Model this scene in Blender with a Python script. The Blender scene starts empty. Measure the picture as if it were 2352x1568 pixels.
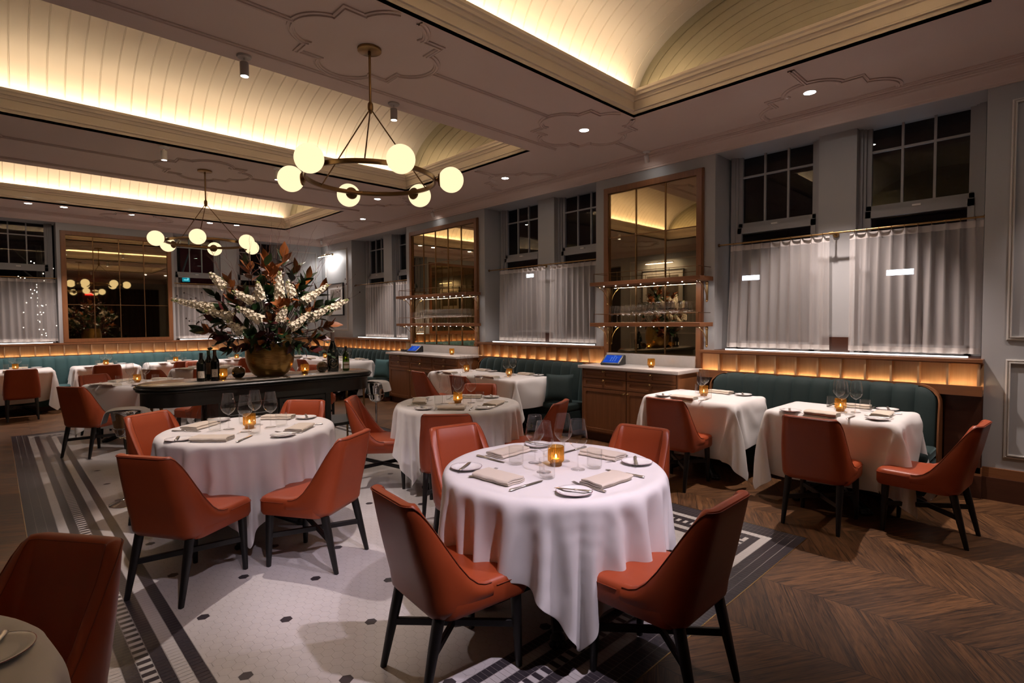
import bpy, bmesh, math, random
import numpy as np
from mathutils import Vector, Matrix
R = math.radians
PI = math.pi
SC = bpy.context.scene
COL = SC.collection
rnd = random.Random(7)

# ------------------------------------------------------------------ objects
def tag(o, label=None, cat=None, group=None, kind=None):
    if label: o['label'] = label
    if cat: o['category'] = cat
    if group: o['group'] = group
    if kind: o['kind'] = kind
    return o

def empty(name, loc, rz=0.0, label=None, cat=None, group=None):
    o = bpy.data.objects.new(name, None)
    o.empty_display_size = 0.1
    COL.objects.link(o)
    o.location = loc
    o.rotation_euler = (0, 0, rz)
    return tag(o, label, cat, group)

def kids(o):
    return [c for c in bpy.data.objects if c.parent == o]

def dup(o, loc=None, rz=None, label=None, group=None, parent=None, _k=None):
    """copy of a thing with copies of its parts and sub-parts (mesh data shared)"""
    c = o.copy()
    COL.objects.link(c)
    if parent is not None: c.parent = parent
    if loc is not None: c.location = loc
    if rz is not None: c.rotation_euler = (0, 0, rz)
    if label: c['label'] = label
    if group: c['group'] = group
    for ch in TREE.get(o.name, []):
        d = dup(ch, parent=c)
        TREE.setdefault(c.name, []).append(d)
    return c

TREE = {}

class MB:
    """collects shapes into one mesh"""
    def __init__(s):
        s.bm = bmesh.new()
        s.mi = 0
    def face(s, vs, smooth=True):
        try:
            f = s.bm.faces.new(vs)
        except ValueError:
            return None
        f.material_index = s.mi
        f.smooth = smooth
        return f
    def box(s, x0, x1, y0, y1, z0, z1):
        v = [s.bm.verts.new(p) for p in ((x0,y0,z0),(x1,y0,z0),(x1,y1,z0),(x0,y1,z0),(x0,y0,z1),(x1,y0,z1),(x1,y1,z1),(x0,y1,z1))]
        for q in ((3,2,1,0),(4,5,6,7),(0,1,5,4),(1,2,6,5),(2,3,7,6),(3,0,4,7)):
            s.face([v[i] for i in q])
        return s
    def cbox(s, c, d, rz=0.0, bev=0.0, seg=2, rx=0.0, ry=0.0):
        b = bmesh.new()
        bmesh.ops.create_cube(b, size=1)
        for v in b.verts: v.co = Vector((v.co.x*d[0], v.co.y*d[1], v.co.z*d[2]))
        if bev: bmesh.ops.bevel(b, geom=b.edges[:], offset=bev, segments=seg, profile=.5, affect='EDGES')
        m = Matrix.Translation(c) @ Matrix.Rotation(rz, 4, 'Z') @ Matrix.Rotation(ry, 4, 'Y') @ Matrix.Rotation(rx, 4, 'X')
        return s.join(b, m)
    def join(s, b, m=None):
        if m is not None: b.transform(m)
        mp = {v: s.bm.verts.new(v.co) for v in b.verts}
        for f in b.faces: s.face([mp[v] for v in f.verts])
        b.free()
        return s
    def grid(s, P, closeu=False, closev=False, flip=False):
        """P: rows of points"""
        rows = [[s.bm.verts.new(p) for p in r] for r in P]
        nv, nu = len(rows), len(rows[0])
        for j in range(nv if closev else nv-1):
            for i in range(nu if closeu else nu-1):
                a, b = rows[j][i], rows[j][(i+1) % nu]
                c, d = rows[(j+1) % nv][(i+1) % nu], rows[(j+1) % nv][i]
                s.face([d, c, b, a] if flip else [a, b, c, d])
        return rows
    def lathe(s, prof, n=24, c=(0,0,0), caps=True, a0=0.0):
        rows = []
        for r, z in prof:
            rows.append([(c[0]+r*math.cos(a0+2*PI*i/n), c[1]+r*math.sin(a0+2*PI*i/n), c[2]+z) for i in range(n)])
        g = s.grid(rows, closeu=True)
        if caps:
            if prof[0][0] > 1e-5: s.face(list(reversed(g[0])))
            if prof[-1][0] > 1e-5: s.face(g[-1])
        return s
    def tube(s, pts, r, n=8, closed=False, caps=True):
        pts = [Vector(p) for p in pts]
        k = len(pts)
        rr = r if isinstance(r, (list, tuple)) else [r]*k
        up = None
        rows = []
        for i, p in enumerate(pts):
            a = pts[i-1] if (i > 0 or closed) else pts[i]
            b = pts[(i+1) % k] if (i < k-1 or closed) else pts[i]
            t = (b-a)
            if t.length < 1e-9: t = Vector((0,0,1))
            t.normalize()
            if up is None:
                up = Vector((0,0,1)) if abs(t.z) < .9 else Vector((1,0,0))
            x = t.cross(up)
            if x.length < 1e-6: x = t.cross(Vector((0,1,0)))
            x.normalize(); y = x.cross(t); up = y
            rows.append([p + x*(rr[i]*math.cos(2*PI*j/n)) + y*(rr[i]*math.sin(2*PI*j/n)) for j in range(n)])
        g = s.grid(rows, closeu=True, closev=closed)
        if caps and not closed:
            s.face(list(reversed(g[0]))); s.face(g[-1])
        return s
    def prism(s, poly, z0, z1):
        a = [s.bm.verts.new((p[0], p[1], z0)) for p in poly]
        b = [s.bm.verts.new((p[0], p[1], z1)) for p in poly]
        s.face(list(reversed(a))); s.face(b)
        n = len(poly)
        for i in range(n): s.face([a[i], a[(i+1) % n], b[(i+1) % n], b[i]])
        return s
    def ball(s, c, r, seg=16, rings=10, sc=(1,1,1)):
        b = bmesh.new()
        bmesh.ops.create_uvsphere(b, u_segments=seg, v_segments=rings, radius=r)
        return s.join(b, Matrix.Translation(c) @ Matrix.Diagonal((*sc, 1)))
    def xform(s, m):
        s.bm.transform(m); return s
    def build(s, name, mats, parent=None, ang=38, label=None, loc=None):
        bm = s.bm
        bmesh.ops.recalc_face_normals(bm, faces=bm.faces[:])
        lim = R(ang)
        for e in bm.edges:
            if len(e.link_faces) == 2:
                try:
                    if e.calc_face_angle() > lim: e.smooth = False
                except ValueError: pass
            else: e.smooth = False
        me = bpy.data.meshes.new(name)
        bm.to_mesh(me); bm.free()
        for m in (mats if isinstance(mats, (list, tuple)) else [mats]): me.materials.append(m)
        o = bpy.data.objects.new(name, me)
        COL.objects.link(o)
        if parent is not None:
            o.parent = parent
            TREE.setdefault(parent.name, []).append(o)
        if loc is not None: o.location = loc
        if label: o['label'] = label
        return o

def struct(mb, name, mats, parent=None, ang=38):
    o = mb.build(name, mats, parent, ang)
    if parent is None: o['kind'] = 'structure'
    return o

# ---------------------------------------------------------------- materials
class NT:
    def __init__(s, name):
        s.m = bpy.data.materials.new(name)
        s.m.use_nodes = True
        s.t = s.m.node_tree
        s.t.nodes.clear()
        s.out = s.t.nodes.new('ShaderNodeOutputMaterial')
    def n(s, typ, **kw):
        nd = s.t.nodes.new(typ)
        for k, v in kw.items(): setattr(nd, k, v)
        return nd
    def l(s, a, b): s.t.links.new(a, b)
    def val(s, sock, v):
        if hasattr(v, 'is_output') or isinstance(v, bpy.types.NodeSocket): s.l(v, sock)
        else: sock.default_value = v
    def math(s, op, a, b=None, c=None):
        nd = s.n('ShaderNodeMath', operation=op)
        s.val(nd.inputs[0], a)
        if b is not None: s.val(nd.inputs[1], b)
        if c is not None: s.val(nd.inputs[2], c)
        return nd.outputs[0]
    def mix(s, f, a, b):
        nd = s.n('ShaderNodeMix', data_type='RGBA')
        s.val(nd.inputs[0], f); s.val(nd.inputs[6], a); s.val(nd.inputs[7], b)
        return nd.outputs[2]
    def noise(s, vec, scale, detail=3, rough=.5):
        nd = s.n('ShaderNodeTexNoise')
        nd.inputs['Scale'].default_value = scale; nd.inputs['Detail'].default_value = detail; nd.inputs['Roughness'].default_value = rough
        if vec is not None: s.l(vec, nd.inputs['Vector'])
        return nd.outputs['Fac']
    def coord(s, kind='Object'):
        return s.n('ShaderNodeTexCoord').outputs[kind]
    def mapping(s, vec, scale=(1,1,1), rot=(0,0,0)):
        nd = s.n('ShaderNodeMapping')
        nd.inputs['Scale'].default_value = scale; nd.inputs['Rotation'].default_value = rot
        s.l(vec, nd.inputs['Vector'])
        return nd.outputs[0]
    def bump(s, h, strength=.3, dist=.002):
        nd = s.n('ShaderNodeBump')
        nd.inputs['Strength'].default_value = strength; nd.inputs['Distance'].default_value = dist
        s.l(h, nd.inputs['Height'])
        return nd.outputs[0]
    def bsdf(s, color=(.8,.8,.8), rough=.5, metal=0.0, normal=None, **kw):
        b = s.n('ShaderNodeBsdfPrincipled')
        c = color
        if isinstance(c, tuple) and len(c) == 3: c = (*c, 1)
        s.val(b.inputs['Base Color'], c); s.val(b.inputs['Roughness'], rough); s.val(b.inputs['Metallic'], metal)
        for k, v in kw.items():
            s.val(b.inputs[k.replace('_', ' ')], v)
        if normal is not None: s.l(normal, b.inputs['Normal'])
        return b.outputs[0]
    def done(s, sh):
        s.l(sh, s.out.inputs['Surface']); return s.m

def M_simple(name, color, rough=.5, metal=0.0, nscale=60, nstr=.0, var=0.0, **kw):
    t = NT(name)
    co = t.coord()
    c = (*color, 1)
    nz = t.noise(co, nscale, 4)
    if var:
        c = t.mix(nz, tuple(x*(1-var) for x in color)+(1,), tuple(min(1, x*(1+var)) for x in color)+(1,))
    nm = t.bump(nz, nstr, .003) if nstr else None
    return t.done(t.bsdf(c, rough, metal, nm, **kw))

def M_wood(name, dark, light, axis=1, rough=.4, scale=1.0, bump=.15):
    t = NT(name)
    co = t.coord()
    sc = [22*scale]*3; sc[axis] = 1.3*scale
    v = t.mapping(co, tuple(sc))
    n1 = t.noise(v, 1.6, 6, .62)
    sc2 = [120*scale]*3; sc2[axis] = 4*scale
    n2 = t.noise(t.mapping(co, tuple(sc2)), 1.0, 3, .6)
    f = t.math('ADD', t.math('MULTIPLY', n1, .7), t.math('MULTIPLY', n2, .45))
    f = t.math('SUBTRACT', f, .08)
    c = t.mix(f, (*dark, 1), (*light, 1))
    return t.done(t.bsdf(c, rough, 0, t.bump(f, bump, .001)))

def M_emit(name, color, strength):
    t = NT(name)
    e = t.n('ShaderNodeEmission')
    e.inputs[0].default_value = (*color, 1); e.inputs[1].default_value = strength
    return t.done(e.outputs[0])

def M_thin_glass(name, tint=(1,1,1), refl=1.0, base=.04, rough=0.0, edge=1.45):
    """thin-walled glass: fresnel mirror over a clear film"""
    t = NT(name)
    ge = t.n('ShaderNodeNewGeometry')
    dt = t.n('ShaderNodeVectorMath', operation='DOT_PRODUCT')
    t.l(ge.outputs['Incoming'], dt.inputs[0]); t.l(ge.outputs['Normal'], dt.inputs[1])
    k = t.math('POWER', t.math('SUBTRACT', 1.0, t.math('ABSOLUTE', dt.outputs['Value'])), 3.6)
    tr = t.n('ShaderNodeBsdfTransparent'); tr.inputs[0].default_value = (*tint, 1)
    gl = t.n('ShaderNodeBsdfGlossy'); gl.inputs['Roughness'].default_value = rough
    mx = t.n('ShaderNodeMixShader')
    t.l(t.math('MINIMUM', t.math('MULTIPLY_ADD', k, refl*.8, base), 1.0), mx.inputs[0])
    t.l(tr.outputs[0], mx.inputs[1]); t.l(gl.outputs[0], mx.inputs[2])
    return t.done(mx.outputs[0])

MT = {}
def mk():
    MT['wall'] = M_simple('grey wall paint', (.36,.365,.37), .55, nscale=300, nstr=.05)
    MT['ceil'] = M_simple('cream ceiling paint', (.60,.485,.43), .6, nscale=200, nstr=.03)
    MT['mould'] = M_simple('cream moulding paint', (.70,.62,.52), .45)
    MT['panel'] = M_simple('pale picture moulding paint', (.50,.48,.45), .45)
    MT['vault'] = M_simple('vault board paint', (.80,.75,.67), .5)
    MT['vgroove'] = M_simple('vault bead paint', (.70,.62,.50), .55)
    MT['sash'] = M_simple('grey sash paint', (.30,.30,.31), .45)
    MT['wood'] = M_wood('walnut joinery', (.10,.036,.014), (.28,.115,.045), 2, .38)
    MT['woody'] = M_wood('walnut joinery along', (.10,.036,.014), (.28,.115,.045), 1, .38)
    MT['woodx'] = M_wood('walnut joinery across', (.10,.036,.014), (.28,.115,.045), 0, .38)
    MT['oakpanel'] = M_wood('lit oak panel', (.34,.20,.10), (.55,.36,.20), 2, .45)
    MT['darkwood'] = M_wood('dark mahogany', (.030,.010,.006), (.085,.03,.016), 1, .35)
    MT['leg'] = M_wood('ebonised chair legs', (.003,.0025,.0025), (.008,.0065,.006), 2, .45)
    MT['leather'] = leather()
    MT['piping'] = M_simple('dark orange piping', (.20,.034,.010), .45)
    MT['cloth'] = linen('white table linen', (.80,.78,.77))
    MT['napkin'] = linen('cream napkin linen', (.70,.62,.52))
    MT['towel'] = linen('white towel linen', (.72,.70,.67))
    MT['velvet'] = velvet('green velvet', (.006,.020,.019))
    MT['velvetlit'] = velvet('green velvet in a lit tone', (.030,.085,.092))  # lighter, bluer copy of the green velvet: far wall light put into the colour
    MT['brass'] = M_simple('aged brass', (.30,.19,.085), .35, 1.0, 80, .03, .15)
    MT['brassb'] = M_simple('bright brass', (.62,.44,.20), .25, 1.0)
    MT['bronze'] = M_simple('bronze fittings', (.20,.115,.055), .38, 1.0, 80, .03, .15)
    MT['steel'] = M_simple('polished steel', (.75,.74,.72), .08, 1.0)
    MT['silver'] = M_simple('silver plate', (.80,.77,.74), .30, 1.0)
    MT['iron'] = M_simple('black cast iron', (.010,.009,.009), .45, 0, 90, .2)
    MT['black'] = M_simple('black plastic', (.012,.012,.014), .35)
    MT['console'] = M_simple('black green paint', (.016,.016,.012), .32, 0, 40, .02)
    MT['marble'] = marble('pale marble', (.62,.58,.55), (.42,.38,.36))
    MT['ctop'] = marble('taupe stone', (.40,.355,.30), (.27,.235,.20), .12)
    MT['china'] = M_simple('white china', (.82,.81,.80), .12)
    MT['chinared'] = M_simple('plum rim line', (.17,.03,.05), .25)
    MT['glass'] = M_thin_glass('clear thin glass', (.975,.975,.975), .95, .05)
    MT['tumbler'] = M_thin_glass('tumbler glass', (.985,.985,.98), .55, .03)
    MT['pane'] = M_thin_glass('window pane', (.85,.88,.92), 1.0, .05)
    MT['amber'] = amber()
    MT['flame'] = M_emit('candle flame', (1.0,.60,.20), 130)
    MT['wax'] = M_simple('candle wax', (.85,.75,.55), .5, Subsurface_Weight=0.0)
    MT['globe'] = M_emit('lit opal globe', (1.0,.80,.47), 1.25)
    MT['mirror'] = mirror('antique mirror', (.60,.50,.33), .02)
    MT['vmirror'] = mirror('greenish vault mirror', (.62,.60,.46), .015)
    MT['sheer'] = sheer()
    MT['whitepl'] = M_simple('white fixture enamel', (.70,.68,.66), .4)
    MT['greypl'] = M_simple('grey fixture enamel', (.42,.39,.37), .4)
    MT['lamp'] = M_emit('downlight lens', (1.0,.94,.88), 60)
    MT['soil'] = M_simple('black paper', (.004,.004,.004), .9)

def leather():
    t = NT('burnt orange leather')
    co = t.coord()
    n = t.noise(co, 420, 3); n2 = t.noise(co, 5, 3)
    c = t.mix(n2, (.27,.043,.012,1), (.35,.066,.019,1))
    return t.done(t.bsdf(c, .42, 0, t.bump(n, .12, .0006), Specular_IOR_Level=.45))

def linen(name, c):
    t = NT(name)
    co = t.coord()
    w = t.n('ShaderNodeTexNoise'); w.inputs['Scale'].default_value = 700; w.inputs['Detail'].default_value = 2
    t.l(co, w.inputs['Vector'])
    n2 = t.noise(co, 7, 4)
    nm = t.bump(t.math('ADD', t.math('MULTIPLY', w.outputs['Fac'], .15), n2), .18, .004)
    d = t.bsdf((*c, 1), .8, 0, nm, Sheen_Weight=.15)
    tl = t.n('ShaderNodeBsdfTranslucent'); tl.inputs[0].default_value = (*c, 1)
    mx = t.n('ShaderNodeMixShader'); mx.inputs[0].default_value = .10
    t.l(d, mx.inputs[1]); t.l(tl.outputs[0], mx.inputs[2])
    return t.done(mx.outputs[0])

def velvet(name, c):
    t = NT(name)
    co = t.coord()
    n = t.noise(co, 6, 4)
    cc = t.mix(n, tuple(x*.75 for x in c)+(1,), tuple(x*1.25 for x in c)+(1,))
    return t.done(t.bsdf(cc, .8, 0, t.bump(t.noise(co, 900, 2), .15, .0006), Sheen_Weight=.28, Sheen_Roughness=.4, Sheen_Tint=(.35,.55,.58,1)))

def marble(name, a, b, rough=.22):
    t = NT(name)
    co = t.coord()
    n0 = t.noise(co, 3.5, 6, .65)
    n = t.noise(co, 22, 5, .7)
    f = t.math('ADD', t.math('MULTIPLY', n0, .6), t.math('MULTIPLY', n, .5))
    return t.done(t.bsdf(t.mix(f, (*b, 1), (*a, 1)), rough))

def amber():
    t = NT('amber ribbed glass')
    tr = t.n('ShaderNodeBsdfTransparent'); tr.inputs[0].default_value = (.58,.35,.11,1)
    gl = t.n('ShaderNodeBsdfGlossy'); gl.inputs['Roughness'].default_value = .08; gl.inputs[0].default_value = (1,.8,.5,1)
    tl = t.n('ShaderNodeBsdfTranslucent'); tl.inputs[0].default_value = (.55,.30,.07,1)
    m1 = t.n('ShaderNodeMixShader'); m1.inputs[0].default_value = .22
    t.l(tr.outputs[0], m1.inputs[1]); t.l(tl.outputs[0], m1.inputs[2])
    m2 = t.n('ShaderNodeMixShader'); m2.inputs[0].default_value = .07
    t.l(m1.outputs[0], m2.inputs[1]); t.l(gl.outputs[0], m2.inputs[2])
    return t.done(m2.outputs[0])

def mirror(name, c, rough):
    t = NT(name)
    co = t.coord()
    n = t.noise(co, 4, 5, .7)
    cc = t.mix(n, tuple(x*.85 for x in c)+(1,), tuple(min(1, x*1.05) for x in c)+(1,))
    return t.done(t.bsdf(cc, rough, 1.0))

def sheer():
    t = NT('sheer white voile')
    df = t.n('ShaderNodeBsdfDiffuse'); df.inputs[0].default_value = (.78,.74,.72,1)
    tl = t.n('ShaderNodeBsdfTranslucent'); tl.inputs[0].default_value = (.78,.74,.72,1)
    m1 = t.n('ShaderNodeMixShader'); m1.inputs[0].default_value = .4
    t.l(df.outputs[0], m1.inputs[1]); t.l(tl.outputs[0], m1.inputs[2])
    tr = t.n('ShaderNodeBsdfTransparent')
    m2 = t.n('ShaderNodeMixShader')
    # weave seen more edge-on covers more
    lw = t.n('ShaderNodeLayerWeight'); lw.inputs[0].default_value = .35
    f = t.math('MINIMUM', t.math('MULTIPLY_ADD', lw.outputs['Facing'], .55, .42), 1.0)
    t.l(f, m2.inputs[0]); t.l(tr.outputs[0], m2.inputs[1]); t.l(m1.outputs[0], m2.inputs[2])
    return t.done(m2.outputs[0])
mk()
# ------------------------------------------------------------------ the room
H = 3.749
RX, RY = 8.25, 18.0
ZC = 3.606
XO0, XO1 = 1.370, 6.880
COFFERS = [(1.147, 4.007), (6.181, 9.023), (10.543, 13.385)]

def floor_mat():
    t = NT('smoked oak chevron')
    co = t.coord()
    sp = t.n('ShaderNodeSeparateXYZ'); t.l(co, sp.inputs[0])
    X, Y = sp.outputs[0], sp.outputs[1]
    u = t.math('DIVIDE', t.math('SUBTRACT', X, 2.93), .605)
    col = t.math('FLOOR', u)
    fr = t.math('SUBTRACT', u, col)
    par = t.math('SUBTRACT', t.math('MULTIPLY', t.math('FRACT', t.math('MULTIPLY_ADD', col, .5, 100.0)), 4.0), 1.0)  # -1 / +1
    slope = t.math('MULTIPLY', par, .577*.605)
    v = t.math('ADD', Y, t.math('MULTIPLY', slope, t.math('SUBTRACT', fr, .5)))
    b = t.math('DIVIDE', v, .176)
    bi = t.math('FLOOR', b)
    bf = t.math('SUBTRACT', b, bi)
    # along and across the board
    al = t.math('SUBTRACT', t.math('MULTIPLY', X, .866), t.math('MULTIPLY', t.math('MULTIPLY', par, .5), Y))
    ac = t.math('MULTIPLY', v, .866)
    wn = t.n('ShaderNodeTexWhiteNoise', noise_dimensions='2D')
    cb = t.n('ShaderNodeCombineXYZ'); t.l(col, cb.inputs[0]); t.l(bi, cb.inputs[1]); t.l(cb.outputs[0], wn.inputs['Vector'])
    rv = wn.outputs['Value']
    cg = t.n('ShaderNodeCombineXYZ')
    t.l(t.math('MULTIPLY', al, 2.4), cg.inputs[0]); t.l(t.math('MULTIPLY', ac, 30.0), cg.inputs[1]); t.l(t.math('MULTIPLY', rv, 37.0), cg.inputs[2])
    g = t.n('ShaderNodeTexNoise'); g.inputs['Scale'].default_value = 1.0; g.inputs['Detail'].default_value = 6; g.inputs['Roughness'].default_value = .65; g.inputs['Distortion'].default_value = 1.6
    t.l(cg.outputs[0], g.inputs['Vector'])
    cf = t.n('ShaderNodeCombineXYZ')
    t.l(t.math('MULTIPLY', al, 9.0), cf.inputs[0]); t.l(t.math('MULTIPLY', ac, 190.0), cf.inputs[1]); t.l(t.math('MULTIPLY', rv, 11.0), cf.inputs[2])
    f2 = t.noise(cf.outputs[0], 1.0, 3, .6)
    gr = t.math('ADD', t.math('MULTIPLY', g.outputs['Fac'], .75), t.math('MULTIPLY', f2, .35))
    rmp = t.n('ShaderNodeValToRGB')
    rmp.color_ramp.elements[0].position = .40; rmp.color_ramp.elements[0].color = (.014,.0065,.0035,1)
    rmp.color_ramp.elements[1].position = .70; rmp.color_ramp.elements[1].color = (.26,.120,.046,1)
    t.l(gr, rmp.inputs[0])
    c = t.mix(t.math('MULTIPLY', rv, .55), rmp.outputs[0], (.035,.017,.009,1))
    e = t.math('MINIMUM', t.math('MINIMUM', bf, t.math('SUBTRACT', 1.0, bf)), t.math('MULTIPLY', t.math('MINIMUM', fr, t.math('SUBTRACT', 1.0, fr)), 3.4))
    j = t.math('LESS_THAN', e, .010)
    c = t.mix(j, c, (.008,.004,.003,1))
    h = t.math('SUBTRACT', gr, t.math('MULTIPLY', j, .8))
    return t.done(t.bsdf(c, t.math('MULTIPLY_ADD', gr, .15, .30), 0, t.bump(h, .22, .0015)))

TX0, TX1, TY0, TY1 = 2.078, 6.184, 3.282, 12.497
def build_floor():
    m = MB()
    for a in ((0, RX, 0, TY0), (0, RX, TY1, RY), (0, TX0, TY0, TY1), (TX1, RX, TY0, TY1)):
        m.face([m.bm.verts.new(p) for p in ((a[0],a[2],0),(a[1],a[2],0),(a[1],a[3],0),(a[0],a[3],0))])
    struct(m, 'floor', floor_mat())['label'] = 'dark oak chevron floor around the tiled inset'
    # mosaic inset: real tiles on a grout bed
    wt = M_simple('white mosaic tile', (.56,.54,.53), .25, 0, 9, .0, .07)
    bt = M_simple('charcoal mosaic tile', (.042,.036,.042), .28, 0, 9, .0, .15)
    gt = M_simple('grey grout', (.30,.28,.27), .8)
    kt = M_simple('white grout', (.40,.38,.36), .8)
    m = MB()
    W = .0592; g = .0019; zt = .0012
    m.mi = 2
    m.face([m.bm.verts.new(p) for p in ((TX0,TY0,0),(TX1,TY0,0),(TX1,TY1,0),(TX0,TY1,0))])
    ix0, ix1, iy0, iy1 = TX0+9*W, TX1-9*W, TY0+9*W, TY1-9*W
    def quad(x0, x1, y0, y1, k):
        m.mi = k
        m.face([m.bm.verts.new(p) for p in ((x0,y0,zt),(x1,y0,zt),(x1,y1,zt),(x0,y1,zt))])
    kinds = [1,1,1,0,1,'L',1,0,1]
    for i, k in enumerate(kinds):
        a = i*W
        for (x0, x1, y0, y1, ax) in ((TX0+a, TX0+a+W, TY0+a, TY1-a, 1), (TX1-a-W, TX1-a, TY0+a, TY1-a, 1), (TX0+a+W, TX1-a-W, TY0+a, TY0+a+W, 0), (TX0+a+W, TX1-a-W, TY1-a-W, TY1-a, 0)):
            L = (y1-y0) if ax else (x1-x0)
            st = W/2 if (k != 1 or i > 2) else W/2
            n = max(1, int(round(L/st)))
            d = L/n
            for q in range(n):
                kk = (q % 2) if k == 'L' else k
                if ax: quad(x0+g, x1-g, y0+q*d+g*.6, y0+(q+1)*d-g*.6, kk)
                else: quad(x0+q*d+g*.6, x0+(q+1)*d-g*.6, y0+g, y1-g, kk)
    hw = .0573; rs = .049; s = hw/math.sqrt(3)-.0009
    ax, ay = 5.546, 10.555
    j0, j1 = int((iy0-ay)/rs)-1, int((iy1-ay)/rs)+1
    for j in range(j0, j1+1):
        y = ay+j*rs
        off = .5*hw if j % 2 else 0
        i0, i1 = int((ix0-ax-off)/hw)-1, int((ix1-ax-off)/hw)+1
        for i in range(i0, i1+1):
            x = ax+off+i*hw
            if x < ix0-.02 or x > ix1+.02 or y < iy0-.02 or y > iy1+.02: continue
            blk = (j % 14 == 0 and i % 11 == 0) or (j % 14 == 7 and (i-5) % 11 == 0)
            ps = []
            for q in range(6):
                px, py = x+s*math.sin(q*PI/3), y+s*math.cos(q*PI/3)
                ps.append((min(max(px, ix0+.001), ix1-.001), min(max(py, iy0+.001), iy1-.001), zt))
            if len({(round(p[0],5), round(p[1],5)) for p in ps}) < 6:
                u = []
                for p in ps:
                    if not u or (abs(p[0]-u[-1][0])+abs(p[1]-u[-1][1])) > 1e-4: u.append(p)
                if len(u) > 1 and (abs(u[0][0]-u[-1][0])+abs(u[0][1]-u[-1][1])) <= 1e-4: u.pop()
                if len(u) < 3: continue
                ps = u
            m.mi = 1 if blk else 0
            m.face([m.bm.verts.new(p) for p in ps])
    struct(m, 'floor', [wt, bt, gt])['label'] = 'white hexagon mosaic floor inset with black banded border'
    # brass edge strip round the inset
    m = MB()
    w = .006
    for a in ((TX0-w, TX1+w, TY0-w, TY0), (TX0-w, TX1+w, TY1, TY1+w), (TX0-w, TX0, TY0, TY1), (TX1, TX1+w, TY0, TY1)):
        m.box(a[0], a[1], a[2], a[3], -.003, .0022)
    struct(m, 'trim_1', MT['brassb'])['label'] = 'thin brass strip edging the tiled inset'
build_floor()

def sweep_rect(m, x0, x1, y0, y1, prof, close=False):
    """profile (d inward, z) swept round a rectangle"""
    rows = []
    for d, z in prof:
        rows.append([(x0+d, y0+d, z), (x1-d, y0+d, z), (x1-d, y1-d, z), (x0+d, y1-d, z)])
    m.grid(rows, closeu=True, closev=close)

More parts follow.
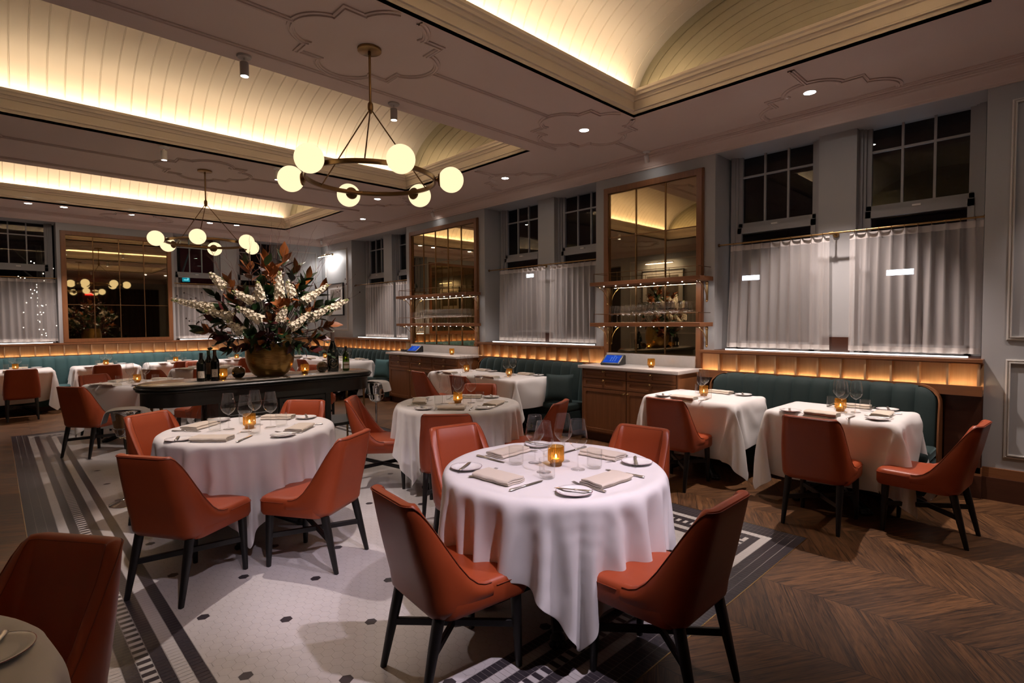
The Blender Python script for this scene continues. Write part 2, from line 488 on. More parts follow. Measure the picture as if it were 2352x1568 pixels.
def build_ceiling():
    m = MB()
    ys = [0] + [v for c in COFFERS for v in c] + [RY]
    def q(x0, x1, y0, y1): m.box(x0, x1, y0, y1, H, H+.03)
    q(0, XO0, 0, RY); q(XO1, RX, 0, RY)
    for i in range(0, len(ys), 2): q(XO0, XO1, ys[i], ys[i+1])
    struct(m, 'ceiling', MT['ceil'], ang=30)
    ribW = .148
    for ci, (ya, yb) in enumerate(COFFERS):
        m = MB()
        pr = [(0,0),(0,.062),(.014,.066),(.014,.078),(.002,.086),(.002,.160),(.016,.166),(.016,.178),(.026,.196),(.046,.222),(.062,.236),(.062,.262),(.052,.266),(.045,.20),(-.10,.18),(-.10,.0)]
        sweep_rect(m, XO0, XO1, ya, yb, [(d, H+z) for d, z in pr])
        struct(m, 'trim_%d' % (2+ci), MT['mould'], ang=25)['label'] = ['cream moulded frame of the farthest ceiling vault', 'cream moulded frame of the middle ceiling vault', 'cream moulded frame of the nearest ceiling vault'][ci]
        # vault of beaded boards
        yc, hw, z0, hh = (ya+yb)/2, (yb-ya)/2+.03, H+.185, .80
        m = MB()
        xa, xb = XO0-.12, XO1+.12
        xs = []
        x = xa
        while x < xb-.001:
            for d, o in ((0,0),(.134,0),(.1345,.004),(.1385,.004),(.139,-.001),(.1435,-.001),(.144,.004),(.1475,.004)):
                if x+d < xb: xs.append((x+d, o))
            x += ribW
        xs.append((xb, 0))
        rows = []
        for k in range(41):
            a = PI*k/40
            rows.append([(x, yc-(hw+o)*math.cos(a), z0+(hh+o)*math.sin(a)) for x, o in xs])
        m.grid(rows)
        struct(m, 'ceiling', MT['vault'], ang=20)['label'] = ['barrel vault of cream boards over the far tables', 'barrel vault of cream boards over the flower console', 'barrel vault of cream boards nearest the camera'][ci]
        # end mirrors (lunettes)
        for xm, nm in ((XO0-.10, 0), (XO1+.10, 1)):
            m = MB()
            vs = [m.bm.verts.new((xm, yc-(hw-.004)*math.cos(PI*k/40), z0+(hh-.004)*math.sin(PI*k/40))) for k in range(41)]
            m.face(vs)
            v2 = [m.bm.verts.new((xm+(-.01 if nm == 0 else .01), v.co.y, v.co.z)) for v in vs]
            m.face(list(reversed(v2)))
            for k in range(41): m.face([vs[k], vs[(k+1) % 41], v2[(k+1) % 41], v2[k]])
            struct(m, 'wall_vault', MT['vmirror'])['label'] = 'half-round mirror closing the end of a vault'
    # cornice round the room
    m = MB()
    pr = [(0,ZC-.004),(.022,ZC-.004),(.026,ZC+.018),(.034,ZC+.022),(.045,ZC+.05),(.072,ZC+.080),(.105,ZC+.098),(.110,ZC+.112),(.135,ZC+.112),(.140,ZC+.128),(.150,ZC+.130),(.150,H+.001)]
    sweep_rect(m, 0, RX, 0, RY, pr)
    struct(m, 'trim_5', MT['ceil'], ang=25)['label'] = 'cream cornice running round the room'
    # flat bead moulding on the ceiling: wall strip, coffer strips, barbed quatrefoils
    def strip(m, pts, w=.055, closed=False):
        """moulding of three low steps along a polyline in the ceiling plane"""
        P = [Vector((p[0], p[1])) for p in pts]
        n = len(P)
        prof = [(-.5,0),(-.5,.010),(-.30,.014),(-.26,.008),(-.08,.008),(-.04,.020),(.20,.022),(.26,.012),(.44,.012),(.5,.006),(.5,0)]
        rows = []
        for i in range(n):
            a = P[i-1] if (closed or i > 0) else None
            b = P[(i+1) % n] if (closed or i < n-1) else None
            d1 = (P[i]-a).normalized() if a is not None else None
            d2 = (b-P[i]).normalized() if b is not None else None
            if d1 is None: d1 = d2
            if d2 is None: d2 = d1
            n1 = Vector((-d1.y, d1.x)); n2 = Vector((-d2.y, d2.x))
            nn = (n1+n2)
            if nn.length < 1e-4: nn = n1
            nn.normalize()
            k = 1/max(.35, nn.dot(n1))
            rows.append([(P[i].x+nn.x*o*w*k, P[i].y+nn.y*o*w*k, H-z) for o, z in prof])
        m.grid(rows, closev=closed)
    def quatre(cx, cy, keep=None):
        """barbed quatrefoil: square with a round lobe in each side"""
        s, r, c0 = .40, .262, .335
        half = math.acos(max(-1, min(1, (c0-s*0.62)/r)))
        pts = []
        for q in range(4):
            a = q*PI/2
            ca, sa = math.cos(a), math.sin(a)
            def put(x, y): pts.append((cx+x*ca-y*sa, cy+x*sa+y*ca))
            # corner before this lobe at (s,-s), then lobe on +x side
            put(s, -s)
            yl = .235
            put(s, -yl)
            xs = math.sqrt(max(0, r*r-yl*yl))
            a0 = math.atan2(-yl, s-c0 if s-c0 > .02 else .06)
            for k in range(17):
                t = -1.25 + 2.5*k/16
                put(c0+r*math.cos(t), r*math.sin(t)*.97)
            put(s, yl)
        return pts
    m = MB()
    def clip(pts, f):
        """runs of the closed outline where f holds"""
        n = len(pts)
        ok = [f(p) for p in pts]
        if all(ok): return [(pts, True)]
        runs, i0 = [], next(i for i in range(n) if not ok[i])
        cur = []
        for k in range(n+1):
            i = (i0+k) % n
            if ok[i]: cur.append(pts[i])
            else:
                if len(cur) > 1: runs.append((cur, False))
                cur = []
        return runs
    inside = lambda p: .26 < p[0] < RX-.26 and .26 < p[1] < RY-.26
    nocoff = lambda p: not any(XO0-.02 < p[0] < XO1+.02 and a-.02 < p[1] < b+.02 for a, b in COFFERS)
    for cx, cy in ((4.13,9.93),(1.46,9.95),(4.11,5.31),(1.44,5.37),(6.8,9.93),(6.8,5.31),(.34,12.08),(.34,7.87),(.34,2.9),(4.13,.60),(7.9,12.08),(7.9,7.87)):
        for pts, cl in clip(quatre(cx, cy), lambda p: inside(p) and nocoff(p)): strip(m, pts, closed=cl)
    for a, b in (((4.72,9.93),(6.2,9.93)),((2.07,9.95),(3.53,9.93)),((2.04,5.36),(3.5,5.31)),((4.71,5.31),(6.2,5.31)),((.27,9.95),(.85,9.95)),((.27,5.37),(.85,5.37)),((.94,12.08),(1.30,12.08)),((.94,7.87),(1.30,7.87)),((.94,2.9),(1.30,2.9)),
                 ((1.2,9.285),(6.9,9.285)),((1.2,4.28),(6.9,4.28))):
        strip(m, [a, b])
    o = .225
    strip(m, [(o,o),(RX-o,o),(RX-o,RY-o),(o,RY-o)], closed=True)
    struct(m, 'trim_6', MT['ceil'], ang=20)['label'] = 'raised plaster strips and barbed quatrefoils on the ceiling'
build_ceiling()

# ------------------------------------------------------------------- walls
REC_R = [(1.654, 4.060), (6.558, 9.010), (10.793, 13.258)]
REC_B = [(.988, 3.395), (5.379, 7.83)]
SILL, SOF, DEP = 1.250, 3.604, .40
def build_walls():
    def wall(name, L, recs, mapf, lab, low=None):
        m = MB()
        def bx(a0, a1, d0, d1, z0, z1):
            c = [mapf(a, d) for a in (a0, a1) for d in (d0, d1)]
            xs = [p[0] for p in c]; ys = [p[1] for p in c]
            m.box(min(xs), max(xs), min(ys), max(ys), z0, z1)
        a = -.5
        T = -.5
        for r0, r1 in recs:
            bx(a, r0, T, 0, 0, H)
            bx(r0, r1, T, 0, 0, SILL-.02); bx(r0, r1, T, 0, SOF, H)
            # outer wall round the two windows of the bay
            p0, p1 = r0+(r1-r0)*.5-.18, r0+(r1-r0)*.5+.18
            bx(p0, p1, T, -.27, SILL-.02, SOF)
            a = r1
        bx(a, L+.5, T, 0, 0, H)
        o = struct(m, name, MT['wall'], ang=30); o['label'] = lab
    wall('wall_right', RY, REC_R, lambda a, d: (d, a), 'grey wall with three window bays and mirrors')
    wall('wall_back', RX, REC_B, lambda a, d: (a, d), 'grey far wall with window bays and a big mirror')
    m = MB(); m.box(RX, RX+.3, -.5, 2.6, 0, H); m.box(RX, RX+.3, 3.75, RY, 0, H); m.box(RX, RX+.3, 2.6, 3.75, 3.35, H)
    struct(m, 'wall_left', MT['wall'])
    m = MB(); m.box(RX+.3, RX+.34, 2.3, 4.05, 0, H)
    struct(m, 'wall_left', M_simple('dark lobby wall', (.03,.022,.018), .6))
    m = MB(); m.box(-.5, RX+.34, RY, RY+.3, 0, H)
    struct(m, 'wall_front', MT['wall'])
build_walls()

def mould_rect(m, mapf, a0, a1, z0, z1, w=.035):
    """picture-rail moulding frame on a wall"""
    prof = [(0,.0),(0,.012),(.3*w,.016),(.45*w,.008),(.62*w,.008),(.72*w,.022),(.95*w,.022),(w,.0)]
    rows = []
    for d, h in prof:
        rows.append([mapf(a0+d, h, z0+d), mapf(a1-d, h, z0+d), mapf(a1-d, h, z1-d), mapf(a0+d, h, z1-d)])
    m.grid(rows, closeu=True)

fr_ = lambda a, h, z: (h, a, z)          # right wall
fb_ = lambda a, h, z: (a, h, z)          # back wall
fl_ = lambda a, h, z: (RX-h, a, z)       # left wall
m = MB(); mould_rect(m, fr_, 13.42, 15.3, 1.41, 3.46); mould_rect(m, fr_, 13.42, 15.3, .385, 1.245)
mould_rect(m, fr_, .24, 1.44, 1.41, 3.45)
struct(m, 'trim_7', MT['panel'], ang=25)['label'] = 'pale panel mouldings on the right wall'
m = MB(); mould_rect(m, fb_, .14, .80, 1.41, 3.44)
struct(m, 'trim_8', MT['panel'], ang=25)['label'] = 'pale panel moulding in the far corner'
m = MB()
for a, b in ((4.1,6.5),(6.8,9.2),(9.5,11.9),(12.2,14.6)):
    mould_rect(m, fl_, a, b, 1.41, 3.45); mould_rect(m, fl_, a, b, .385, 1.245)
struct(m, 'trim_9', MT['panel'], ang=25)

# ----------------------------------------------------------------- windows
def window(idx, mapf, a0, a1):
    """double-hung sash window: six-over-one, seen above the half curtain"""
    def bx(m, u0, u1, d0, d1, z0, z1):
        p = [mapf(u0, d0, z0), mapf(u1, d1, z1)]
        m.box(*sorted((p[0][0], p[1][0])), *sorted((p[0][1], p[1][1])), z0, z1)
    m = MB()
    w = a1-a0
    bx(m, a0, a0+.05, -.47, -.36, SILL-.01, SOF); bx(m, a1-.05, a1, -.47, -.36, SILL-.01, SOF)
    bx(m, a0+.05, a0+.075, -.45, -.385, SILL-.01, SOF); bx(m, a1-.075, a1-.05, -.45, -.385, SILL-.01, SOF)
    o = struct(m, 'window_%d' % idx, MT['sash'])
    g0, g1 = a0+.075, a1-.075
    s = MB()
    bx(s, g0, g0+.045, -.455, -.415, 2.72, SOF); bx(s, g1-.045, g1, -.455, -.415, 2.72, SOF)
    bx(s, g0, g1, -.455, -.415, 2.72, 2.795)
    gw = (g1-g0-.09)/3
    for k in (1, 2): bx(s, g0+.045+gw*k-.011, g0+.045+gw*k+.011, -.45, -.42, 2.79, SOF)
    bx(s, g0+.04, g1-.04, -.449, -.421, 3.345, 3.367)
    s.build('upper_sash', MT['sash'], o)
    s = MB()
    bx(s, g0, g0+.05, -.415, -.375, SILL, 2.74); bx(s, g1-.05, g1, -.415, -.375, SILL, 2.74)
    bx(s, g0, g1, -.415, -.375, 2.665, 2.735); bx(s, g0, g1, -.415, -.375, SILL, SILL+.09)
    s.build('lower_sash', MT['sash'], o)
    s = MB(); bx(s, (g0+g1)/2-.035, (g0+g1)/2+.035, -.40, -.36, 2.735, 2.752)
    s.build('sash_lock', MT['whitepl'], o)
    s = MB()
    for (u0, u1, d, z0, z1) in ((g0+.04, g1-.04, -.435, 2.79, SOF), (g0+.045, g1-.045, -.395, SILL+.08, 2.67)):
        s.face([s.bm.verts.new(mapf(u, d, z)) for u, z in ((u0,z0),(u1,z0),(u1,z1),(u0,z1))])
    s.build('pane', MT['pane'], o)
    return o
wi = 1
for r0, r1 in REC_R:
    c = (r0+r1)/2
    for a0, a1 in ((r0+.035, c-.165), (c+.165, r1-.035)):
        window(wi, lambda a, d, z: (d, a, z), a0, a1); wi += 1
for r0, r1 in REC_B:
    c = (r0+r1)/2
    for a0, a1 in ((r0+.035, c-.165), (c+.165, r1-.035)):
        window(wi, lambda a, d, z: (a, d, z), a0, a1); wi += 1

# ------------------------------------------- wood ledge, lit panels, wainscot
def ledge(n, mapf, a0, a1, fin0, ends=(True, True), wood='woody', lab=''):
    def bx(m, u0, u1, d0, d1, z0, z1):
        p = [mapf(u0, d0, z0), mapf(u1, d1, z1)]
        m.box(*sorted((p[0][0], p[1][0])), *sorted((p[0][1], p[1][1])), z0, z1)
    m = MB()
    bx(m, a0, a1, 0, .125, 1.212, 1.240); bx(m, a0, a1, .0, .112, 1.200, 1.212)
    o = struct(m, 'trim_%d' % n, MT[wood]); o['label'] = lab
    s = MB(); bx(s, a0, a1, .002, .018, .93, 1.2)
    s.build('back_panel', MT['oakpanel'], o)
    s = MB(); bx(s, a0, a1, .094, .122, .915, 1.003); bx(s, a0, a1, .0, .095, .915, .930)
    s.build('bottom_rail', MT[wood], o)
    fins = []
    k = fin0
    while k < a1-.02:
        if k > a0+.02: fins.append(k)
        k += .2135
    for k in fins:
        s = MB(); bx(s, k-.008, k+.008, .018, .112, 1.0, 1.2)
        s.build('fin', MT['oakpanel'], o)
    s = MB(); bx(s, a0, a1, .0, .03, .22, .915)
    s.build('lower_panel', MT['darkwood'], o)
    s = MB(); bx(s, a0+.03, a1-.03, .066, .084, .935, .943)
    s.build('light_strip', MT['strip'], o)
    return o
MT['strip'] = M_emit('amber light strip', (1.0,.66,.36), 52)
ledge(10, fr_, .12, 4.225, .33, lab='lit wooden ledge behind the corner banquette on the right wall')
ledge(11, fr_, 6.395, 9.18, 6.62, lab='lit wooden ledge between the two sideboards')
ledge(12, fr_, 10.648, 13.28, 10.903, lab='lit wooden ledge below the nearest window bay')
ledge(13, fb_, .0, 8.24, .20, wood='woodx', lab='lit wooden ledge along the far wall')
ledge(14, fl_, .14, 2.55, .3, lab='lit wooden ledge on the left wall')
# wood end panel and skirting on the near right
m = MB(); m.box(0, .05, 13.02, 13.275, .22, .965)
struct(m, 'trim_15', MT['darkwood'])['label'] = 'dark wood end panel beside the near banquette'
m = MB(); m.box(0, .035, 13.28, RY, 0, .20); m.box(.0, .055, 13.0, 13.285, 0, .20)
struct(m, 'baseboard_right', MT['darkwood'])
m = MB(); m.box(0, .022, 13.285, RY, .20, .285); m.box(0, .050, 13.0, 13.285, .20, .272)
struct(m, 'trim_16', MT['woody'])['label'] = 'lighter wood band above the dark skirting'
m = MB(); m.box(RX-.035, RX, 3.8, RY, 0, .20)
struct(m, 'baseboard_left', MT['darkwood'])
# dark sills in the bays with a white light strip
MT['led'] = M_emit('white light strip', (1.0,.88,.80), 9)
def sill(n, mapf, r0, r1, mat, lab):
    def bx(m, u0, u1, d0, d1, z0, z1):
        p = [mapf(u0, d0, z0), mapf(u1, d1, z1)]
        m.box(*sorted((p[0][0], p[1][0])), *sorted((p[0][1], p[1][1])), z0, z1)
    m = MB(); bx(m, r0+.001, r1-.001, -.46, -.001, SILL-.02, SILL-.006)
    c = (r0+r1)/2
    bx(m, c-.14, c+.14, -.268, -.25, SILL-.006, SILL+.16)
    o = struct(m, 'trim_%d' % n, mat); o['label'] = lab
    m = MB(); bx(m, r0+.10, r1-.10, -.10, -.085, SILL-.006, SILL+.004)
    m.build('light_strip', MT['led'], o)
for i, (r0, r1) in enumerate(REC_R): sill(17+i, fr_, r0, r1, MT['darkwood'], 'dark sill with a white light strip under the curtains')
for i, (r0, r1) in enumerate(REC_B): sill(20+i, fb_, r0, r1, MT['darkwood'], 'dark sill under the far curtains')
# ---------------------------------------------------------------- furniture
def plan_curve():
    """U-shaped plan of the chair shell, left tip round the back to the right tip"""
    pts = []
    xw, yf, yb, r = .234, .04, -.250, .085
    for k in range(7): pts.append((-xw, yf+(yb+r-yf)*k/6))
    for k in range(1, 8):
        a = PI + PI/2*k/7
        pts.append((-xw+r+r*math.cos(a), yb+r+r*math.sin(a)))
    n = 9
    for k in range(1, n): pts.append((-xw+r+(2*xw-2*r)*k/n, yb))
    left = pts[:14]
    for x, y in reversed(left): pts.append((-x, y))
    return pts
def make_chair():
    root = empty('dining_chair', (0,0,0))
    P = [Vector(p) for p in plan_curve()]
    n = len(P)
    nrm = []
    for i in range(n):
        a = P[max(0, i-1)]; b = P[min(n-1, i+1)]
        d = (b-a).normalized()
        nrm.append(Vector((d.y, -d.x)))      # outwards
    if nrm[n//2].y > 0: nrm = [-v for v in nrm]
    acc = [0.0]
    for i in range(1, n): acc.append(acc[-1]+(P[i]-P[i-1]).length)
    tot = acc[-1]; Ls = .36
    def top(i):
        t = min(acc[i], tot-acc[i])/(Ls*.74)
        if t >= 1: return .868
        t = t**1.55
        return .474 + .394*(t*t*(3-2*t))
    def at(i, z, off):
        t = max(0.0, (z-.44)/.43)
        q = P[i]+nrm[i]*off
        return (q.x*(1-.125*t), q.y-.085*t-.02*t*t, z)
    rows = []
    th = .050
    seq = []
    for i in range(n):
        h = top(i)
        col = [at(i, .350, -.075), at(i, .352, -.05), at(i, .362, -.022), at(i, .385, -.004)]
        for k in range(9):
            z = .40+(h-.014-.40)*k/8
            col.append(at(i, z, .010*math.sin(PI*k/8)))
        hw = th*(.72+.28*min(1, max(0, (h-.478)/.2)))
        col += [at(i, h-.004, -.006), at(i, h, -hw*.45), at(i, h-.004, -hw+.008), at(i, h-.014, -hw)]
        for k in range(1, 6):
            z = (h-.014)+(.440-(h-.014))*k/5
            col.append(at(i, z, -hw-.006*math.sin(PI*k/5)))
        rows.append(col)
    m = MB(); g = m.grid(rows)
    m.face(g[0]); m.face(list(reversed(g[-1])))
    m.build('backrest', MT['leather'], root, ang=50)
    rim = [at(i, top(i)-.010, .001) for i in range(n)]
    rim2 = [at(i, top(i)-.012, -(th*(.72+.28*min(1, max(0, (top(i)-.478)/.2))))+.002) for i in range(n)]
    m = MB(); m.tube(rim, .0024, 6); m.tube(rim2, .0020, 6)
    m.build('piping', MT['piping'], root)
    # seat
    m = MB()
    rr = []
    for z, o in ((.352,.03),(.356,.008),(.375,0),(.440,0),(.462,.006),(.472,.022),(.478,.07),(.481,.15)):
        x0, y0, y1, r = .236-o, -.20+o*.4, .262-o, max(.012, .055-o*.3)
        ring = []
        for cx, cy, a0 in ((x0-r, y1-r, 0), (-x0+r, y1-r, PI/2), (-x0+r, y0+r, PI), (x0-r, y0+r, 1.5*PI)):
            for k in range(5):
                a = a0+PI/2*k/4
                ring.append((cx+r*math.cos(a), cy+r*math.sin(a), z))
        rr.append(ring)
    g = m.grid(rr, closeu=True)
    m.face(list(reversed(g[0]))); m.face(g[-1])
    seat = m.build('seat', MT['leather'], root, ang=50)
    m = MB()
    x0, y1, r = .237, .2635, .055
    pp = [(-x0, .06, .445)] + [(-x0+r+r*math.cos(PI-PI/2*k/5), y1-r+r*math.sin(PI-PI/2*k/5), .445) for k in range(6)] + [(x0-r+r*math.cos(PI/2-PI/2*k/5), y1-r+r*math.sin(PI/2-PI/2*k/5), .445) for k in range(6)] + [(x0, .06, .445)]
    m.tube(pp, .0022, 6)
    m.build('piping', MT['piping'], seat)
    # legs
    def leg(x0, y0, x1, y1):
        m = MB()
        rows = []
        for z, w in ((.365,.023),(.25,.021),(.012,.0135),(0,.0125)):
            t = 1-z/.365
            cx, cy = x0+(x1-x0)*t, y0+(y1-y0)*t
            rows.append([(cx+sx*w, cy+sy*w, z) for sx, sy in ((-.6,-1),(.6,-1),(1,-.6),(1,.6),(.6,1),(-.6,1),(-1,.6),(-1,-.6))])
        g = m.grid(rows, closeu=True); m.face(list(reversed(g[0]))); m.face(g[-1])
        m.build('leg', MT['leg'], root, ang=60)
    for s in (-1, 1):
        leg(s*.190, .200, s*.198, .212); leg(s*.180, -.200, s*.192, -.285)
    for s in (-1, 1):
        a = Vector((s*.192, .206, .205)); b = Vector((-s*.186, -.240, .205 if s > 0 else .2051))
        d = b-a
        m = MB(); m.cbox(((a+b)/2), (d.length, .020, .034), rz=math.atan2(d.y, d.x), bev=.003, seg=1)
        m.build('stretcher', MT['leg'], root)
    return root
CH0 = make_chair()
chair_used = [0]
def chair(x, y, th, label, group='burnt orange dining chairs'):
    rz = R(th)-PI/2
    if chair_used[0] == 0:
        o = CH0; o.location = (x, y, 0); o.rotation_euler = (0,0,rz); tag(o, label, 'chair', group)
    else:
        o = dup(CH0, (x, y, 0), rz, label, group)
    chair_used[0] += 1
    o['category'] = 'chair'
    return o
CHAIRS = [
 (6.40,11.62,36,'orange leather chair behind the cut-off table, lowest left in the photo'),
 (5.47,10.05,212,'orange chair seen from behind, its back toward the camera, at the left round table'),
 (4.784,10.25,302,'orange chair at the right front of the left round table, seat under hanging cloth'),
 (5.28,8.80,118,'orange chair across the left round table, on the side of the chrome wine bucket'),
 (4.43,8.95,41,'orange chair between the left round table and the dark console drawer'),
 (4.80,11.84,174,'large orange chair on the left of the nearest full round table, back to camera'),
 (4.19,12.53,271,'large orange chair at the lower right of the nearest full round table'),
 (4.03,11.08,80,'orange chair behind the nearest full round table, beside the middle round table'),
 (3.40,11.79,6,'orange chair behind the nearest full round table, in front of the near sideboard'),
 (3.56,9.10,140,'orange chair at the left of the middle round table, beside the console end'),
 (3.52,10.12,227,'dark backed orange chair in front of the middle round table'),
 (2.70,10.27,293,'orange chair at the right of the middle round table, seen edge on'),
 (2.42,9.12,35,'orange chair behind the middle round table with only its top showing'),
 (1.44,7.05,174,'orange chair at the left end of the long table on the middle banquette'),
 (1.44,8.00,178,'orange chair half hidden by glasses at the long table on the middle banquette'),
 (1.46,11.14,182,'orange chair in front of the square banquette table beside the near sideboard'),
 (1.60,12.45,181,'orange chair with its back square to camera at the rightmost banquette table'),
 (1.31,13.07,266,'orange chair at the end of the rightmost banquette table by the grey wall'),
 (6.00,1.42,270,'orange chair in front of the leftmost table on the far banquette'),
 (5.43,5.40,217,'orange chair standing on the corner of the tiled floor by the chrome wine bucket'),
 (4.82,1.38,265,'orange chair in front of the second table from the left on the far banquette'),
 (5.16,4.12,112,'orange chair facing the camera behind the square table left of the console'),
 (4.30,5.62,299,'orange chair seen under the left overhang of the console'),
 (4.22,3.30,212,'dark backed chair at the left of the far floor table, seen between glasses'),
 (3.70,3.72,248,'orange chair in front of the far floor table, beside the trio of bottles'),
 (3.02,3.55,297,'orange chair of the far floor table showing just left of the vase'),
 (3.45,2.18,90,'orange chair on the far side of the far floor table'),
 (3.58,1.40,268,'dark backed chair in front of the third table on the far banquette'),
 (2.38,1.33,269,'orange chair at the far banquette showing beside the vase, its upper left'),
 (2.60,4.62,25,'orange chair just right of the vase behind the smoked glass ball'),
 (2.72,5.72,237,'orange chair seen under the right overhang of the console'),
 (1.52,1.95,180,'orange chair in front of the corner banquette table, nearer the far wall'),
 (1.52,2.98,180,'orange chair in front of the corner banquette table, nearer the far sideboard'),
]
for c in CHAIRS: chair(*c)

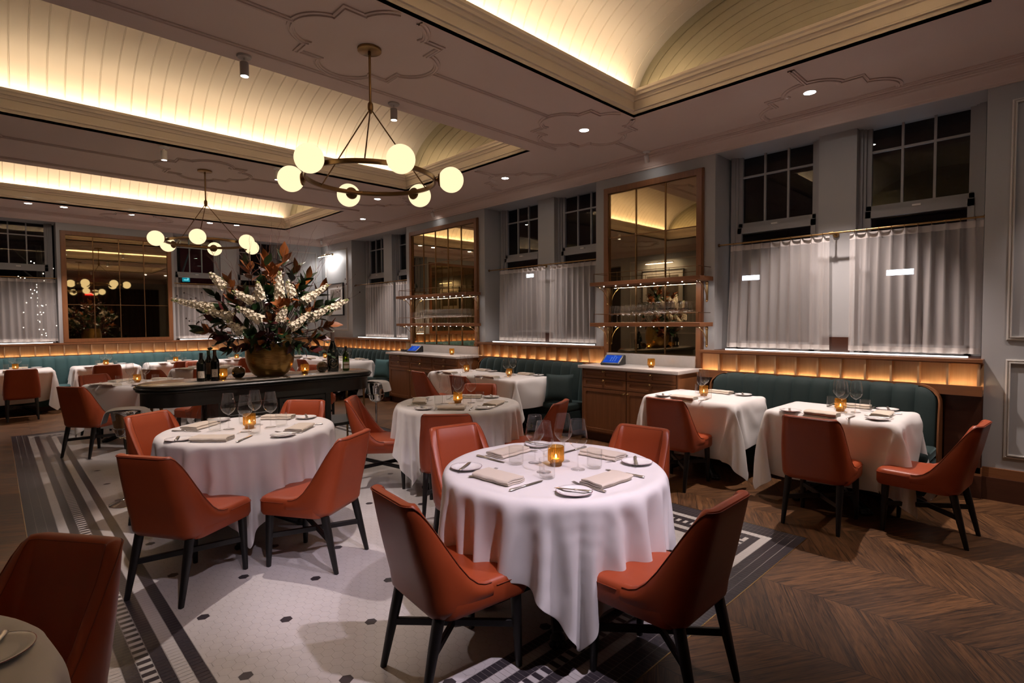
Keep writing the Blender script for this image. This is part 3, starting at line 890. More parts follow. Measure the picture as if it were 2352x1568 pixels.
# ------------------------------------------------------------- tables
ZT = .79
CLD = {}
CLD['R1'] = ((42, 42), [
-779,60,31,26,63,8,-10,0,38,81,61,46,64,73,27,49,89,38,86,-11,90,79,60,40,55,72,23,13,77,78,65,84,16,14,68,77,31,-54,-56,-32,60,64,-61,4,31,-5,-22,48,10,-10,-22,-17,16,2,-9,12,5,-4,-1,9,-4,19,-1,3,2,0,17,-7,-5,18,6,-7,8,-20,-20,39,11,-25,-65,-7,23,90,5,0,-47,-15,3,43,-24,-5,46,0,-16,-25,0,19,-8,-4,26,-12,-6,13,-5,17,-2,5,2,4,11,-7,-4,23,2,-6,10,-56,39,25,-13,-62,-26,26,89,5,0,-100,15,-60,-19,2,48,-35,14,43,-12,-22,-18,13,14,-19,18,1,-7,20,-13,18,-3,3,3,9,6,-6,5,16,0,4,-18,-10,32,0,-52,-45,23,89,7,2,-104,-14,35,-19,-59,-21,0,50,-42,33,31,-24,-19,-9,15,-6,9,10,-8,6,0,18,-1,1,6,9,1,-4,11,10,0,11,-59,49,
11,-34,-60,16,90,7,1,-107,-8,35,35,6,-23,-60,-20,-1,44,-41,50,5,-21,-14,2,6,-2,25,-13,2,5,13,2,1,5,12,-3,-11,26,5,-5,-22,7,31,-17,-64,0,91,5,4,-109,1,51,63,-52,64,27,-18,-62,-21,3,33,-34,69,-24,-19,-9,18,-11,-4,18,0,8,12,2,0,7,11,-4,8,11,-3,-2,-39,53,-2,-60,-20,104,-6,7,-110,13,60,46,3,-75,11,57,39,-9,-64,-21,8,17,-20,67,-39,6,-19,3,8,11,0,12,5,4,-2,6,3,3,27,-2,1,-41,40,11,-52,-28,99,-20,18,-108,24,64,31,1,0,-71,2,-3,47,44,0,-60,-21,14,1,-5,58,-48,19,-11,11,6,3,2,0,0,1,0,3,5,19,18,-16,12,17,-38,-29,86,-29,27,-104,35,62,19,1,-2,-5,-56,-19,6,-7,35,51,3,-56,-19,19,-14,10,14,-7,19,8,2,-1,0,0,-1,0,
0,0,0,0,8,24,25,-29,-14,64,-35,34,-98,45,56,10,-2,-5,-5,-6,36,-50,-49,-10,0,15,55,8,-51,-16,24,-25,27,16,8,-1,-1,1,0,0,1,-1,0,0,0,0,-1,1,18,34,25,-38,36,-86,52,47,1,-5,-7,-5,-9,-22,42,11,-12,-63,-49,-2,6,49,-10,-4,-27,23,21,2,0,0,1,-1,0,0,0,1,-1,0,0,0,1,-1,-2,11,32,29,-64,50,32,-6,-9,-7,-5,-19,-41,-48,-44,30,24,32,-13,-73,-34,3,63,-41,17,22,2,-1,0,0,0,1,-1,0,0,0,1,0,-1,0,0,0,1,-2,10,31,27,17,-18,-21,10,-9,-32,-49,-26,-8,-88,3,14,23,34,40,-17,-73,-11,34,26,2,0,1,-1,0,0,0,1,0,-1,0,0,0,1,-1,0,0,0,1,-2,13,47,-26,1,24,-30,-47,-44,-4,3,18,-86,-1,-1,0,4,20,27,40,-46,22,8,0,
0,0,1,-1,0,0,0,0,1,-1,0,0,0,1,-1,0,0,0,1,-3,21,27,7,-47,-56,-7,27,28,40,35,-51,-6,-3,2,-15,-10,2,10,37,22,-2,1,0,0,0,1,0,-1,0,0,0,1,-1,0,0,0,1,-1,0,0,0,0,0,34,-59,-10,41,34,26,26,4,0,-9,-19,-13,-15,6,4,6,2,19,5,1,1,0,-1,0,0,0,1,-1,0,0,0,1,-1,0,0,0,1,0,-1,0,0,0,11,47,23,9,3,-1,-15,-8,-13,81,-13,-22,-21,-22,-23,-21,6,20,1,1,0,0,1,-1,0,0,0,1,-1,0,0,0,1,0,-1,0,0,0,1,-1,0,0,0,28,2,-10,-14,-17,-15,-18,-14,76,2,1,-3,-8,-12,-24,-55,11,0,-1,0,0,0,1,-1,0,0,0,1,0,-1,0,0,0,1,-1,0,0,0,1,-1,0,-1,15,-35,-16,-10,-6,-1,3,7,-58,10,
-2,-1,4,5,9,18,3,-1,1,-1,0,0,0,1,-1,0,0,0,0,1,-1,0,0,0,1,-1,0,0,0,1,0,-2,8,7,6,11,13,13,16,14,-62,6,17,14,8,5,-1,-1,2,-1,0,1,-1,0,0,0,1,0,-1,0,0,0,1,-1,0,0,0,1,-1,0,0,0,0,0,3,46,19,11,7,4,2,0,-89,1,2,5,6,11,17,35,-1,0,0,0,1,0,-1,0,0,0,1,-1,0,0,0,1,-1,0,0,0,1,0,-1,0,0,0,1,-38,-13,-8,-6,-2,-2,0,-25,5,5,3,5,3,3,-10,-2,0,0,0,0,0,1,-1,0,0,0,1,-1,0,0,0,1,0,-1,0,0,0,1,-1,0,1,-3,1,-4,-8,-12,-18,-9,-5,82,-2,-1,-4,-7,-10,-17,-44,-11,2,0,-1,0,0,0,1,-1,0,0,0,1,-1,0,0,0,0,1,-1,0,0,0,1,-1,1,
-4,-16,-8,-4,-1,3,-7,-11,66,-12,-14,-13,-12,-12,-8,3,-11,0,0,1,-1,0,0,0,1,-1,0,0,0,1,0,-1,0,0,0,1,-1,0,0,0,1,0,-11,52,23,14,8,4,1,-3,-21,-7,-8,-5,-7,-9,8,70,-34,0,0,0,1,-1,0,0,0,1,0,-1,0,0,0,1,-1,0,0,0,1,-1,0,0,-2,-1,-13,-3,12,18,21,21,20,17,-60,-8,-2,1,10,31,29,-16,12,-10,0,0,0,1,0,-1,0,0,0,1,-1,0,0,0,1,-1,0,0,0,1,0,-1,-1,-8,-30,-22,6,2,6,9,11,16,-67,1,15,26,32,27,13,16,-41,-33,-1,-1,0,0,0,1,-1,0,0,0,1,-1,0,0,0,1,0,-1,0,0,0,-2,2,-16,-31,-3,-16,-4,-2,1,3,2,-50,49,43,27,12,-1,-10,-57,7,-15,-20,3,-1,0,0,0,1,-1,0,0,0,1,-1,0,
0,0,0,1,-1,0,0,0,-10,-21,53,11,-38,-28,-19,-15,-6,-2,73,7,-2,1,-17,-53,-19,28,47,-21,-46,-13,3,-1,0,0,0,1,-1,0,0,0,1,0,-1,0,0,0,1,-1,0,-2,-23,-34,-2,35,68,14,-33,-25,-27,-23,75,6,-12,-42,-37,24,26,30,-49,-16,28,-36,-10,1,-1,0,0,0,1,0,-1,0,0,0,1,-1,0,0,0,1,-2,-19,-27,47,-48,-14,8,46,67,12,-18,-8,76,-44,-51,3,39,33,15,-62,-21,59,9,-29,-31,-10,1,1,-1,0,0,0,1,-1,0,0,0,1,-1,0,0,-2,-17,-37,29,-19,61,-51,-26,1,9,56,59,8,-18,-8,43,34,24,-5,-78,-17,76,11,-45,46,-25,-34,-17,-2,2,0,0,0,0,1,-1,0,0,-1,1,-1,-4,-17,-19,39,-54,18,-2,62,-41,-39,1,-3,14,56,-1,44,23,10,-30,-79,0,88,9,-45,47,-32,-19,29,
-27,-21,-9,0,0,0,0,0,1,0,0,1,-3,-6,-10,-23,21,-19,57,-68,-3,10,68,-31,-43,-13,5,-4,67,9,-1,-55,-65,16,88,4,-40,43,-27,-47,46,1,-20,14,-15,-21,-5,-2,-1,-1,0,0,-1,-3,-10,-7,-1,-6,-11,21,-15,65,-78,-11,9,71,-19,-37,-29,3,76,-12,-74,-41,24,88,0,-32,37,-21,-68,48,23,-50,37,-1,4,-24,4,-1,-20,-4,1,0,-13,-2,-19,2,-7,33,-35,0,20,-1,53,-79,-14,3,73,12,-41,-50,44,-89,-8,30,86,-5,-23,30,-14,-79,33,42,-5,-19,14,-4,-3,-11,-3,0,-16,-6,-1,1,-17,2,-9,-7,-3,5,26,-44,8,13,20,38,-79,-9,-7,46,49,-13,-50,9,23,82,-8,-13,22,-8,-78,8,60,5,-26,1,7,0,-7,-6,-5,-1,-14,-6,-1,-1,-15,1,-5,-10,17,-23,19,-8,-22,8,19,27,24,-80,-1,-11,25,56,-46,31,79,-10,
-5,16,-4,-83,-12,68,16,-9,-54,47,-5,4,-7,-4,-7,0,-14,-5,-3,0,-12,-4,14,-23,2,-8,7,10,-24,-6,-4,37,29,12,-80,6,-12,5,-13,76,-10,2,10,-1,-81,-22,55,33,0,-36,-5,26,-3,2,-9,-1,-8,-1,-13,-3,-5,0,-9,-9,9,-10,-8,9,-19,44,-17,-35,13,-18,50,25,0,-78,12,-5,59,-6,8,5,0,-79,-30,37,52,4,-17,-57,50,3,5,-1,-32,21,-8,-1,-14,0,-5,-1,-6,-12,7,0,-17,18,-20,7,30,-27,-26,18,-19,57,20,-10,-76,12,60,6,1,-1,-73,-29,10,64,12,-2,-55,4,38,-9,0,3,-16,9,-7,-2,-14,0,-4,-3,2,-20,6,8,-24,7,7,-23,31,6,-30,-10,3,-1,60,7,-13,-72,-1103,28,58,60,-31,-73,-74,-73,-64,3,56,69,51,-48,-85,-73,6,82,28,-91,19,45,70,-83,-73,49,85,88,35,-36,-59,-10,70,72,38,17,
67,41,38,60,24,5,-16,-10,-33,2,82,29,0,0,-8,-45,-30,-1,10,36,2,-3,-20,-5,9,0,3,-5,-2,1,17,11,1,-6,-18,-15,13,56,2,-18,-27,38,-7,-10,21,-31,-21,-2,49,-56,-12,-43,12,86,19,-1,-2,-21,-44,-21,7,34,16,-6,-19,-10,10,3,8,-12,-2,2,20,6,1,-13,-14,-7,38,27,-6,-39,28,15,-27,27,-26,-22,-2,51,70,-19,-54,-8,-51,21,85,10,1,-9,-31,-42,-12,34,24,0,-13,-27,16,8,6,-10,-4,5,20,4,-1,-18,-9,6,51,1,-27,-1,32,-30,24,-22,-20,-9,51,-13,62,7,-16,-52,4,-67,33,80,2,-2,-14,-36,-26,6,33,6,-11,-16,0,11,1,-6,-5,8,19,4,-5,-19,-5,26,31,-14,-32,47,-19,16,-20,-15,-17,51,-8,22,61,-3,11,-15,-58,22,-79,45,70,1,-9,-20,-42,-7,25,23,-13,-17,-4,16,-3,-3,-9,14,16,5,
-14,-24,-16,79,0,-47,39,6,0,-19,-8,-26,50,1,19,-44,52,18,-10,8,-13,-60,34,-87,57,55,-2,-13,-24,-46,28,-6,23,-14,-13,23,-6,-2,-15,23,14,-5,-11,-28,56,19,-33,8,25,-10,-25,10,-34,51,10,7,-50,-13,-11,49,34,-8,3,-12,-59,42,-90,65,41,-10,9,-53,-8,11,23,-4,-45,38,-15,6,-19,49,-9,-26,2,12,39,-22,-24,49,-7,-35,28,-46,51,15,-8,-48,-8,5,-21,-7,49,47,1,0,-14,-56,47,-88,67,30,-44,43,-75,36,28,22,12,6,0,0,-2,-8,-11,-36,-34,53,-7,-31,47,1,-44,39,-48,49,16,-24,-44,1,14,13,52,-44,-38,36,55,10,0,-16,-51,48,-78,57,9,-24,40,26,8,0,0,-2,0,0,1,2,-1,1,-12,-33,-31,38,5,-47,43,-45,48,10,-37,-32,14,15,9,11,76,3,-34,-62,-2,68,23,-1,-18,-39,42,-58,44,37,12,-3,
1,2,0,0,0,0,0,-1,1,0,1,0,-18,-34,-24,40,-37,43,1,-51,-8,22,13,7,11,13,72,-7,7,5,-47,-47,52,36,-2,-3,-37,31,28,1,0,2,0,0,-1,1,0,0,-1,1,0,0,-1,1,1,-11,-26,-25,37,-10,-44,16,16,8,6,13,7,-22,70,12,0,-10,5,-10,-65,13,55,-23,18,23,3,-1,1,0,0,-1,1,0,0,-1,1,0,0,0,0,0,0,1,-7,-22,-14,-21,26,17,-7,5,10,-13,-28,-17,-7,23,31,21,14,-4,3,-32,-25,37,26,4,-1,1,0,0,-1,1,0,0,0,0,0,0,0,-1,1,0,0,-1,1,-5,-26,15,0,-15,17,-2,-40,-11,9,25,12,-9,-7,4,17,39,19,6,-14,17,8,-2,1,0,0,0,0,0,0,0,-1,1,0,0,-1,1,0,0,-1,1,0,0,-10,-11,-5,15,-25,-9,27,11,0,-18,71,-6,-4,4,-18,-23,
6,18,29,13,0,1,0,0,0,-1,1,0,0,-1,1,0,0,-1,1,0,0,-1,1,0,0,1,-2,-15,-2,-3,15,-2,-13,-28,-11,2,87,-3,-6,-12,6,2,4,1,8,5,-2,1,0,0,-1,1,0,0,-1,1,0,0,-1,1,0,0,0,0,0,0,0,-1,2,-5,-13,-18,-12,-5,2,20,9,8,42,18,17,9,3,-2,-10,3,10,-1,2,0,0,-1,1,0,0,-1,1,0,0,0,0,0,0,0,-1,1,0,0,-1,1,0,0,-4,0,2,0,-3,-5,-12,-13,50,-3,-2,5,9,12,13,2,5,0,0,0,-1,1,0,0,0,0,0,0,0,-1,1,0,0,-1,1,0,0,-1,1,0,0,0,-2,-6,-9,-7,-5,-2,4,6,71,7,-2,1,2,3,4,4,1,0,0,0,0,0,0,0,-1,1,0,0,-1,1,0,0,-1,1,0,0,0,0,0,0,0,0,-1,0,1,-2,
-3,-7,-11,-14,68,4,11,4,3,0,0,1,0,0,0,-1,1,0,0,-1,1,0,0,-1,1,0,0,0,0,0,0,0,-1,1,0,0,-1,1,0,-7,-12,-9,-8,-6,-2,-1,22,4,6,11,10,13,13,11,1,0,-1,1,0,0,-1,1,0,0,-1,1,0,0,0,-1,1,0,0,-1,1,0,0,-1,1,0,0,-15,-9,-9,-9,-4,-1,-1,88,1,1,0,1,0,0,0,0,-1,1,0,0,-1,1,0,0,0,0,0,0,0,-1,1,0,0,-1,1,0,0,-1,1,0,0,-1,1,-1,-3,-4,-10,-9,-5,40,1,4,7,8,10,11,9,1,0,0,0,0,0,0,0,0,-1,1,0,0,-1,1,0,0,-1,1,0,0,0,0,0,0,0,-1,-4,-4,-1,-1,1,-3,-9,62,11,8,5,3,1,-1,1,1,0,0,0,-1,1,0,0,-1,1,0,0,-1,1,0,0,0,0,0,0,
0,-1,1,0,0,0,-5,-2,-10,-12,-9,-6,-1,4,87,-2,-2,-3,-4,-7,6,7,8,1,0,-1,1,0,0,-1,1,0,0,0,0,0,0,0,-1,1,0,0,-1,1,0,0,-3,1,-5,-2,5,2,-1,-7,-13,-19,67,-8,-4,2,10,17,4,0,0,3,-1,1,0,0,0,0,0,0,0,-1,1,0,0,-1,1,0,0,-1,1,0,0,-1,1,-3,-20,-21,6,5,6,7,6,8,59,3,12,11,2,-9,-10,-19,26,14,2,0,0,0,-1,1,0,0,-1,1,0,0,-1,1,0,0,-1,1,0,0,0,-2,1,-11,-18,-3,-23,-11,-5,3,11,2,76,12,-14,-27,-44,4,27,44,-1,5,10,-1,0,-1,1,0,0,-1,1,0,0,-1,1,0,0,0,0,0,0,0,-1,1,-8,-17,17,-2,2,-11,-16,-21,-20,-4,37,-46,-14,12,61,26,3,-2,-36,19,25,7,-2,1,0,0,-1,1,
0,0,0,0,0,0,0,-1,1,0,0,-1,0,-4,-22,-36,-6,49,8,-6,11,0,-9,-18,-30,26,42,35,4,1,-12,-39,44,2,-13,25,7,-1,0,0,0,0,0,0,-1,1,0,0,-1,1,0,0,-1,1,-3,-23,-27,34,-27,-45,38,40,-7,-8,12,4,23,47,5,2,-4,-23,-26,49,-2,-23,-15,22,25,12,-1,-1,1,0,0,-1,1,0,0,-1,1,0,0,-2,1,-3,-25,-47,46,-22,35,-18,-61,-7,54,39,-12,-6,75,-2,2,-19,-38,11,43,-6,-24,-27,44,-44,26,33,17,1,-1,0,-1,1,0,0,0,0,0,-2,-1,2,-9,-33,-29,39,-70,63,-2,24,-6,-43,-49,14,61,33,78,-15,-25,-28,48,5,0,-27,-35,58,-53,42,5,-37,32,31,12,0,0,-2,-1,0,0,2,0,0,-10,-18,-26,-38,52,-25,35,-90,54,23,25,-1,-28,-51,-17,24,36,-25,4,55,-16,10,-35,-39,
68,-60,47,8,-21,-1,13,-50,30,38,11,8,3,0,-3,-5,-11,-20,-34,-33,57,-4,-50,72,-17,21,-96,42,35,35,1,-15,-58,-22,11,30,29,-23,18,-43,-41,75,-65,50,8,-3,-50,55,-26,-21,-7,24,-29,0,44,-41,-5,-9,46,-8,-33,8,14,40,-28,-48,82,0,0,-96,28,39,48,-1,-2,-50,60,-7,-7,21,-53,-39,77,-66,50,10,7,-39,20,6,-23,-11,5,6,-18,1,15,-17,-7,-4,20,12,-7,-19,5,37,14,-46,-34,81,10,-6,-97,14,35,62,3,2,48,9,10,-62,-35,76,-63,46,20,4,-30,-24,41,0,-33,-1,8,3,-15,3,7,-10,-15,3,11,17,-3,-12,-34,50,26,-4,-51,-22,87,6,-6,-96,0,30,67,18,51,17,-70,-31,73,-58,40,28,-6,-4,-42,31,15,-21,-27,11,7,1,-12,2,6,-5,-12,-3,6,18,10,-18,-26,7,53,4,-17,-47,10,68,1,-4,-92,-11,
20,66,69,-80,-23,66,-50,32,39,-14,12,-39,0,35,-1,-38,-6,5,8,1,-12,4,3,-4,-10,-5,3,18,8,-4,-32,-8,37,38,-4,-34,-52,45,54,-3,0,-90,-17,6,-22,-11,53,-37,22,49,-19,19,-32,-32,48,3,-6,-38,14,-2,13,-10,-7,3,1,1,-11,-7,2,16,11,0,-26,-27,17,55,11,-7,-51,-34,66,37,-5,3,-87,-20,-21,21,-12,8,60,-14,8,-15,-41,24,29,0,-35,-27,-1,32,2,-6,-6,3,-1,1,-6,-11,0,15,12,4,-17,-26,-4,41,33,1,-15,-63,-4,70,21,-3,4,-83,166,63,64,65,58,55,54,54,54,44,40,39,40,29,22,25,23,16,17,-1,-1,-1,0,-6,-5,-26,-27,-23,-34,-31,-28,-35,-56,-56,-49,-47,-53,-62,-62,-61,-65,-66,67,0,-2,0,6,3,0,0,1,6,2,0,0,4,1,0,1,1,0,1,1,-1,1,0,-4,-1,1,-3,0,2,
-2,-13,0,4,3,-4,-8,1,0,-4,0,0,62,4,1,-2,0,6,3,0,-1,3,5,2,-1,4,3,-1,0,2,0,2,-1,1,-1,0,-3,0,0,-3,0,1,-7,-8,3,5,-3,-7,-1,0,-3,0,-1,2,58,4,4,1,-1,0,6,2,0,1,4,3,0,2,4,0,1,0,1,2,-1,1,0,-1,-4,1,-1,-2,1,-2,-12,2,3,1,-7,-3,1,-4,-1,0,1,-1,58,0,4,4,-1,1,1,6,1,0,2,5,2,-1,4,2,0,2,0,2,0,0,-1,-1,-2,-1,0,-1,-1,-7,-5,3,4,-7,-5,0,-3,-1,1,0,0,0,58,0,0,3,6,-3,2,2,5,1,1,2,5,1,3,2,0,1,1,1,1,-1,0,-1,-2,0,-2,-2,-1,-9,1,4,-4,-6,0,-4,-1,1,0,0,-2,-11,54,3,1,0,3,7,-4,2,3,5,0,3,2,4,1,-2,6,1,1,1,
0,1,-1,-1,-2,-1,-2,-1,-5,-6,5,-1,-7,-1,-6,2,0,0,-1,-4,-9,0,52,1,3,2,0,2,7,-4,4,3,4,1,-3,9,2,3,0,2,1,3,2,-1,-2,-7,3,-3,0,-1,-9,4,0,-6,-2,-7,4,-2,-1,-1,-5,-7,0,1,54,-1,0,2,2,1,2,7,-5,5,4,2,7,-9,12,7,-10,-17,-15,-10,0,0,3,14,12,20,0,-9,0,1,-5,-4,-8,5,-2,-1,-1,-6,-6,0,1,0,50,2,1,-1,2,3,1,2,8,-6,6,4,4,8,-13,-33,-25,-33,-6,-1,-1,1,1,3,7,24,39,31,3,-8,-2,-8,5,-3,-1,-2,-7,-5,2,1,0,-1,38,7,4,3,0,0,4,1,2,8,-6,9,4,-32,-40,-31,4,25,0,0,0,0,0,0,0,-13,-8,26,50,19,-9,3,-3,-1,-4,-8,-1,2,0,-1,0,0,38,-1,3,5,5,2,0,4,-2,0,
13,-7,-43,-46,1,28,0,0,0,0,0,0,0,0,0,0,0,-12,-4,59,27,-5,-2,-6,-5,1,-1,0,-1,-1,-4,-6,39,1,-1,0,3,3,3,2,7,3,-5,-37,-45,27,0,0,0,0,0,0,0,0,0,0,0,0,0,0,0,-23,59,28,-9,-3,-1,-3,4,-2,-3,-5,-5,-1,24,4,6,3,1,3,3,1,2,9,-32,-52,28,0,0,0,0,0,0,0,0,0,0,0,0,0,0,0,0,0,-22,55,21,-6,0,5,-6,-5,-4,-1,1,0,30,-1,-2,1,3,3,4,4,3,-14,-32,1,0,0,0,0,0,0,0,0,0,0,0,0,0,0,0,0,0,0,0,-1,45,6,1,-8,-5,-1,-2,-2,-4,-6,28,1,1,0,-1,1,0,4,6,-32,-33,25,0,0,0,0,0,0,0,0,0,0,0,0,0,0,0,0,0,0,0,-14,29,33,-11,-2,-2,-4,-3,-4,-2,0,
25,1,1,2,1,-1,-1,-1,-8,-22,3,0,0,0,0,0,0,0,0,0,0,0,0,0,0,0,0,0,0,0,0,0,-9,40,0,-5,-3,-1,0,1,0,2,10,3,3,2,3,3,4,-1,-19,-32,24,0,0,0,0,0,0,0,0,0,0,0,0,0,0,0,0,0,0,0,0,0,-10,19,15,0,-1,-1,-1,-2,-1,-3,13,-1,0,1,1,2,1,5,-15,-7,0,0,0,0,0,0,0,0,0,0,0,0,0,0,0,0,0,0,0,0,0,0,0,8,14,-2,-1,-1,-1,0,1,0,1,2,-1,0,1,0,1,3,-6,-1,0,0,0,0,0,0,0,0,0,0,0,0,0,0,0,0,0,0,0,0,0,0,0,2,14,-1,-1,0,-1,-1,-3,-1,3,0,1,1,0,0,1,-1,-4,-1,0,0,0,0,0,0,0,0,0,0,0,0,0,0,0,0,0,0,0,0,0,0,
0,1,4,6,0,-1,0,0,1,-1,6,-1,1,-1,-1,0,-1,-5,3,-1,0,0,0,0,0,0,0,0,0,0,0,0,0,0,0,0,0,0,0,0,0,0,0,1,2,-7,-1,0,-1,0,-1,1,-4,0,-1,-1,0,-1,0,3,3,1,0,0,0,0,0,0,0,0,0,0,0,0,0,0,0,0,0,0,0,0,0,0,0,-1,-5,0,0,0,1,0,1,-1,-14,0,-1,1,-1,0,-1,-1,16,1,0,0,0,0,0,0,0,0,0,0,0,0,0,0,0,0,0,0,0,0,0,0,0,-2,-6,2,1,1,0,0,0,1,-14,-1,-1,-1,0,0,-1,-1,12,7,0,0,0,0,0,0,0,0,0,0,0,0,0,0,0,0,0,0,0,0,0,0,0,-6,-16,5,3,0,1,1,0,0,-19,0,0,0,0,-1,0,-14,17,36,-19,0,0,0,0,0,0,0,0,0,0,0,
0,0,0,0,0,0,0,0,0,0,27,-39,-12,-1,1,3,3,2,4,3,-19,0,1,0,-2,-3,-5,8,-5,26,-1,0,0,0,0,0,0,0,0,0,0,0,0,0,0,0,0,0,0,0,0,0,4,-23,-12,2,0,0,0,1,1,1,-18,0,-2,-4,-5,-6,-4,-5,-4,32,33,-17,0,0,0,0,0,0,0,0,0,0,0,0,0,0,0,0,0,0,0,30,-44,-24,5,1,2,1,1,0,-1,0,-17,-8,-9,-5,-4,0,-6,1,1,4,42,1,0,0,0,0,0,0,0,0,0,0,0,0,0,0,0,0,0,0,0,1,-31,-15,6,2,2,2,2,2,2,0,-41,-3,2,-3,-1,-4,5,-1,-3,-6,20,57,-22,0,0,0,0,0,0,0,0,0,0,0,0,0,0,0,0,0,29,-57,-28,6,1,6,5,3,0,1,0,4,-43,0,-4,-1,0,1,-3,-2,-2,-1,-8,28,
59,-24,0,0,0,0,0,0,0,0,0,0,0,0,0,0,0,27,-48,-35,-4,6,2,0,3,6,7,2,0,-2,-46,-3,1,-1,-2,-1,0,-3,-2,-6,-2,-6,27,60,-4,-12,0,0,0,0,0,0,0,0,0,0,0,26,-1,-48,-37,-1,6,-4,4,2,0,1,3,8,8,3,-50,2,-2,0,1,-3,-5,0,-6,-2,-2,2,-9,19,50,26,-7,-14,0,0,0,0,0,0,0,28,3,-40,-29,-33,-4,5,10,4,-1,2,1,0,0,0,4,10,-49,-3,1,0,-4,-3,0,-6,-2,-1,3,-7,-2,-8,4,29,38,25,8,3,0,2,0,-2,-6,-34,-28,-24,-15,5,7,-3,3,9,1,2,3,0,0,0,0,-2,-51,2,-1,-6,-3,1,-6,-2,-1,3,-6,-4,-3,0,-2,-7,-1,19,13,13,6,1,-7,-7,-14,-17,-10,7,5,1,3,5,-2,1,10,-1,3,3,1,0,-1,1,-50,-2,
-7,0,0,-6,-1,-1,4,-5,-6,-2,-1,1,-5,-5,2,-4,-3,0,6,-8,0,3,4,-2,7,-3,5,2,1,3,4,1,-1,9,-1,2,4,2,-1,0,-53,-7,1,0,-6,-1,-1,4,-4,-7,-1,-2,2,-4,-3,-3,-1,-2,-2,-1,1,-1,0,0,2,2,1,3,0,6,0,2,1,4,1,0,8,0,1,3,4,-1,-61,1,1,-7,0,0,4,-4,-8,0,-1,0,-3,-1,-6,0,-2,-1,-3,1,-1,-1,2,-1,2,2,0,2,1,5,2,1,2,0,5,1,-1,9,-1,0,3,4,-60,1,-7,0,0,3,-2,-8,-1,-1,-2,-1,-2,-1,-6,2,-1,-2,-2,-1,-1,1,-1,1,1,2,0,3,0,2,7,-1,2,1,2,3,1,-1,8,1,-1,1,-59,-7,-1,1,4,-2,-9,-1,0,-2,-1,0,-1,-7,-1,1,-3,1,-3,0,-1,-1,1,0,1,3,0,0,3,-1,5,5,-1,2,
0,3,3,0,0,6,1,1,-67,0,2,3,-2,-9,-1,1,-3,-1,0,-2,-2,-6,3,-2,-3,1,-3,1,-1,0,-1,1,1,2,0,1,3,-1,3,5,1,0,2,0,4,2,-1,1,7,0,-66,2,2,0,-10,-1,1,-4,-1,1,-2,0,-6,-3,0,2,-4,0,-1,-1,0,0,0,0,-1,4,1,-1,4,0,-2,7,3,0,0,2,0,5,1,0,0,6,
])
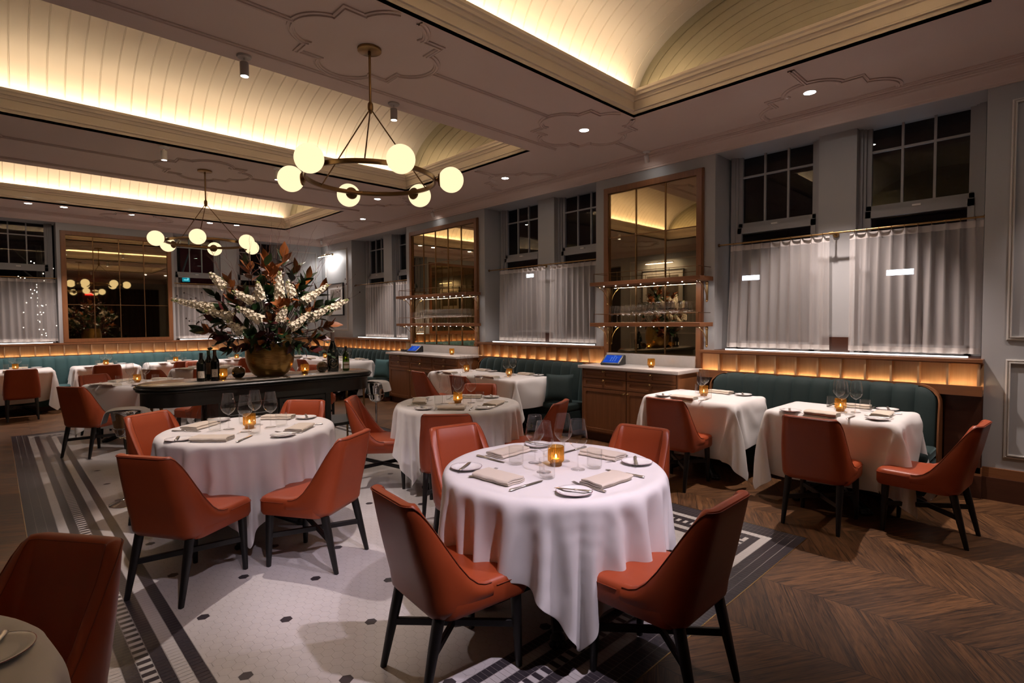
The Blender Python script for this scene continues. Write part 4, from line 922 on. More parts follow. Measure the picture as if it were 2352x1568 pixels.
CLD['S1'] = ((37, 37), [
-974,42,38,50,51,-17,-33,11,100,73,-15,14,78,99,105,105,107,107,107,106,107,106,104,63,-90,33,100,33,-19,50,79,84,43,-57,-51,50,34,-34,-7,4,-9,1,60,-1,-29,-22,16,23,-5,0,1,0,0,-1,0,-1,1,-1,0,1,11,11,15,-4,-14,10,36,-7,-12,-64,-2,100,-12,2,-14,-16,-9,1,-8,9,65,-21,-48,9,41,-12,0,1,1,-2,0,0,0,0,0,0,0,10,13,15,-7,-29,53,-5,13,-60,-32,107,-10,1,2,45,-38,-27,-16,-4,-5,21,56,-55,-17,28,8,1,3,-4,2,0,-2,1,-1,0,0,0,9,17,13,-11,4,35,0,-39,-51,99,-9,-1,-4,-9,94,-24,-40,-37,-23,-12,-1,36,11,-46,21,17,1,3,-3,1,-3,2,-1,1,-1,0,1,5,23,11,-15,24,6,-4,-63,83,-8,-4,-13,-22,-31,94,3,-9,-31,-44,-32,-24,1,76,-53,-19,33,5,-8,6,
-5,4,-1,1,0,1,-3,1,5,27,7,-33,59,1,-60,57,-8,-14,-27,-34,-35,-28,80,7,8,1,-17,-43,-40,-39,-4,85,-84,37,14,-9,-5,5,0,1,-1,0,1,3,-5,3,33,5,10,11,-27,17,-12,-34,-41,-36,-22,-4,10,76,0,4,9,6,-1,-33,-42,-61,13,43,-29,-8,13,7,0,0,-1,1,-1,0,0,5,-6,39,2,23,0,-38,-25,-56,-35,-8,11,27,12,3,96,-4,-7,-7,1,4,9,-6,-34,-104,46,-19,19,3,-1,1,-1,0,0,0,0,1,-1,7,36,5,9,-90,-30,-36,10,14,8,0,-12,-2,-1,51,9,10,10,7,7,5,0,-1,-16,-131,36,7,1,1,0,1,1,-1,1,0,0,2,0,0,10,-73,-33,-8,13,9,12,11,11,11,13,15,-83,-1,-2,0,1,0,1,3,9,19,60,-1,-7,0,-1,0,0,-1,1,0,-1,0,-2,0,-2,-7,41,28,10,6,
0,-2,-3,-3,-5,-7,-8,-70,2,3,2,3,4,8,13,25,36,-21,-5,-2,0,0,0,0,0,0,0,0,0,1,-1,0,0,-2,5,6,5,4,3,2,2,3,2,3,-45,3,3,3,4,8,15,24,8,-21,-2,-2,0,0,1,-1,0,1,-1,0,0,0,0,0,0,-1,6,-6,0,1,3,2,2,2,1,1,1,-28,2,2,4,7,17,9,-8,-11,1,4,-1,0,0,0,0,0,0,0,0,1,-1,0,1,-1,1,3,3,-4,-2,-1,1,1,0,0,1,1,-19,1,4,6,12,-2,-5,-4,2,1,2,1,0,-1,0,0,0,0,0,0,0,0,0,0,0,-1,5,3,0,-1,-2,-2,-1,0,0,-1,-1,-13,3,4,6,-2,-2,-1,1,2,2,-1,-2,1,0,0,1,-1,0,1,-1,0,1,-1,0,0,0,5,-3,1,0,0,-1,-1,-1,0,-2,-1,-10,4,4,1,0,0,1,0,
0,-1,0,0,-1,0,0,0,0,0,0,0,0,0,0,0,1,0,2,1,-1,0,-1,0,0,-1,-2,0,-2,-8,4,3,1,-1,0,0,1,-1,0,1,-2,0,1,-1,0,1,-1,0,1,-1,0,0,0,0,0,3,-1,0,0,0,-1,0,-2,0,-1,-1,-6,3,1,1,1,0,0,-1,1,0,0,-2,0,0,0,0,0,0,0,0,0,0,1,-1,0,0,2,-1,1,-1,0,0,-1,0,-2,-1,-1,-6,5,1,0,0,0,0,1,0,0,-1,-2,0,0,1,-1,0,0,0,0,0,0,0,0,0,0,2,0,-1,0,0,0,-1,-1,-1,-2,0,-6,4,3,0,0,1,0,-1,0,0,1,-4,0,0,0,0,0,1,-1,0,1,-1,0,1,-1,0,1,-1,2,0,-1,-2,-1,-1,-2,-1,1,-8,5,3,2,1,-1,0,0,0,-1,1,-3,0,-1,0,0,0,0,0,0,0,0,0,
0,0,0,0,4,-3,-1,-1,-1,-3,-2,-1,0,4,-12,4,6,4,2,1,0,-1,-2,0,0,-4,0,0,0,1,-1,0,1,-1,0,1,-1,0,0,0,0,-4,2,1,-3,-3,-2,-2,-1,5,4,-17,2,5,7,6,3,1,-1,-1,-2,-1,-4,0,0,0,0,0,0,0,0,0,0,0,0,1,-1,1,4,-4,-8,-5,-3,-1,2,6,6,2,-25,2,2,5,8,8,6,4,-3,-2,-2,-5,0,1,-1,0,1,-1,0,0,0,0,0,0,0,0,2,-8,-10,-4,-1,3,5,8,8,3,2,-47,4,5,5,5,8,10,11,11,-4,-5,-5,0,0,0,0,0,0,0,1,-1,0,1,-1,0,1,0,-28,2,5,9,10,9,8,7,8,12,-85,5,4,6,6,8,9,13,17,26,-5,-7,1,0,1,-1,0,0,0,0,0,0,0,0,0,3,2,-6,17,21,20,16,16,10,7,2,-4,-104,
0,1,0,1,2,3,5,10,17,50,9,0,2,0,1,0,1,0,0,0,0,0,1,0,6,9,67,17,7,1,-2,-4,-6,-2,1,-87,10,4,5,8,8,10,12,11,10,16,-10,-69,-13,-1,-1,-1,-1,0,-1,-1,0,-1,-2,-1,-3,-11,19,7,-36,-20,-16,-10,-2,6,14,3,88,76,8,8,5,4,-3,1,0,-7,-69,5,23,-2,-52,1,0,0,-1,0,-1,-1,-2,2,0,-5,-11,5,-36,69,23,9,-30,-33,-31,-32,-11,-5,99,-4,-4,1,4,-4,-15,-25,-54,65,-64,43,-2,-45,-1,-1,0,0,0,1,0,1,0,-1,2,-12,-4,43,-101,40,37,56,15,-14,-17,-25,-23,92,5,3,-12,-55,-1,-9,-24,76,-61,-2,32,-9,-37,-4,1,0,0,0,0,0,0,0,-2,4,5,-25,27,40,-130,17,28,54,53,15,1,-7,99,-15,-24,-40,11,-13,-7,72,-63,-40,48,17,-15,-29,-7,0,
0,1,0,-1,0,1,-1,1,1,0,-27,21,37,28,-143,5,14,35,52,39,18,50,-13,-16,6,8,-3,55,-56,-55,27,34,7,-19,-21,-10,0,0,-1,-1,1,2,0,0,1,0,-3,-24,15,-13,77,10,-146,0,5,16,39,51,32,-11,1,11,6,46,-40,-69,13,28,24,3,-23,-13,-13,-1,0,0,1,0,0,0,0,1,0,-6,-16,4,5,23,52,-1,-143,-2,1,3,16,26,1,5,13,27,-12,-81,3,18,27,16,0,-25,-8,-14,-1,-1,1,0,1,-1,0,0,1,0,-8,-11,-4,9,-3,61,20,-5,-141,-2,1,0,29,5,17,22,5,-95,-4,12,19,24,10,-1,-26,-5,-16,-2,1,-1,1,-1,1,0,1,0,0,-10,-6,-9,20,-19,28,58,2,-5,-140,-3,0,-1060,-57,-61,-52,64,82,78,83,-13,-72,-104,-103,72,39,21,13,-5,-3,0,3,5,9,24,85,53,101,-4,-91,-98,-80,36,
29,-73,-67,-71,29,50,72,-5,4,-7,-115,-12,0,-1,63,23,0,-1,0,-3,0,-31,-4,-1,-1,2,3,1,-3,-10,14,-6,-19,-5,0,53,15,-75,-10,1,103,17,-4,80,-6,-6,1,-6,-120,-2,-6,32,42,12,0,0,-2,-21,-10,-4,2,2,-5,4,1,-3,-11,13,-9,-17,-2,15,64,-63,-39,13,99,13,-2,-1,75,8,-5,-7,-2,-5,-126,5,0,54,25,0,-1,-10,-29,7,14,21,-1,-11,-21,-1,-3,-11,11,-11,-18,0,42,-1,-59,6,106,11,0,4,7,17,41,22,2,-8,-7,-1,-132,1,34,51,2,-2,-23,-11,17,27,-14,0,5,-10,-17,-4,-13,10,-15,-14,4,68,-75,-15,119,8,3,8,9,4,-32,26,40,34,15,-4,-14,2,-125,0,67,14,-6,-43,24,38,-21,-2,0,3,11,-18,-15,-13,4,-15,-19,46,-13,-46,129,5,9,9,0,-15,-28,-60,12,20,33,42,32,4,-18,-3,
-119,36,49,-25,-15,52,-25,-3,-1,0,1,5,16,-27,-20,-5,-18,6,54,-78,131,7,9,-7,-23,-39,-41,-31,-64,-2,7,14,20,39,52,17,-19,16,-141,113,-93,84,-28,-8,1,-9,0,3,3,8,25,-41,-23,-11,21,-8,113,4,-16,-43,-45,-40,-33,-8,-2,-28,-12,-14,-9,0,6,22,75,33,-30,44,-124,64,-20,-3,1,-3,7,0,-2,-2,0,4,32,-82,-3,91,43,-14,-78,-46,-22,-9,1,13,3,2,92,-6,-8,-11,-13,-15,-18,-32,17,40,-9,42,0,-3,-1,0,0,3,2,3,4,3,3,4,3,-15,-13,-29,-26,36,15,12,9,6,6,3,2,63,-2,-1,-1,0,1,1,3,12,15,18,7,-5,-3,-2,0,0,-1,0,0,0,-1,1,0,4,2,-9,-11,-6,-5,0,1,2,3,3,4,5,79,2,1,3,2,3,4,7,5,-3,4,1,-2,1,0,0,0,0,-1,0,0,1,0,0,
0,1,-2,1,-1,0,-1,0,0,-1,0,-1,-1,96,1,2,1,2,1,3,-1,-1,3,-1,1,0,0,0,0,-1,0,1,0,0,0,0,-1,0,1,-1,1,0,-1,1,0,-1,1,-1,1,-1,102,2,0,0,1,2,-1,1,0,-1,0,1,0,-1,0,0,1,0,0,0,-1,0,0,1,0,0,0,-1,1,0,-1,1,0,-1,1,-1,1,105,0,1,1,0,0,0,-1,0,1,0,-1,0,1,0,0,0,0,-1,0,1,0,0,0,0,0,-1,1,-1,0,1,-1,1,0,-1,1,-1,106,0,0,0,1,-1,0,1,0,-1,0,1,0,0,0,-1,0,0,1,0,0,0,-1,0,0,0,1,-1,1,0,-1,1,-1,1,0,-1,1,106,0,1,0,-1,1,0,-1,1,0,0,0,0,-1,0,1,0,0,0,0,-1,0,1,0,0,0,-1,1,-1,1,0,0,0,-1,1,0,-1,107,0,
-1,1,0,-1,1,0,-1,1,0,-1,0,1,0,0,0,-1,0,0,1,0,0,0,0,-1,1,0,0,-1,1,-1,1,0,-1,1,0,106,1,0,-1,1,0,-1,1,0,-1,0,1,0,0,0,-1,0,1,0,0,0,0,-1,0,0,1,0,-1,1,0,-1,1,-1,1,0,-1,1,107,-1,1,0,-1,1,0,-1,1,0,0,0,-1,0,0,1,0,0,0,0,-1,0,1,0,0,0,-1,1,-1,1,0,0,0,-1,1,0,-1,107,0,-1,1,0,-1,1,0,-1,1,0,-1,1,0,0,0,0,-1,0,0,1,0,0,0,-1,0,1,-1,1,-1,1,-1,0,1,-1,0,1,106,1,0,-1,1,0,-1,1,0,-1,1,0,0,0,0,-1,0,1,0,0,0,0,-1,0,1,0,-1,1,-1,1,-1,1,0,-1,0,0,0,106,0,1,0,-1,1,0,-1,1,0,-1,0,0,0,0,1,0,
0,0,-1,0,0,1,0,0,-1,1,-1,1,-1,1,-1,0,0,0,0,1,106,0,0,1,0,-1,0,1,-1,0,1,0,0,0,0,0,0,-1,0,1,0,0,0,0,-1,1,-1,1,0,0,-2,0,0,0,1,1,-1,103,1,0,1,1,1,0,-1,1,0,-1,1,0,0,-1,0,0,1,0,0,0,-1,0,0,1,0,-2,1,-1,-1,0,1,0,2,0,0,0,96,2,2,1,2,2,1,1,-1,0,0,1,-1,0,1,0,0,0,0,-1,0,1,0,0,0,0,-1,-3,0,1,2,0,1,-2,-1,-2,-4,63,6,6,5,5,5,6,5,4,2,-1,1,0,0,0,0,-1,0,0,1,0,0,0,0,-1,2,-3,2,-2,-4,-9,-13,-17,-17,-22,-25,-27,-10,6,8,8,9,9,10,12,15,17,22,7,-5,-4,-1,-1,1,0,0,1,0,1,1,1,4,3,-8,-37,-29,-25,-20,-15,
-12,-14,-4,1,95,104,0,-2,-2,-3,-5,-8,-9,-13,-34,16,43,16,-8,-7,-7,-3,-2,0,-2,-1,0,-2,1,3,-2,26,2,-5,-8,-10,-9,-3,6,12,3,-91,68,-12,-15,-16,-18,-30,8,16,28,64,0,-145,12,100,0,0,-6,-9,-14,-22,13,-26,4,-9,32,-51,-18,127,17,-5,-4,11,1,-8,-22,-15,-8,-16,-19,-10,3,14,59,27,21,14,-23,-125,11,21,14,18,-10,-6,-2,4,32,-33,6,-8,23,-8,-21,-26,-5,95,38,11,-15,-12,12,9,7,1,-44,17,34,36,44,1,3,3,-38,-116,1,24,19,-4,18,15,0,-2,12,-26,1,3,7,10,-16,8,-44,-15,17,57,37,24,12,-23,-14,-2,9,9,41,24,17,-2,4,0,-57,-98,13,-4,23,16,-13,18,6,11,5,-15,-2,0,9,8,-3,-10,-1,-20,-22,-2,27,24,29,26,28,8,-14,-16,80,6,4,-1,-2,1,-72,-77,16,-12,
12,18,15,-17,15,9,-3,-5,-1,6,11,6,2,-4,-8,-5,-8,-29,3,8,22,5,21,19,28,29,5,88,2,0,-2,-2,-91,-53,13,-8,-3,18,16,8,-17,13,4,14,3,0,2,3,2,4,-12,-4,-7,-3,-28,-1,-10,37,-8,9,16,11,18,29,89,1,-2,-5,-118,-16,3,-2,-7,4,22,13,2,-16,11,6,1,15,6,1,-1,5,-5,-8,-1,-8,0,-29,-2,2,-3,47,-31,10,15,5,8,89,-2,-6,-116,6,-20,2,-7,-4,11,24,10,-4,-14,8,6,2,1,9,8,8,-2,-11,1,-3,-7,0,-24,-9,9,-17,34,15,-25,10,17,1,93,79,79,78,69,65,65,66,36,30,19,21,-12,-5,-2,0,2,2,3,4,4,5,7,16,22,7,-35,-46,-38,-50,-61,-61,-65,-60,-61,-89,-89,71,0,0,1,10,3,-1,0,16,3,2,0,0,0,1,0,-1,0,0,0,1,0,-1,-2,1,
-4,-5,2,-3,-8,2,-4,3,0,-29,1,0,70,1,1,0,0,10,3,-1,9,8,3,0,0,1,1,-1,0,1,0,0,0,0,0,-3,1,-6,-2,3,-9,-1,-4,1,1,-29,1,-1,1,61,7,2,1,0,1,11,2,3,10,6,1,0,1,-1,2,0,-3,0,2,0,0,-1,-1,0,-6,-3,-1,-8,0,-2,3,-28,0,0,1,-1,47,8,9,5,2,1,0,11,1,10,8,2,1,2,-1,0,-4,3,1,-2,2,0,1,-3,-1,-6,-2,-6,-1,-4,4,-28,-1,0,0,-1,-2,39,4,6,9,8,4,2,0,11,5,12,4,1,-2,3,-5,5,0,-1,0,-2,4,-1,-1,-3,-6,-1,-8,-1,1,-28,-1,0,-1,-4,-6,-7,37,1,3,4,8,8,7,4,1,9,12,9,4,-1,-7,6,1,0,1,-1,-1,-4,6,-1,-6,-7,-2,-3,-2,-28,-1,-2,-5,-8,-8,-8,-7,37,0,0,
2,2,6,9,9,8,-8,22,5,3,2,9,0,0,1,-1,1,0,-1,-7,7,-8,-4,-7,-2,-30,-4,-8,-9,-8,-7,-4,-3,0,37,0,0,-1,0,2,3,7,10,24,-22,41,3,3,0,0,0,-1,0,0,0,0,1,-7,0,-9,-11,-38,-8,-6,-6,-4,-2,0,0,0,0,15,3,3,4,3,3,3,3,4,8,35,-12,0,3,0,1,-1,-2,-3,-4,-4,-4,-6,-8,-5,31,-49,-2,-4,-6,-2,-2,-1,-2,-1,-1,-2,-22,0,-1,0,0,-1,1,1,4,5,11,2,-11,-4,-3,-3,-2,-1,0,0,0,0,1,3,-1,12,15,-6,-3,-1,0,1,-1,1,0,1,1,-18,0,1,1,1,2,1,3,4,2,-2,4,1,0,0,0,0,0,0,0,0,0,0,0,0,1,1,0,0,0,-1,0,0,0,0,-1,0,-11,1,1,0,1,1,3,1,0,0,1,1,1,0,0,0,0,0,
0,0,0,0,0,0,0,-3,4,1,0,0,1,-1,0,0,-1,1,-1,-7,0,1,0,2,2,-1,1,-1,1,0,1,1,0,0,0,0,0,0,0,0,0,0,0,0,2,1,-1,0,1,-1,0,1,-1,1,-1,1,-5,0,0,2,0,0,1,-1,1,-1,1,0,2,0,0,0,0,0,0,0,0,0,0,0,0,-1,3,0,0,0,0,1,-1,1,-1,1,-1,-5,1,1,1,0,0,-1,1,-1,1,-1,1,2,0,0,0,0,0,0,0,0,0,0,0,0,0,2,0,1,-1,0,0,0,0,0,0,1,-3,0,1,-1,1,-1,1,-1,1,0,0,1,1,0,0,0,0,0,0,0,0,0,0,0,0,0,2,1,-1,0,1,-1,1,-1,1,0,0,-3,1,-1,1,-1,1,-1,1,0,-1,1,1,1,0,0,0,0,0,0,0,0,0,0,0,0,1,2,-1,0,1,-1,1,-1,
1,0,-1,0,-3,0,1,-1,1,0,0,0,-1,1,-1,2,1,0,0,0,0,0,0,0,0,0,0,0,0,0,2,0,1,-1,1,-1,1,-1,0,1,0,-3,1,0,0,0,-1,1,-1,1,0,0,2,0,0,0,0,0,0,0,0,0,0,0,0,0,2,1,0,-1,1,-1,1,-1,1,0,0,0,-2,0,-1,1,-1,1,0,0,0,-1,0,2,1,0,0,0,0,0,0,0,0,0,0,0,0,2,0,0,1,-1,1,-1,1,0,0,0,0,-2,-1,1,0,0,0,-1,1,0,0,0,3,-1,0,0,0,0,0,0,0,0,0,0,0,0,2,1,0,-1,1,-1,1,0,0,1,0,-1,-2,0,0,-1,1,0,0,0,-1,1,0,2,0,0,0,0,0,0,0,0,0,0,0,0,0,2,0,1,0,-1,1,1,0,0,0,-1,1,-1,0,-1,0,0,0,0,0,0,0,-1,
2,1,0,0,0,0,0,0,0,0,0,0,0,0,2,1,-1,1,1,0,0,1,0,-2,1,-1,0,0,0,-1,-1,0,0,0,0,0,0,2,0,0,0,0,0,0,0,0,0,0,0,0,0,1,2,1,0,1,1,-1,-1,-1,1,-1,0,4,-2,-1,0,0,-2,0,-1,1,-1,0,2,0,0,0,0,0,0,0,0,0,0,0,0,0,1,0,5,0,0,-2,0,-1,0,0,0,1,12,0,-2,-2,-2,-1,-2,-2,-2,-1,0,4,-2,0,0,0,0,0,0,0,0,0,0,0,0,-1,1,3,-1,-2,1,1,2,2,2,4,3,26,-2,0,-1,-2,-1,-2,-3,-3,-5,-6,5,20,-1,4,2,0,0,-1,-1,-2,-2,-3,-5,-6,-13,8,-5,6,4,3,2,2,2,1,-1,76,-21,-1,-1,-2,-1,-3,-3,-2,-3,-5,-6,-15,31,-17,-12,-9,-3,-2,0,-1,-1,-1,-1,1,3,-6,
43,4,1,3,2,2,1,0,0,0,-77,-33,-1,-2,1,-1,1,-2,-3,-4,-3,1,-37,-13,7,1,0,-4,-5,-5,-4,1,-1,-1,-1,3,1,8,51,7,3,2,1,2,3,2,3,2,-35,1,1,-1,-2,-7,-3,-2,-4,2,-42,3,-7,-10,0,0,0,0,0,3,-3,-1,0,2,-1,1,8,3,41,8,5,4,1,0,0,1,1,-33,-1,-4,-4,-8,-1,0,-1,0,-35,-1,-2,-10,-5,-2,1,0,0,1,-2,0,0,1,1,-2,1,7,4,3,34,6,5,7,4,2,0,0,-38,-6,-3,-6,2,1,0,-6,-29,-8,5,-4,-9,-2,-3,-1,1,1,-1,0,0,0,0,0,-1,1,6,3,4,3,30,4,3,6,7,4,2,-50,-1,-2,1,2,0,-10,-21,-12,3,1,-5,-9,1,-3,-1,0,0,0,0,-1,1,0,0,0,-1,6,5,1,5,1,27,3,2,3,7,8,-51,-1,0,2,
0,-15,-12,-17,2,3,-2,-3,-10,2,-3,-1,-1,0,1,-1,1,0,1,-2,0,2,2,7,-1,3,6,1,25,1,2,1,3,-52,0,1,1,-21,-1,-22,1,3,1,-3,-4,-8,2,-3,0,0,-1,-1,1,0,0,-1,1,0,0,2,8,0,-1,7,1,1,27,0,0,1,-51,1,1,-20,3,-27,0,2,2,0,-6,-2,-7,3,-3,-1,-1,0,0,0,0,0,0,-1,0,2,1,7,0,0,4,6,-1,0,26,2,-1,
])
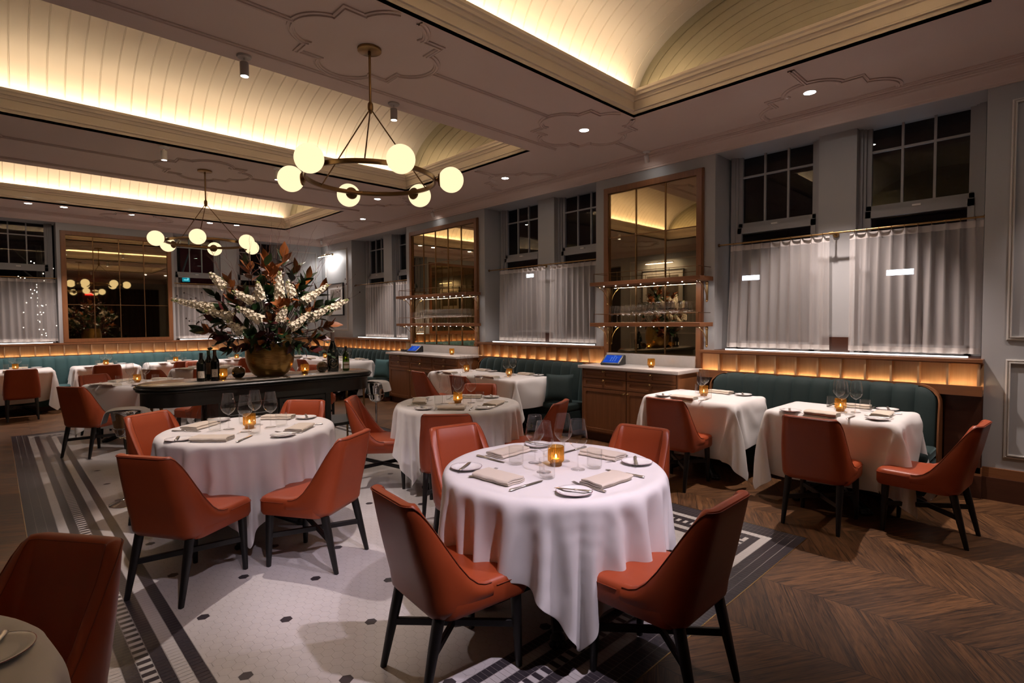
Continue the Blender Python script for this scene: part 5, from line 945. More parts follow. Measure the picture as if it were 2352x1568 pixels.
CLD['L1'] = ((30, 46), [
-909,-52,-58,46,64,61,53,106,115,-36,89,114,117,117,118,117,117,117,114,100,68,52,-73,30,98,92,42,15,56,34,80,3,8,-104,-15,-1,1,6,-7,18,10,1,0,0,0,0,0,0,0,5,5,1,16,33,2,-16,-22,31,-2,3,88,-9,-2,14,-106,-9,1,-10,3,22,7,1,0,0,-1,1,0,0,1,3,5,3,25,32,-9,-27,12,13,-4,4,108,-6,-11,-15,15,-107,-3,-14,2,25,5,1,0,0,0,-1,0,1,0,4,4,-1,48,4,-19,-11,29,-19,-30,-43,54,35,17,3,-20,-6,-96,-18,0,27,4,-1,0,0,0,1,0,-1,2,2,10,-32,80,-7,-19,14,-46,-49,-46,-28,-15,18,32,30,26,18,-12,-125,-3,29,0,1,0,1,0,-1,1,0,0,2,9,35,-3,10,-34,-74,-45,-21,-3,1,-11,-2,-1,9,14,16,2,82,-141,32,1,0,-1,-1,0,0,-1,0,1,1,
18,46,-4,-117,-58,-9,0,0,-1,1,-88,13,14,14,15,18,38,-80,50,-3,5,1,1,1,1,0,1,0,0,1,1,15,-107,-24,12,6,6,8,9,8,-105,-12,-9,-3,4,12,27,119,-32,4,-4,0,0,-1,-1,1,-1,0,-1,0,-3,-1,68,30,17,9,6,2,0,-2,-27,11,10,16,18,33,8,-107,38,0,0,0,0,0,0,0,0,0,0,0,0,0,-21,31,11,14,13,13,13,12,15,1,23,11,4,-40,-54,67,-27,0,0,0,0,0,0,0,0,0,0,0,0,0,-29,-1,24,7,2,2,2,3,17,17,-5,-9,-43,-8,60,-31,2,0,0,0,0,0,0,0,0,0,0,0,0,0,2,-21,-11,19,10,0,-1,1,17,1,-6,-34,21,31,-28,-1,-1,0,0,0,0,0,0,0,0,0,0,0,0,0,1,-2,-11,-15,12,13,1,-3,12,0,-26,27,12,-23,-3,0,1,0,
0,0,0,0,0,0,0,0,0,0,0,0,-1,2,-4,-6,-12,6,12,0,8,-6,7,2,-16,-1,1,4,1,0,0,0,0,0,0,0,0,0,0,0,0,0,0,-1,1,-3,-5,-7,5,5,5,-4,7,-12,0,3,1,0,0,0,0,0,0,0,0,0,0,0,0,0,0,0,0,0,-1,0,-2,-4,-3,4,3,-5,-2,1,3,-1,1,0,0,0,0,0,0,0,0,0,0,0,0,0,0,0,-1,0,0,0,-1,-2,-4,2,3,-4,-1,1,0,1,1,0,-1,0,0,0,0,0,0,0,0,0,0,0,0,0,0,0,0,-2,1,-1,-3,-1,3,-2,-1,-1,1,0,-1,0,1,0,0,0,0,0,0,0,0,0,0,0,0,0,0,-1,0,1,-2,0,-1,-1,2,-1,0,0,-1,0,1,-1,0,0,0,0,0,0,0,0,0,0,0,0,0,0,-1,1,-1,0,0,-1,-1,0,
3,-2,-1,0,1,0,-1,1,-1,0,0,0,0,0,0,0,0,0,0,0,0,0,0,0,0,-1,0,0,0,-1,1,1,0,-1,-1,0,0,0,0,0,0,0,0,0,0,0,0,0,0,0,0,0,0,-1,1,0,0,-1,0,0,1,-1,1,0,0,-1,0,0,0,0,0,0,0,0,0,0,0,0,0,0,0,0,0,1,-1,0,0,1,-1,-1,0,1,-1,0,0,1,0,-1,0,0,0,0,0,0,0,0,0,0,0,0,0,0,1,-1,0,1,0,-1,0,0,-1,0,1,0,1,-1,0,0,0,0,0,0,0,0,0,0,0,0,0,0,0,0,0,0,1,-1,1,0,0,-1,-2,1,0,1,0,0,0,1,-1,0,0,0,0,0,0,0,0,0,0,0,0,0,0,1,0,0,-1,0,0,1,-2,1,0,1,0,1,-1,0,0,0,0,0,0,0,0,0,0,0,0,0,
0,0,0,0,0,0,1,-1,1,0,-4,2,2,-1,1,-1,1,0,0,0,0,0,0,0,0,0,0,0,0,0,0,0,0,0,0,0,0,1,0,1,-3,1,0,1,0,1,0,-1,1,0,0,0,0,0,0,0,0,0,0,0,0,0,0,0,0,1,-1,0,1,1,-5,2,1,1,0,0,1,0,0,0,0,0,0,0,0,0,0,0,0,0,0,0,0,0,0,-1,1,1,1,1,-6,2,2,1,0,0,0,1,0,0,0,0,0,0,0,0,0,0,0,0,0,0,1,0,-1,0,-1,1,3,1,-8,4,2,1,0,1,0,0,0,0,0,0,0,0,0,0,0,0,0,0,0,0,0,-1,0,1,1,3,2,-1,-11,4,4,1,1,0,0,0,1,0,0,0,0,0,0,0,0,0,0,0,0,0,0,0,0,0,3,6,1,-4,-17,7,5,3,0,2,0,0,0,0,
0,0,0,0,0,0,0,0,0,0,0,0,-1,1,0,5,10,1,-9,-3,-24,5,8,8,-1,-2,4,2,0,0,0,0,0,0,0,0,0,0,0,0,0,0,1,-2,9,13,-3,-10,-4,2,-37,5,7,11,17,-6,-7,6,4,0,0,0,0,0,0,0,0,0,0,0,0,0,-4,17,14,-11,-10,-3,2,0,-54,4,6,8,13,31,10,-21,3,0,0,0,0,0,0,0,0,0,0,0,0,0,25,4,-18,-7,-2,0,0,0,-72,-5,0,6,9,13,30,40,-22,1,0,0,0,0,0,0,0,0,0,0,0,2,18,-25,-12,-9,-8,-8,-7,-8,-79,2,-3,-7,-6,3,5,17,68,-3,2,0,0,1,0,0,0,1,1,0,3,-3,-58,-27,-12,-6,-4,-4,-3,-1,120,1,1,1,0,-6,3,-26,-73,-14,-2,-2,-1,-1,0,-2,0,-1,-2,-1,-3,0,78,39,15,3,0,0,0,0,
87,-4,-3,14,21,-38,-111,-21,113,-4,-56,1,1,0,-2,1,0,0,1,-1,-7,-1,-46,63,50,39,24,7,-2,0,84,23,12,-44,-85,-57,31,103,1,-22,-39,-9,-1,0,1,0,1,-1,1,-2,5,-16,-42,-15,23,32,41,48,40,15,111,-52,-93,-15,-31,10,137,-14,-6,4,-36,-18,1,0,1,0,-1,1,-2,1,-6,3,57,-123,0,3,-7,22,32,48,-5,-39,10,-52,3,148,-10,-4,-6,8,-26,-28,-2,0,0,1,0,-1,0,-1,-3,6,38,-18,-96,11,1,-17,1,7,-59,-11,-23,3,151,-3,-4,0,0,0,-16,-38,-3,0,0,0,0,0,0,-1,1,3,30,17,-59,-67,32,-11,-17,-5,-80,-12,1,145,7,-8,-1,5,-1,-1,-1,-50,-6,-1,1,-1,-1,1,-1,0,7,1,16,19,-8,-65,-48,44,-13,-15,-2112,42,32,-89,-79,-82,-86,45,15,107,74,27,10,4,1,-3,-7,-14,-27,-60,
-94,102,90,106,32,-38,-90,-100,-79,67,-69,2,14,121,-9,0,1,-59,26,5,-12,-6,-1,2,-2,0,0,2,3,7,4,-2,11,-19,-47,-25,-9,13,133,-2,-59,-11,-4,18,122,-5,1,-25,-9,2,-12,-5,2,-5,0,2,3,-1,3,8,4,-1,9,-47,-27,-23,5,135,3,-3,0,-29,-25,-19,19,120,-3,-19,-14,-3,-13,-1,-18,-9,-2,2,10,17,3,9,4,1,0,-58,-27,-6,141,14,10,1,108,-33,-39,-44,-51,-9,135,-19,-16,-9,-11,-31,-4,3,2,1,-2,4,29,8,10,11,-63,-23,-15,145,19,-4,-27,-46,125,0,-8,-16,-31,-50,-69,106,-20,-21,-48,7,7,4,1,-1,-1,-4,-3,42,13,-16,-83,23,147,-4,-33,-41,-41,-9,125,-1,1,-1,0,-4,-3,-71,-9,-63,28,13,6,2,-1,-2,-6,-6,-11,-17,51,-69,73,65,-62,-35,-17,-1,17,10,92,11,8,7,4,3,-5,-8,11,-17,
-2,-3,-2,-1,1,1,3,2,2,2,4,-28,-10,-26,23,7,7,7,8,5,-73,21,25,27,29,32,35,28,7,-1,-4,-1,0,0,0,0,0,0,1,1,4,2,-23,-20,-23,-19,-19,-18,-17,-15,126,2,0,0,-2,-13,-5,15,6,0,0,0,0,0,0,0,0,0,0,0,0,0,-1,1,-2,-3,-5,-6,-8,-9,127,1,-5,-4,-2,11,-6,4,3,0,0,0,0,0,0,0,0,0,0,0,0,0,-3,-1,4,0,0,0,0,0,128,-4,1,2,-1,-1,1,3,0,0,0,0,0,0,0,0,0,0,0,0,0,0,0,-1,-3,4,0,0,0,0,128,0,1,-2,2,-4,4,0,0,0,0,0,0,0,0,0,0,0,0,0,0,0,0,-1,0,-2,2,1,0,0,128,0,0,0,-1,2,0,0,0,0,0,0,0,0,0,0,0,0,0,0,0,0,0,0,0,-1,-1,1,1,0,
129,0,-1,0,0,0,0,1,0,-1,0,0,0,0,0,0,0,0,0,0,0,1,-1,1,0,0,0,-1,0,0,129,0,0,0,0,0,0,-1,1,0,0,0,0,0,0,0,0,0,0,0,0,-1,1,0,0,0,0,0,0,0,129,0,0,0,0,0,0,0,-1,1,0,0,0,0,0,0,0,0,0,0,0,0,0,0,0,0,0,0,0,0,129,0,0,0,0,0,0,0,0,0,0,0,0,0,0,0,0,0,0,0,0,0,0,0,0,0,0,0,0,0,129,0,0,0,0,0,0,0,0,0,0,0,0,0,0,0,0,0,0,0,0,0,0,0,0,0,0,0,-1,1,129,-1,1,0,0,0,0,0,0,0,0,0,0,0,0,0,0,0,0,0,0,0,0,0,0,0,0,0,0,0,129,0,0,0,0,0,0,0,0,0,0,0,0,0,0,0,0,0,0,0,
0,0,0,0,0,0,0,-1,1,0,129,0,-1,1,0,0,0,0,0,0,0,0,0,0,0,0,0,0,0,0,0,0,0,0,0,0,-1,1,0,0,129,0,0,-1,0,1,0,0,0,0,0,0,0,0,0,0,0,0,0,0,0,0,-1,0,0,0,1,0,0,0,129,0,0,0,0,-1,0,0,0,0,0,0,0,0,0,0,0,0,0,0,0,0,1,0,0,0,0,0,0,0,129,0,0,0,0,0,0,0,0,0,0,0,0,0,0,0,0,0,0,0,0,0,0,0,0,0,0,0,0,0,129,0,0,0,0,0,0,0,0,0,0,0,0,0,0,0,0,0,0,0,0,0,0,0,0,0,0,0,0,0,129,0,0,0,0,0,0,0,0,0,0,0,0,0,0,0,0,0,0,0,0,0,0,0,0,0,0,0,0,0,129,0,0,0,0,0,0,0,0,0,
0,0,0,0,0,0,0,0,0,0,0,0,0,0,0,0,0,0,0,0,129,0,0,0,0,0,0,0,0,0,0,0,0,0,0,0,0,0,0,0,0,0,0,0,0,0,0,0,0,0,129,0,0,0,0,0,0,0,0,0,0,0,0,0,0,0,0,0,0,0,0,0,0,0,0,0,0,0,0,0,129,0,0,0,0,0,0,0,0,0,0,0,0,0,0,0,0,0,0,0,0,-1,1,0,0,0,0,0,0,0,128,1,0,0,0,0,0,-1,0,1,0,0,0,0,0,0,0,0,0,0,0,0,-1,1,0,0,0,0,0,0,129,-1,1,0,-1,0,0,1,0,-1,0,0,0,0,0,0,0,0,0,0,0,1,0,-1,1,0,0,-1,0,1,128,1,-1,0,1,0,0,0,0,0,0,0,0,0,0,0,0,0,0,0,0,0,0,0,-1,0,0,0,1,0,
126,1,2,0,0,0,0,0,0,0,0,0,0,0,0,0,0,0,0,0,0,0,0,0,0,-2,0,2,0,0,124,1,1,2,1,0,0,0,0,0,0,0,0,0,0,0,0,0,0,0,0,0,0,-1,-2,2,1,0,0,0,116,3,2,3,3,1,-1,2,0,0,0,0,0,0,0,0,0,0,0,0,0,-1,-2,0,2,1,0,0,0,0,106,-4,0,5,5,8,7,0,2,0,0,0,0,0,0,0,0,0,0,0,0,0,-1,1,-1,-2,-2,-2,-3,-4,101,1,-3,-7,-6,3,6,12,26,-3,-5,-1,0,-1,0,0,1,0,1,1,5,0,-17,-16,-11,-7,-7,-5,-4,-2,36,-6,-5,-6,-8,-51,26,67,43,21,-11,-7,-4,1,0,-2,-1,2,2,5,3,12,-17,-37,-32,-22,-8,14,0,-4,-91,-4,-3,15,50,114,11,-5,-111,-34,113,3,-5,-11,-22,-10,1,-2,7,9,
-48,-29,143,23,-8,-28,-38,-50,-14,-2,-96,31,66,71,26,-28,22,-94,2,-49,12,50,0,-4,9,6,-3,10,-6,-40,15,-43,2,115,19,16,4,-15,-41,-46,26,57,4,-4,-28,11,-66,-37,-10,4,-3,28,22,14,9,2,-3,-19,-25,4,-19,6,3,-5,103,2,-7,21,16,4,93,-11,6,-43,5,-34,-51,-7,-8,11,-10,23,6,5,2,0,-3,-5,3,-6,-5,10,-17,-17,31,100,1,-20,1,10,72,-8,-32,8,-8,-64,-7,2,-2,2,-10,12,13,3,1,-1,-1,0,-2,-3,2,12,-29,18,-40,43,110,-7,-14,-6,54,-20,2,9,-71,-13,0,4,1,-3,-1,-4,16,6,1,0,-2,-1,-1,-1,17,2,-41,13,-11,-15,42,113,-7,-12,341,96,97,61,58,59,59,19,21,-32,-12,-3,-1,0,0,0,1,2,3,8,17,-27,-12,-40,-57,-62,-62,-59,-66,-91,73,1,-1,36,2,0,0,16,-5,2,
3,1,0,0,0,0,0,0,0,-1,-2,0,-5,-7,-3,-2,2,-5,-23,1,74,-1,1,-1,37,1,0,8,4,2,3,0,0,0,0,1,-1,0,-1,-1,0,0,-8,-10,0,2,-2,-25,-1,0,70,3,0,0,-1,38,0,7,4,5,2,1,0,-1,0,0,1,-1,0,-1,-2,0,-12,-2,-2,0,-26,-3,-4,-8,44,10,9,6,4,-2,39,5,6,6,2,-2,0,1,0,0,0,0,0,-1,-3,-4,-9,-2,1,-29,-8,-9,-14,-14,29,4,7,8,8,10,2,45,7,8,-4,2,1,1,0,0,0,0,-1,0,-3,-5,-17,7,-36,-13,-13,-11,-5,-1,31,0,0,2,3,4,2,6,77,1,3,-1,0,-2,1,0,1,0,1,-2,2,-20,0,-53,-13,-8,-4,0,1,1,15,3,2,3,4,3,11,-13,8,41,-1,5,1,2,-1,-2,-3,-2,-4,-4,-6,36,-57,-3,-2,0,0,-1,-1,-1,
-11,0,2,2,2,5,3,2,-4,-34,4,-3,-1,-1,0,1,1,1,2,2,-3,20,11,-7,-5,-5,-2,-3,-2,-2,-6,1,0,0,-1,-6,0,15,-3,0,0,0,0,0,0,0,0,0,0,0,0,3,-6,1,0,0,-2,-1,-2,-2,-5,0,-2,-1,-1,5,-4,5,3,0,0,0,0,0,0,0,0,0,0,0,0,-3,-2,1,2,0,0,0,0,0,-5,-1,1,1,0,-1,2,3,0,0,0,0,0,0,0,0,0,0,0,0,0,0,0,-2,-2,2,0,0,0,0,-3,-1,1,-2,3,-1,3,0,0,0,0,0,0,0,0,0,0,0,0,0,0,1,-1,-1,0,-2,2,0,0,0,-3,1,-1,2,-1,2,0,-1,1,0,0,0,0,0,0,0,0,0,0,0,0,-1,0,1,0,0,-2,0,0,0,-2,1,1,0,0,0,0,0,-1,1,0,0,0,0,0,0,0,0,0,0,
0,0,0,0,0,-1,0,0,0,0,-1,0,0,0,0,0,1,0,0,0,0,0,0,0,0,0,0,0,0,0,0,0,0,0,-1,1,0,0,0,0,-1,0,1,0,0,0,0,0,0,0,0,0,0,0,0,0,0,0,0,0,0,0,0,0,0,0,0,-1,0,0,0,0,-1,1,0,0,-1,1,0,0,0,0,0,0,0,0,0,0,0,0,0,0,0,-1,1,0,0,0,0,0,0,0,0,0,0,0,0,0,0,0,0,0,0,0,0,0,0,0,0,0,0,0,0,0,0,0,0,0,0,0,0,0,0,-1,1,0,0,0,0,0,0,0,0,0,0,0,0,0,0,0,0,0,0,0,0,0,-1,1,0,0,0,0,0,0,0,0,0,0,0,0,0,0,0,0,0,0,0,0,0,0,0,0,-1,1,0,0,0,0,0,0,0,0,0,0,0,0,0,-1,1,0,
0,0,0,0,0,0,0,0,0,0,0,0,0,0,0,0,0,0,0,0,0,0,0,0,0,0,0,0,0,0,0,0,0,0,0,0,0,0,0,0,0,0,0,0,0,0,0,0,0,0,0,0,0,0,0,0,0,0,0,0,0,0,0,0,0,0,0,0,0,0,0,0,0,0,0,0,0,0,0,0,0,0,0,0,0,0,0,0,0,0,0,0,0,0,0,0,0,0,0,0,0,0,0,0,0,0,0,0,0,0,0,0,0,0,0,0,0,0,0,0,0,0,0,0,0,0,0,0,0,0,0,0,0,0,0,0,0,0,0,0,0,0,0,0,0,0,0,0,0,0,0,0,0,0,0,0,0,0,0,0,0,0,1,-1,0,0,0,0,0,0,0,0,0,0,0,0,0,0,0,0,0,0,0,0,0,0,0,0,0,0,0,0,0,0,0,0,0,0,0,0,
0,0,0,0,0,0,0,1,-1,0,0,0,0,0,0,0,0,0,0,0,0,0,0,0,0,0,1,-1,0,0,0,0,0,0,0,0,0,0,0,0,0,0,0,0,0,0,0,0,0,0,0,0,0,0,0,0,0,0,0,0,0,0,0,0,0,0,0,0,0,0,0,0,0,0,0,0,0,0,0,0,0,0,0,1,-1,0,0,1,-1,0,0,0,0,1,-1,0,0,0,0,0,0,0,0,0,0,0,0,0,0,0,0,0,0,0,1,-1,0,0,1,0,1,-1,0,0,0,0,0,0,0,0,0,0,0,0,0,0,0,0,0,0,0,1,-1,0,0,1,-1,1,-1,0,1,0,0,-1,0,0,1,-1,0,0,0,0,0,0,0,0,0,0,0,0,0,0,1,-1,0,0,1,0,0,0,3,-1,-2,0,0,0,0,0,0,0,0,0,0,0,0,0,0,0,0,0,
0,0,0,1,0,1,0,-1,1,-1,6,-2,-1,-2,0,0,-1,0,0,0,0,0,0,0,0,0,0,0,0,0,0,0,0,1,2,-2,0,0,0,1,10,-1,-1,-2,-4,-2,1,-1,0,0,0,0,0,0,0,0,0,0,0,0,0,1,2,0,-2,1,-1,0,0,0,16,2,-1,-2,-2,-4,-6,-2,-1,0,0,0,0,0,0,0,0,0,0,0,0,-2,5,-2,0,0,1,1,0,0,18,0,1,2,3,-1,-3,-5,-8,24,1,4,2,1,1,0,-1,-2,-3,-4,1,-23,-9,6,2,1,1,0,1,0,-32,-1,0,0,-1,-4,-7,-25,-17,33,-19,-10,-3,0,-1,-2,0,2,3,5,3,21,21,8,6,3,1,0,0,1,-27,1,1,-5,-18,-16,-20,5,-34,4,-8,2,-3,-4,-5,-1,0,-1,1,2,-2,4,51,14,13,14,11,7,2,0,-19,-10,-21,-26,-8,-2,4,-28,0,0,
-13,-5,0,-1,1,1,0,2,-2,-1,-1,8,13,29,5,6,11,14,17,14,-60,-19,-10,3,2,-1,-25,-2,2,-1,-9,-8,0,1,1,0,-1,-2,2,-2,5,-2,10,12,25,1,0,2,5,9,-89,-1,2,4,-1,-25,-1,1,0,0,-6,-10,-2,0,0,0,1,0,-1,2,0,-2,10,3,14,22,0,0,0,0,-89,2,4,-1,-25,-2,0,0,0,0,-3,-10,-3,-1,1,0,-1,1,0,1,0,-2,10,0,5,14,21,0,-1,0,-86,2,0,-23,-4,0,0,0,0,0,1,-11,-5,-1,-1,0,1,0,1,-1,-2,0,10,0,2,7,12,20,0,-1,
])
def cloth_pts(key):
    (nx, ny), v = CLD[key]          # second differences of the draped grid, half millimetres
    d = np.array(v, dtype=np.int64).reshape(3, ny, nx).transpose(1, 2, 0)
    d = np.cumsum(d, axis=0); d = np.cumsum(d, axis=1)
    return d.astype(float)/2000.0
CLM = {}
def cloth(key, loc, rz, label, group='white tablecloths'):
    if key not in CLM:
        P = cloth_pts(key)
        m = MB(); m.grid([[tuple(p) for p in row] for row in P])
        o = m.build('tablecloth', MT['cloth'], ang=180)
        sd = o.modifiers.new('solid', 'SOLIDIFY'); sd.thickness = .0016; sd.offset = 1
        sb = o.modifiers.new('smooth', 'SUBSURF'); sb.levels = 2; sb.render_levels = 2
        CLM[key] = o
        o.location = loc; o.rotation_euler = (0,0,rz)
    else:
        o = dup(CLM[key], loc, rz)
    tag(o, label, 'tablecloth', group)
    return o
TBL = {}
def table(kind, loc, rz, label, group):
    """top on a cast-iron column with four clawed feet"""
    if kind in TBL:
        o = dup(TBL[kind], loc, rz, label, group); o['category'] = 'table'; return o
    root = empty('dining_table', loc, rz, label, 'table', group)
    TBL[kind] = root
    m = MB()
    if kind == 'round': m.lathe([(0,.735),(.585,.735),(.598,.745),(.598,.765),(.590,.772),(0,.772)], 48)
    else:
        a, b = kind
        m.cbox((0,0,.754), (a-.05, b-.05, .036), bev=.006)
    m.build('tabletop', MT['darkwood'], root)
    offs = [0] if kind == 'round' or kind[1] < 1.5 else [-.55, .55]
    for oy in offs:
        m = MB()
        m.lathe([(.0,.09),(.055,.09),(.06,.12),(.04,.15),(.034,.30),(.042,.36),(.034,.40),(.032,.66),(.06,.70),(.20,.722),(.20,.734),(0,.734)], 20, (0,oy,0))
        m.build('column', MT['iron'], root)
        for k in range(4):
            a = PI/4+k*PI/2
            m = MB()
            pts, rr = [], []
            for t in range(9):
                u = t/8
                d = .04+.31*u
                pts.append((d*math.cos(a), oy+d*math.sin(a), .15*(1-u)**1.6+.028+.02*math.sin(u*PI)))
                rr.append(.034-.008*u)
            m.tube(pts, rr, 8)
            m.ball((.362*math.cos(a), oy+.362*math.sin(a), .030), .040, 12, 8, (1,1,.8))
            for q in (-.5, 0, .5):
                m.ball((.395*math.cos(a+q*.13), oy+.395*math.sin(a+q*.13), .021), .021, 8, 6, (1,1,.9))
            m.build('foot', MT['iron'], root)
    return root
D = R
RND = 'round tables'
TABLES = {
 'T0': ('round','R1',(6.85,12.05),95,'round table cut off by the lower left corner of the photo','white cloth on the cut-off table in the lower left corner'),
 'T1': ('round','R1',(4.10,11.82),0,'nearest full round table, on the black tile border','white cloth on the nearest full round table, one corner almost at the floor'),
 'T2': ('round','R1',(4.92,9.42),107,'round table on the left, in front of the dark console','white cloth on the left round table in front of the console'),
 'T3': ('round','R1',(3.0,9.57),43,'round table in the middle of the room near the far sideboard','white cloth on the middle round table'),
 'T4': ((.76,1.0),'S1',(.96,12.41),0,'square table at the right end of the nearest banquette','white cloth on the rightmost banquette table, pointed corner low'),
 'T5': ((.76,1.0),'S1',(.86,11.09),0,'square table at the left end of the nearest banquette','white cloth on the banquette table next to the near sideboard'),
 'T6': ((.74,2.05),'L1',(.82,7.53),0,'long table on the middle banquette between the sideboards','white cloth on the long table of the middle banquette'),
 'T7': ((.76,1.0),'S1',(6.05,.66),-90,'leftmost table on the far banquette','white cloth on the leftmost table of the far banquette'),
 'T8': ((.76,1.0),'S1',(4.74,.66),90,'second table from the left on the far banquette','white cloth on the second table of the far banquette'),
 'T9': ((.76,1.0),'S1',(3.55,.66),-90,'third table on the far banquette, below the window','white cloth on the third table of the far banquette'),
 'T9b': ((.76,1.0),'S1',(2.35,.66),90,'table on the far banquette mostly hidden by bottles and vase','white cloth on the far banquette table beside the vase'),
 'T13': ((.76,1.0),'S1',(1.10,.66),90,'table in the far corner of the banquette right of the vase','white cloth on the table in the far corner'),
 'T12': ((.74,2.05),'L1',(.84,2.42),180,'long corner table behind the dark bottles at the console end','white cloth on the long corner table by the far sideboard'),
 'T10': ((.76,1.0),'S1',(4.90,4.82),33,'square table on the floor left of the console','white cloth on the square table left of the console'),
 'T15': ((.76,1.0),'S1',(3.25,4.95),0,'square table hidden behind the vase and console','white cloth on the table behind the vase'),
 'T11': ((.76,1.0),'S1',(3.52,2.92),20,'far floor table in front of the far banquette','white cloth on the far floor table'),
}
for k, (kind, ck, (x, y), rz, lt, lc) in TABLES.items():
    table(kind, (x, y, 0), R(rz), lt, 'dining tables')
    cloth(ck, (x, y, 0), R(rz), lc)

# --------------------------------------------------------------- banquettes
def banquette(mapf, a0, a1, round0, round1, label, mat, wood_end):
    """channel-tufted bench: back, seat cushion, base. mapf(a, depth, z)"""
    root = empty('banquette', mapf(a0, 0, 0), 0, label, 'banquette', None)
    off = Vector(mapf(a0, 0, 0))
    mp = lambda a, d, z: tuple(Vector(mapf(a, d, z))-off)
    cw = .182
    n = max(1, round((a1-a0)/cw)); cw = (a1-a0)/n
    prof = [(.235,.44),(.232,.50),(.222,.60),(.205,.72),(.186,.83),(.170,.91),(.150,.955),(.118,.978),(.085,.984),(.055,.978),(.036,.955)]
    def topcut(a):
        """the back's upper corners are rounded at the ends"""
        r = .16
        k = 0.0
        if round0 and a < a0+r: k = 1-math.sqrt(max(0, 1-((a0+r-a)/r)**2))
        if round1 and a > a1-r: k = 1-math.sqrt(max(0, 1-((a-a1+r)/r)**2))
        return k*r
    m = MB()
    rows = []
    S = 8
    for i in range(n*S+1):
        a = a0+(a1-a0)*i/(n*S)
        u = (i % S)/S
        puff = .026*math.sqrt(abs(math.sin(PI*u))) if u else 0.0
        cut = topcut(a)
        row = []
        for j, (d, z) in enumerate(prof):
            f = 1.0 if j < 8 else .4
            zz = .44+(z-.44)*(1-cut/.545)
            row.append(mp(a, d+puff*f-.01, zz+(puff*.35 if j >= 6 else 0)))
        rows.append(row)
    g = m.grid(rows)
    for rr in (g[0], g[-1]):
        m.face(rr if rr is g[0] else list(reversed(rr)))
    m.build('backrest', mat, root, ang=60)
    m = MB()
    nseat = max(1, round((a1-a0)/1.1)); sw = (a1-a0)/nseat
    for k in range(nseat):
        s = MB()
        s0, s1 = a0+k*sw+.002, a0+(k+1)*sw-.002
        c = Vector(mp((s0+s1)/2, .43, .405))
        p = Vector(mp(s1, .655, .45))-Vector(mp(s0, .205, .36))
        s.cbox(c, (abs(p.x), abs(p.y), .10), bev=.028, seg=3)
        s.build('seat_cushion', mat, root, ang=60)
    m = MB()
    p0, p1 = Vector(mp(a0, .05, .09)), Vector(mp(a1, .63, .352))
    m.box(min(p0.x,p1.x), max(p0.x,p1.x), min(p0.y,p1.y), max(p0.y,p1.y), .09, .352)
    m.build('base', mat, root)
    m = MB()
    p0, p1 = Vector(mp(a0+.01, .05, 0)), Vector(mp(a1-.01, .59, .09))
    m.box(min(p0.x,p1.x), max(p0.x,p1.x), min(p0.y,p1.y), max(p0.y,p1.y), 0, .09)
    m.build('plinth', MT['darkwood'], root)
    for flag, a, s in ((round0, a0, -1), (round1, a1, 1)):
        if not flag: continue
        m = MB()
        # wooden edge that follows the rounded corner and the front of the end
        r = .16
        path = []
        for k in range(9):
            t = PI/2*k/8
            path.append((a+s*(-r+r*math.sin(t)+.012), .996-r+r*math.cos(t)))
        rows = []
        for (pa, pz) in path: rows.append([mp(pa, d, pz) for d in (.035, .195-.05*max(0,(pz-.85)/.14))]+[mp(pa-s*.014, d, pz-.012*(pz > .9)) for d in (.195-.05*max(0,(pz-.85)/.14), .035)])
        for d0, z in ((.225,.70),(.240,.58),(.252,.46),(.258,.36),(.258,.02)):
            pa = a+s*.012
            rows.append([mp(pa, .035, z), mp(pa, d0, z), mp(pa-s*.014, d0, z), mp(pa-s*.014, .035, z)])
        g = m.grid(rows, closeu=True); m.face(g[0]); m.face(list(reversed(g[-1])))
        m.build('end_panel', MT['wood'], root, ang=40)
    return root
rm = lambda a, d, z: (d+.03, a, z)
bm_ = lambda a, d, z: (a, d+.03, z)
banquette(rm, 10.86, 12.995, True, True, 'dark green channelled velvet banquette below the nearest window bay', MT['velvet'], True)
banquette(rm, 6.62, 9.06, True, True, 'green velvet banquette between the two wooden sideboards', MT['velvet'], True)
banquette(rm, .70, 4.19, False, False, 'green velvet banquette on the right wall running into the far corner', MT['velvet'], False)
banquette(bm_, .04, 8.2, False, False, 'green velvet banquette along the far wall, in a lit tone', MT['velvetlit'], False)
def cushion(loc, rz, tilt, label, mat, s=.40):
    root = empty('throw_pillow', loc, rz, label, 'pillow', 'velvet throw pillows')
    m = MB()
    N = 12
    for sd in (1, -1):
        rows = []
        for j in range(N+1):
            row = []
            for i in range(N+1):
                u, v = 2*i/N-1, 2*j/N-1
                pin = 1-.10*(1-abs(u))*0-.08*(abs(u)*(1-abs(v))*0)
                h = .075*(1-u**4)**.6*(1-v**4)**.6
                k = 1-.07*(1-v*v)*abs(u)**3; l = 1-.07*(1-u*u)*abs(v)**3
                p = Vector((u*s/2*k, sd*h, v*s/2*l))
                p.rotate(Matrix.Rotation(tilt, 3, 'X'))
                row.append((p.x, p.y, p.z+s/2*math.cos(tilt)+.004))
            rows.append(row)
        m.grid(rows, flip=sd < 0)
    m.build('pillow_cover', mat, root, ang=80)
    return root
cushion((.56,8.78,.46), R(-62), R(16), 'dark green velvet pillow at the sideboard end of the middle banquette', MT['velvet'])
cushion((.58,4.02,.46), R(-62), R(16), 'pale teal velvet pillow against the far sideboard', MT['velvetlit'])

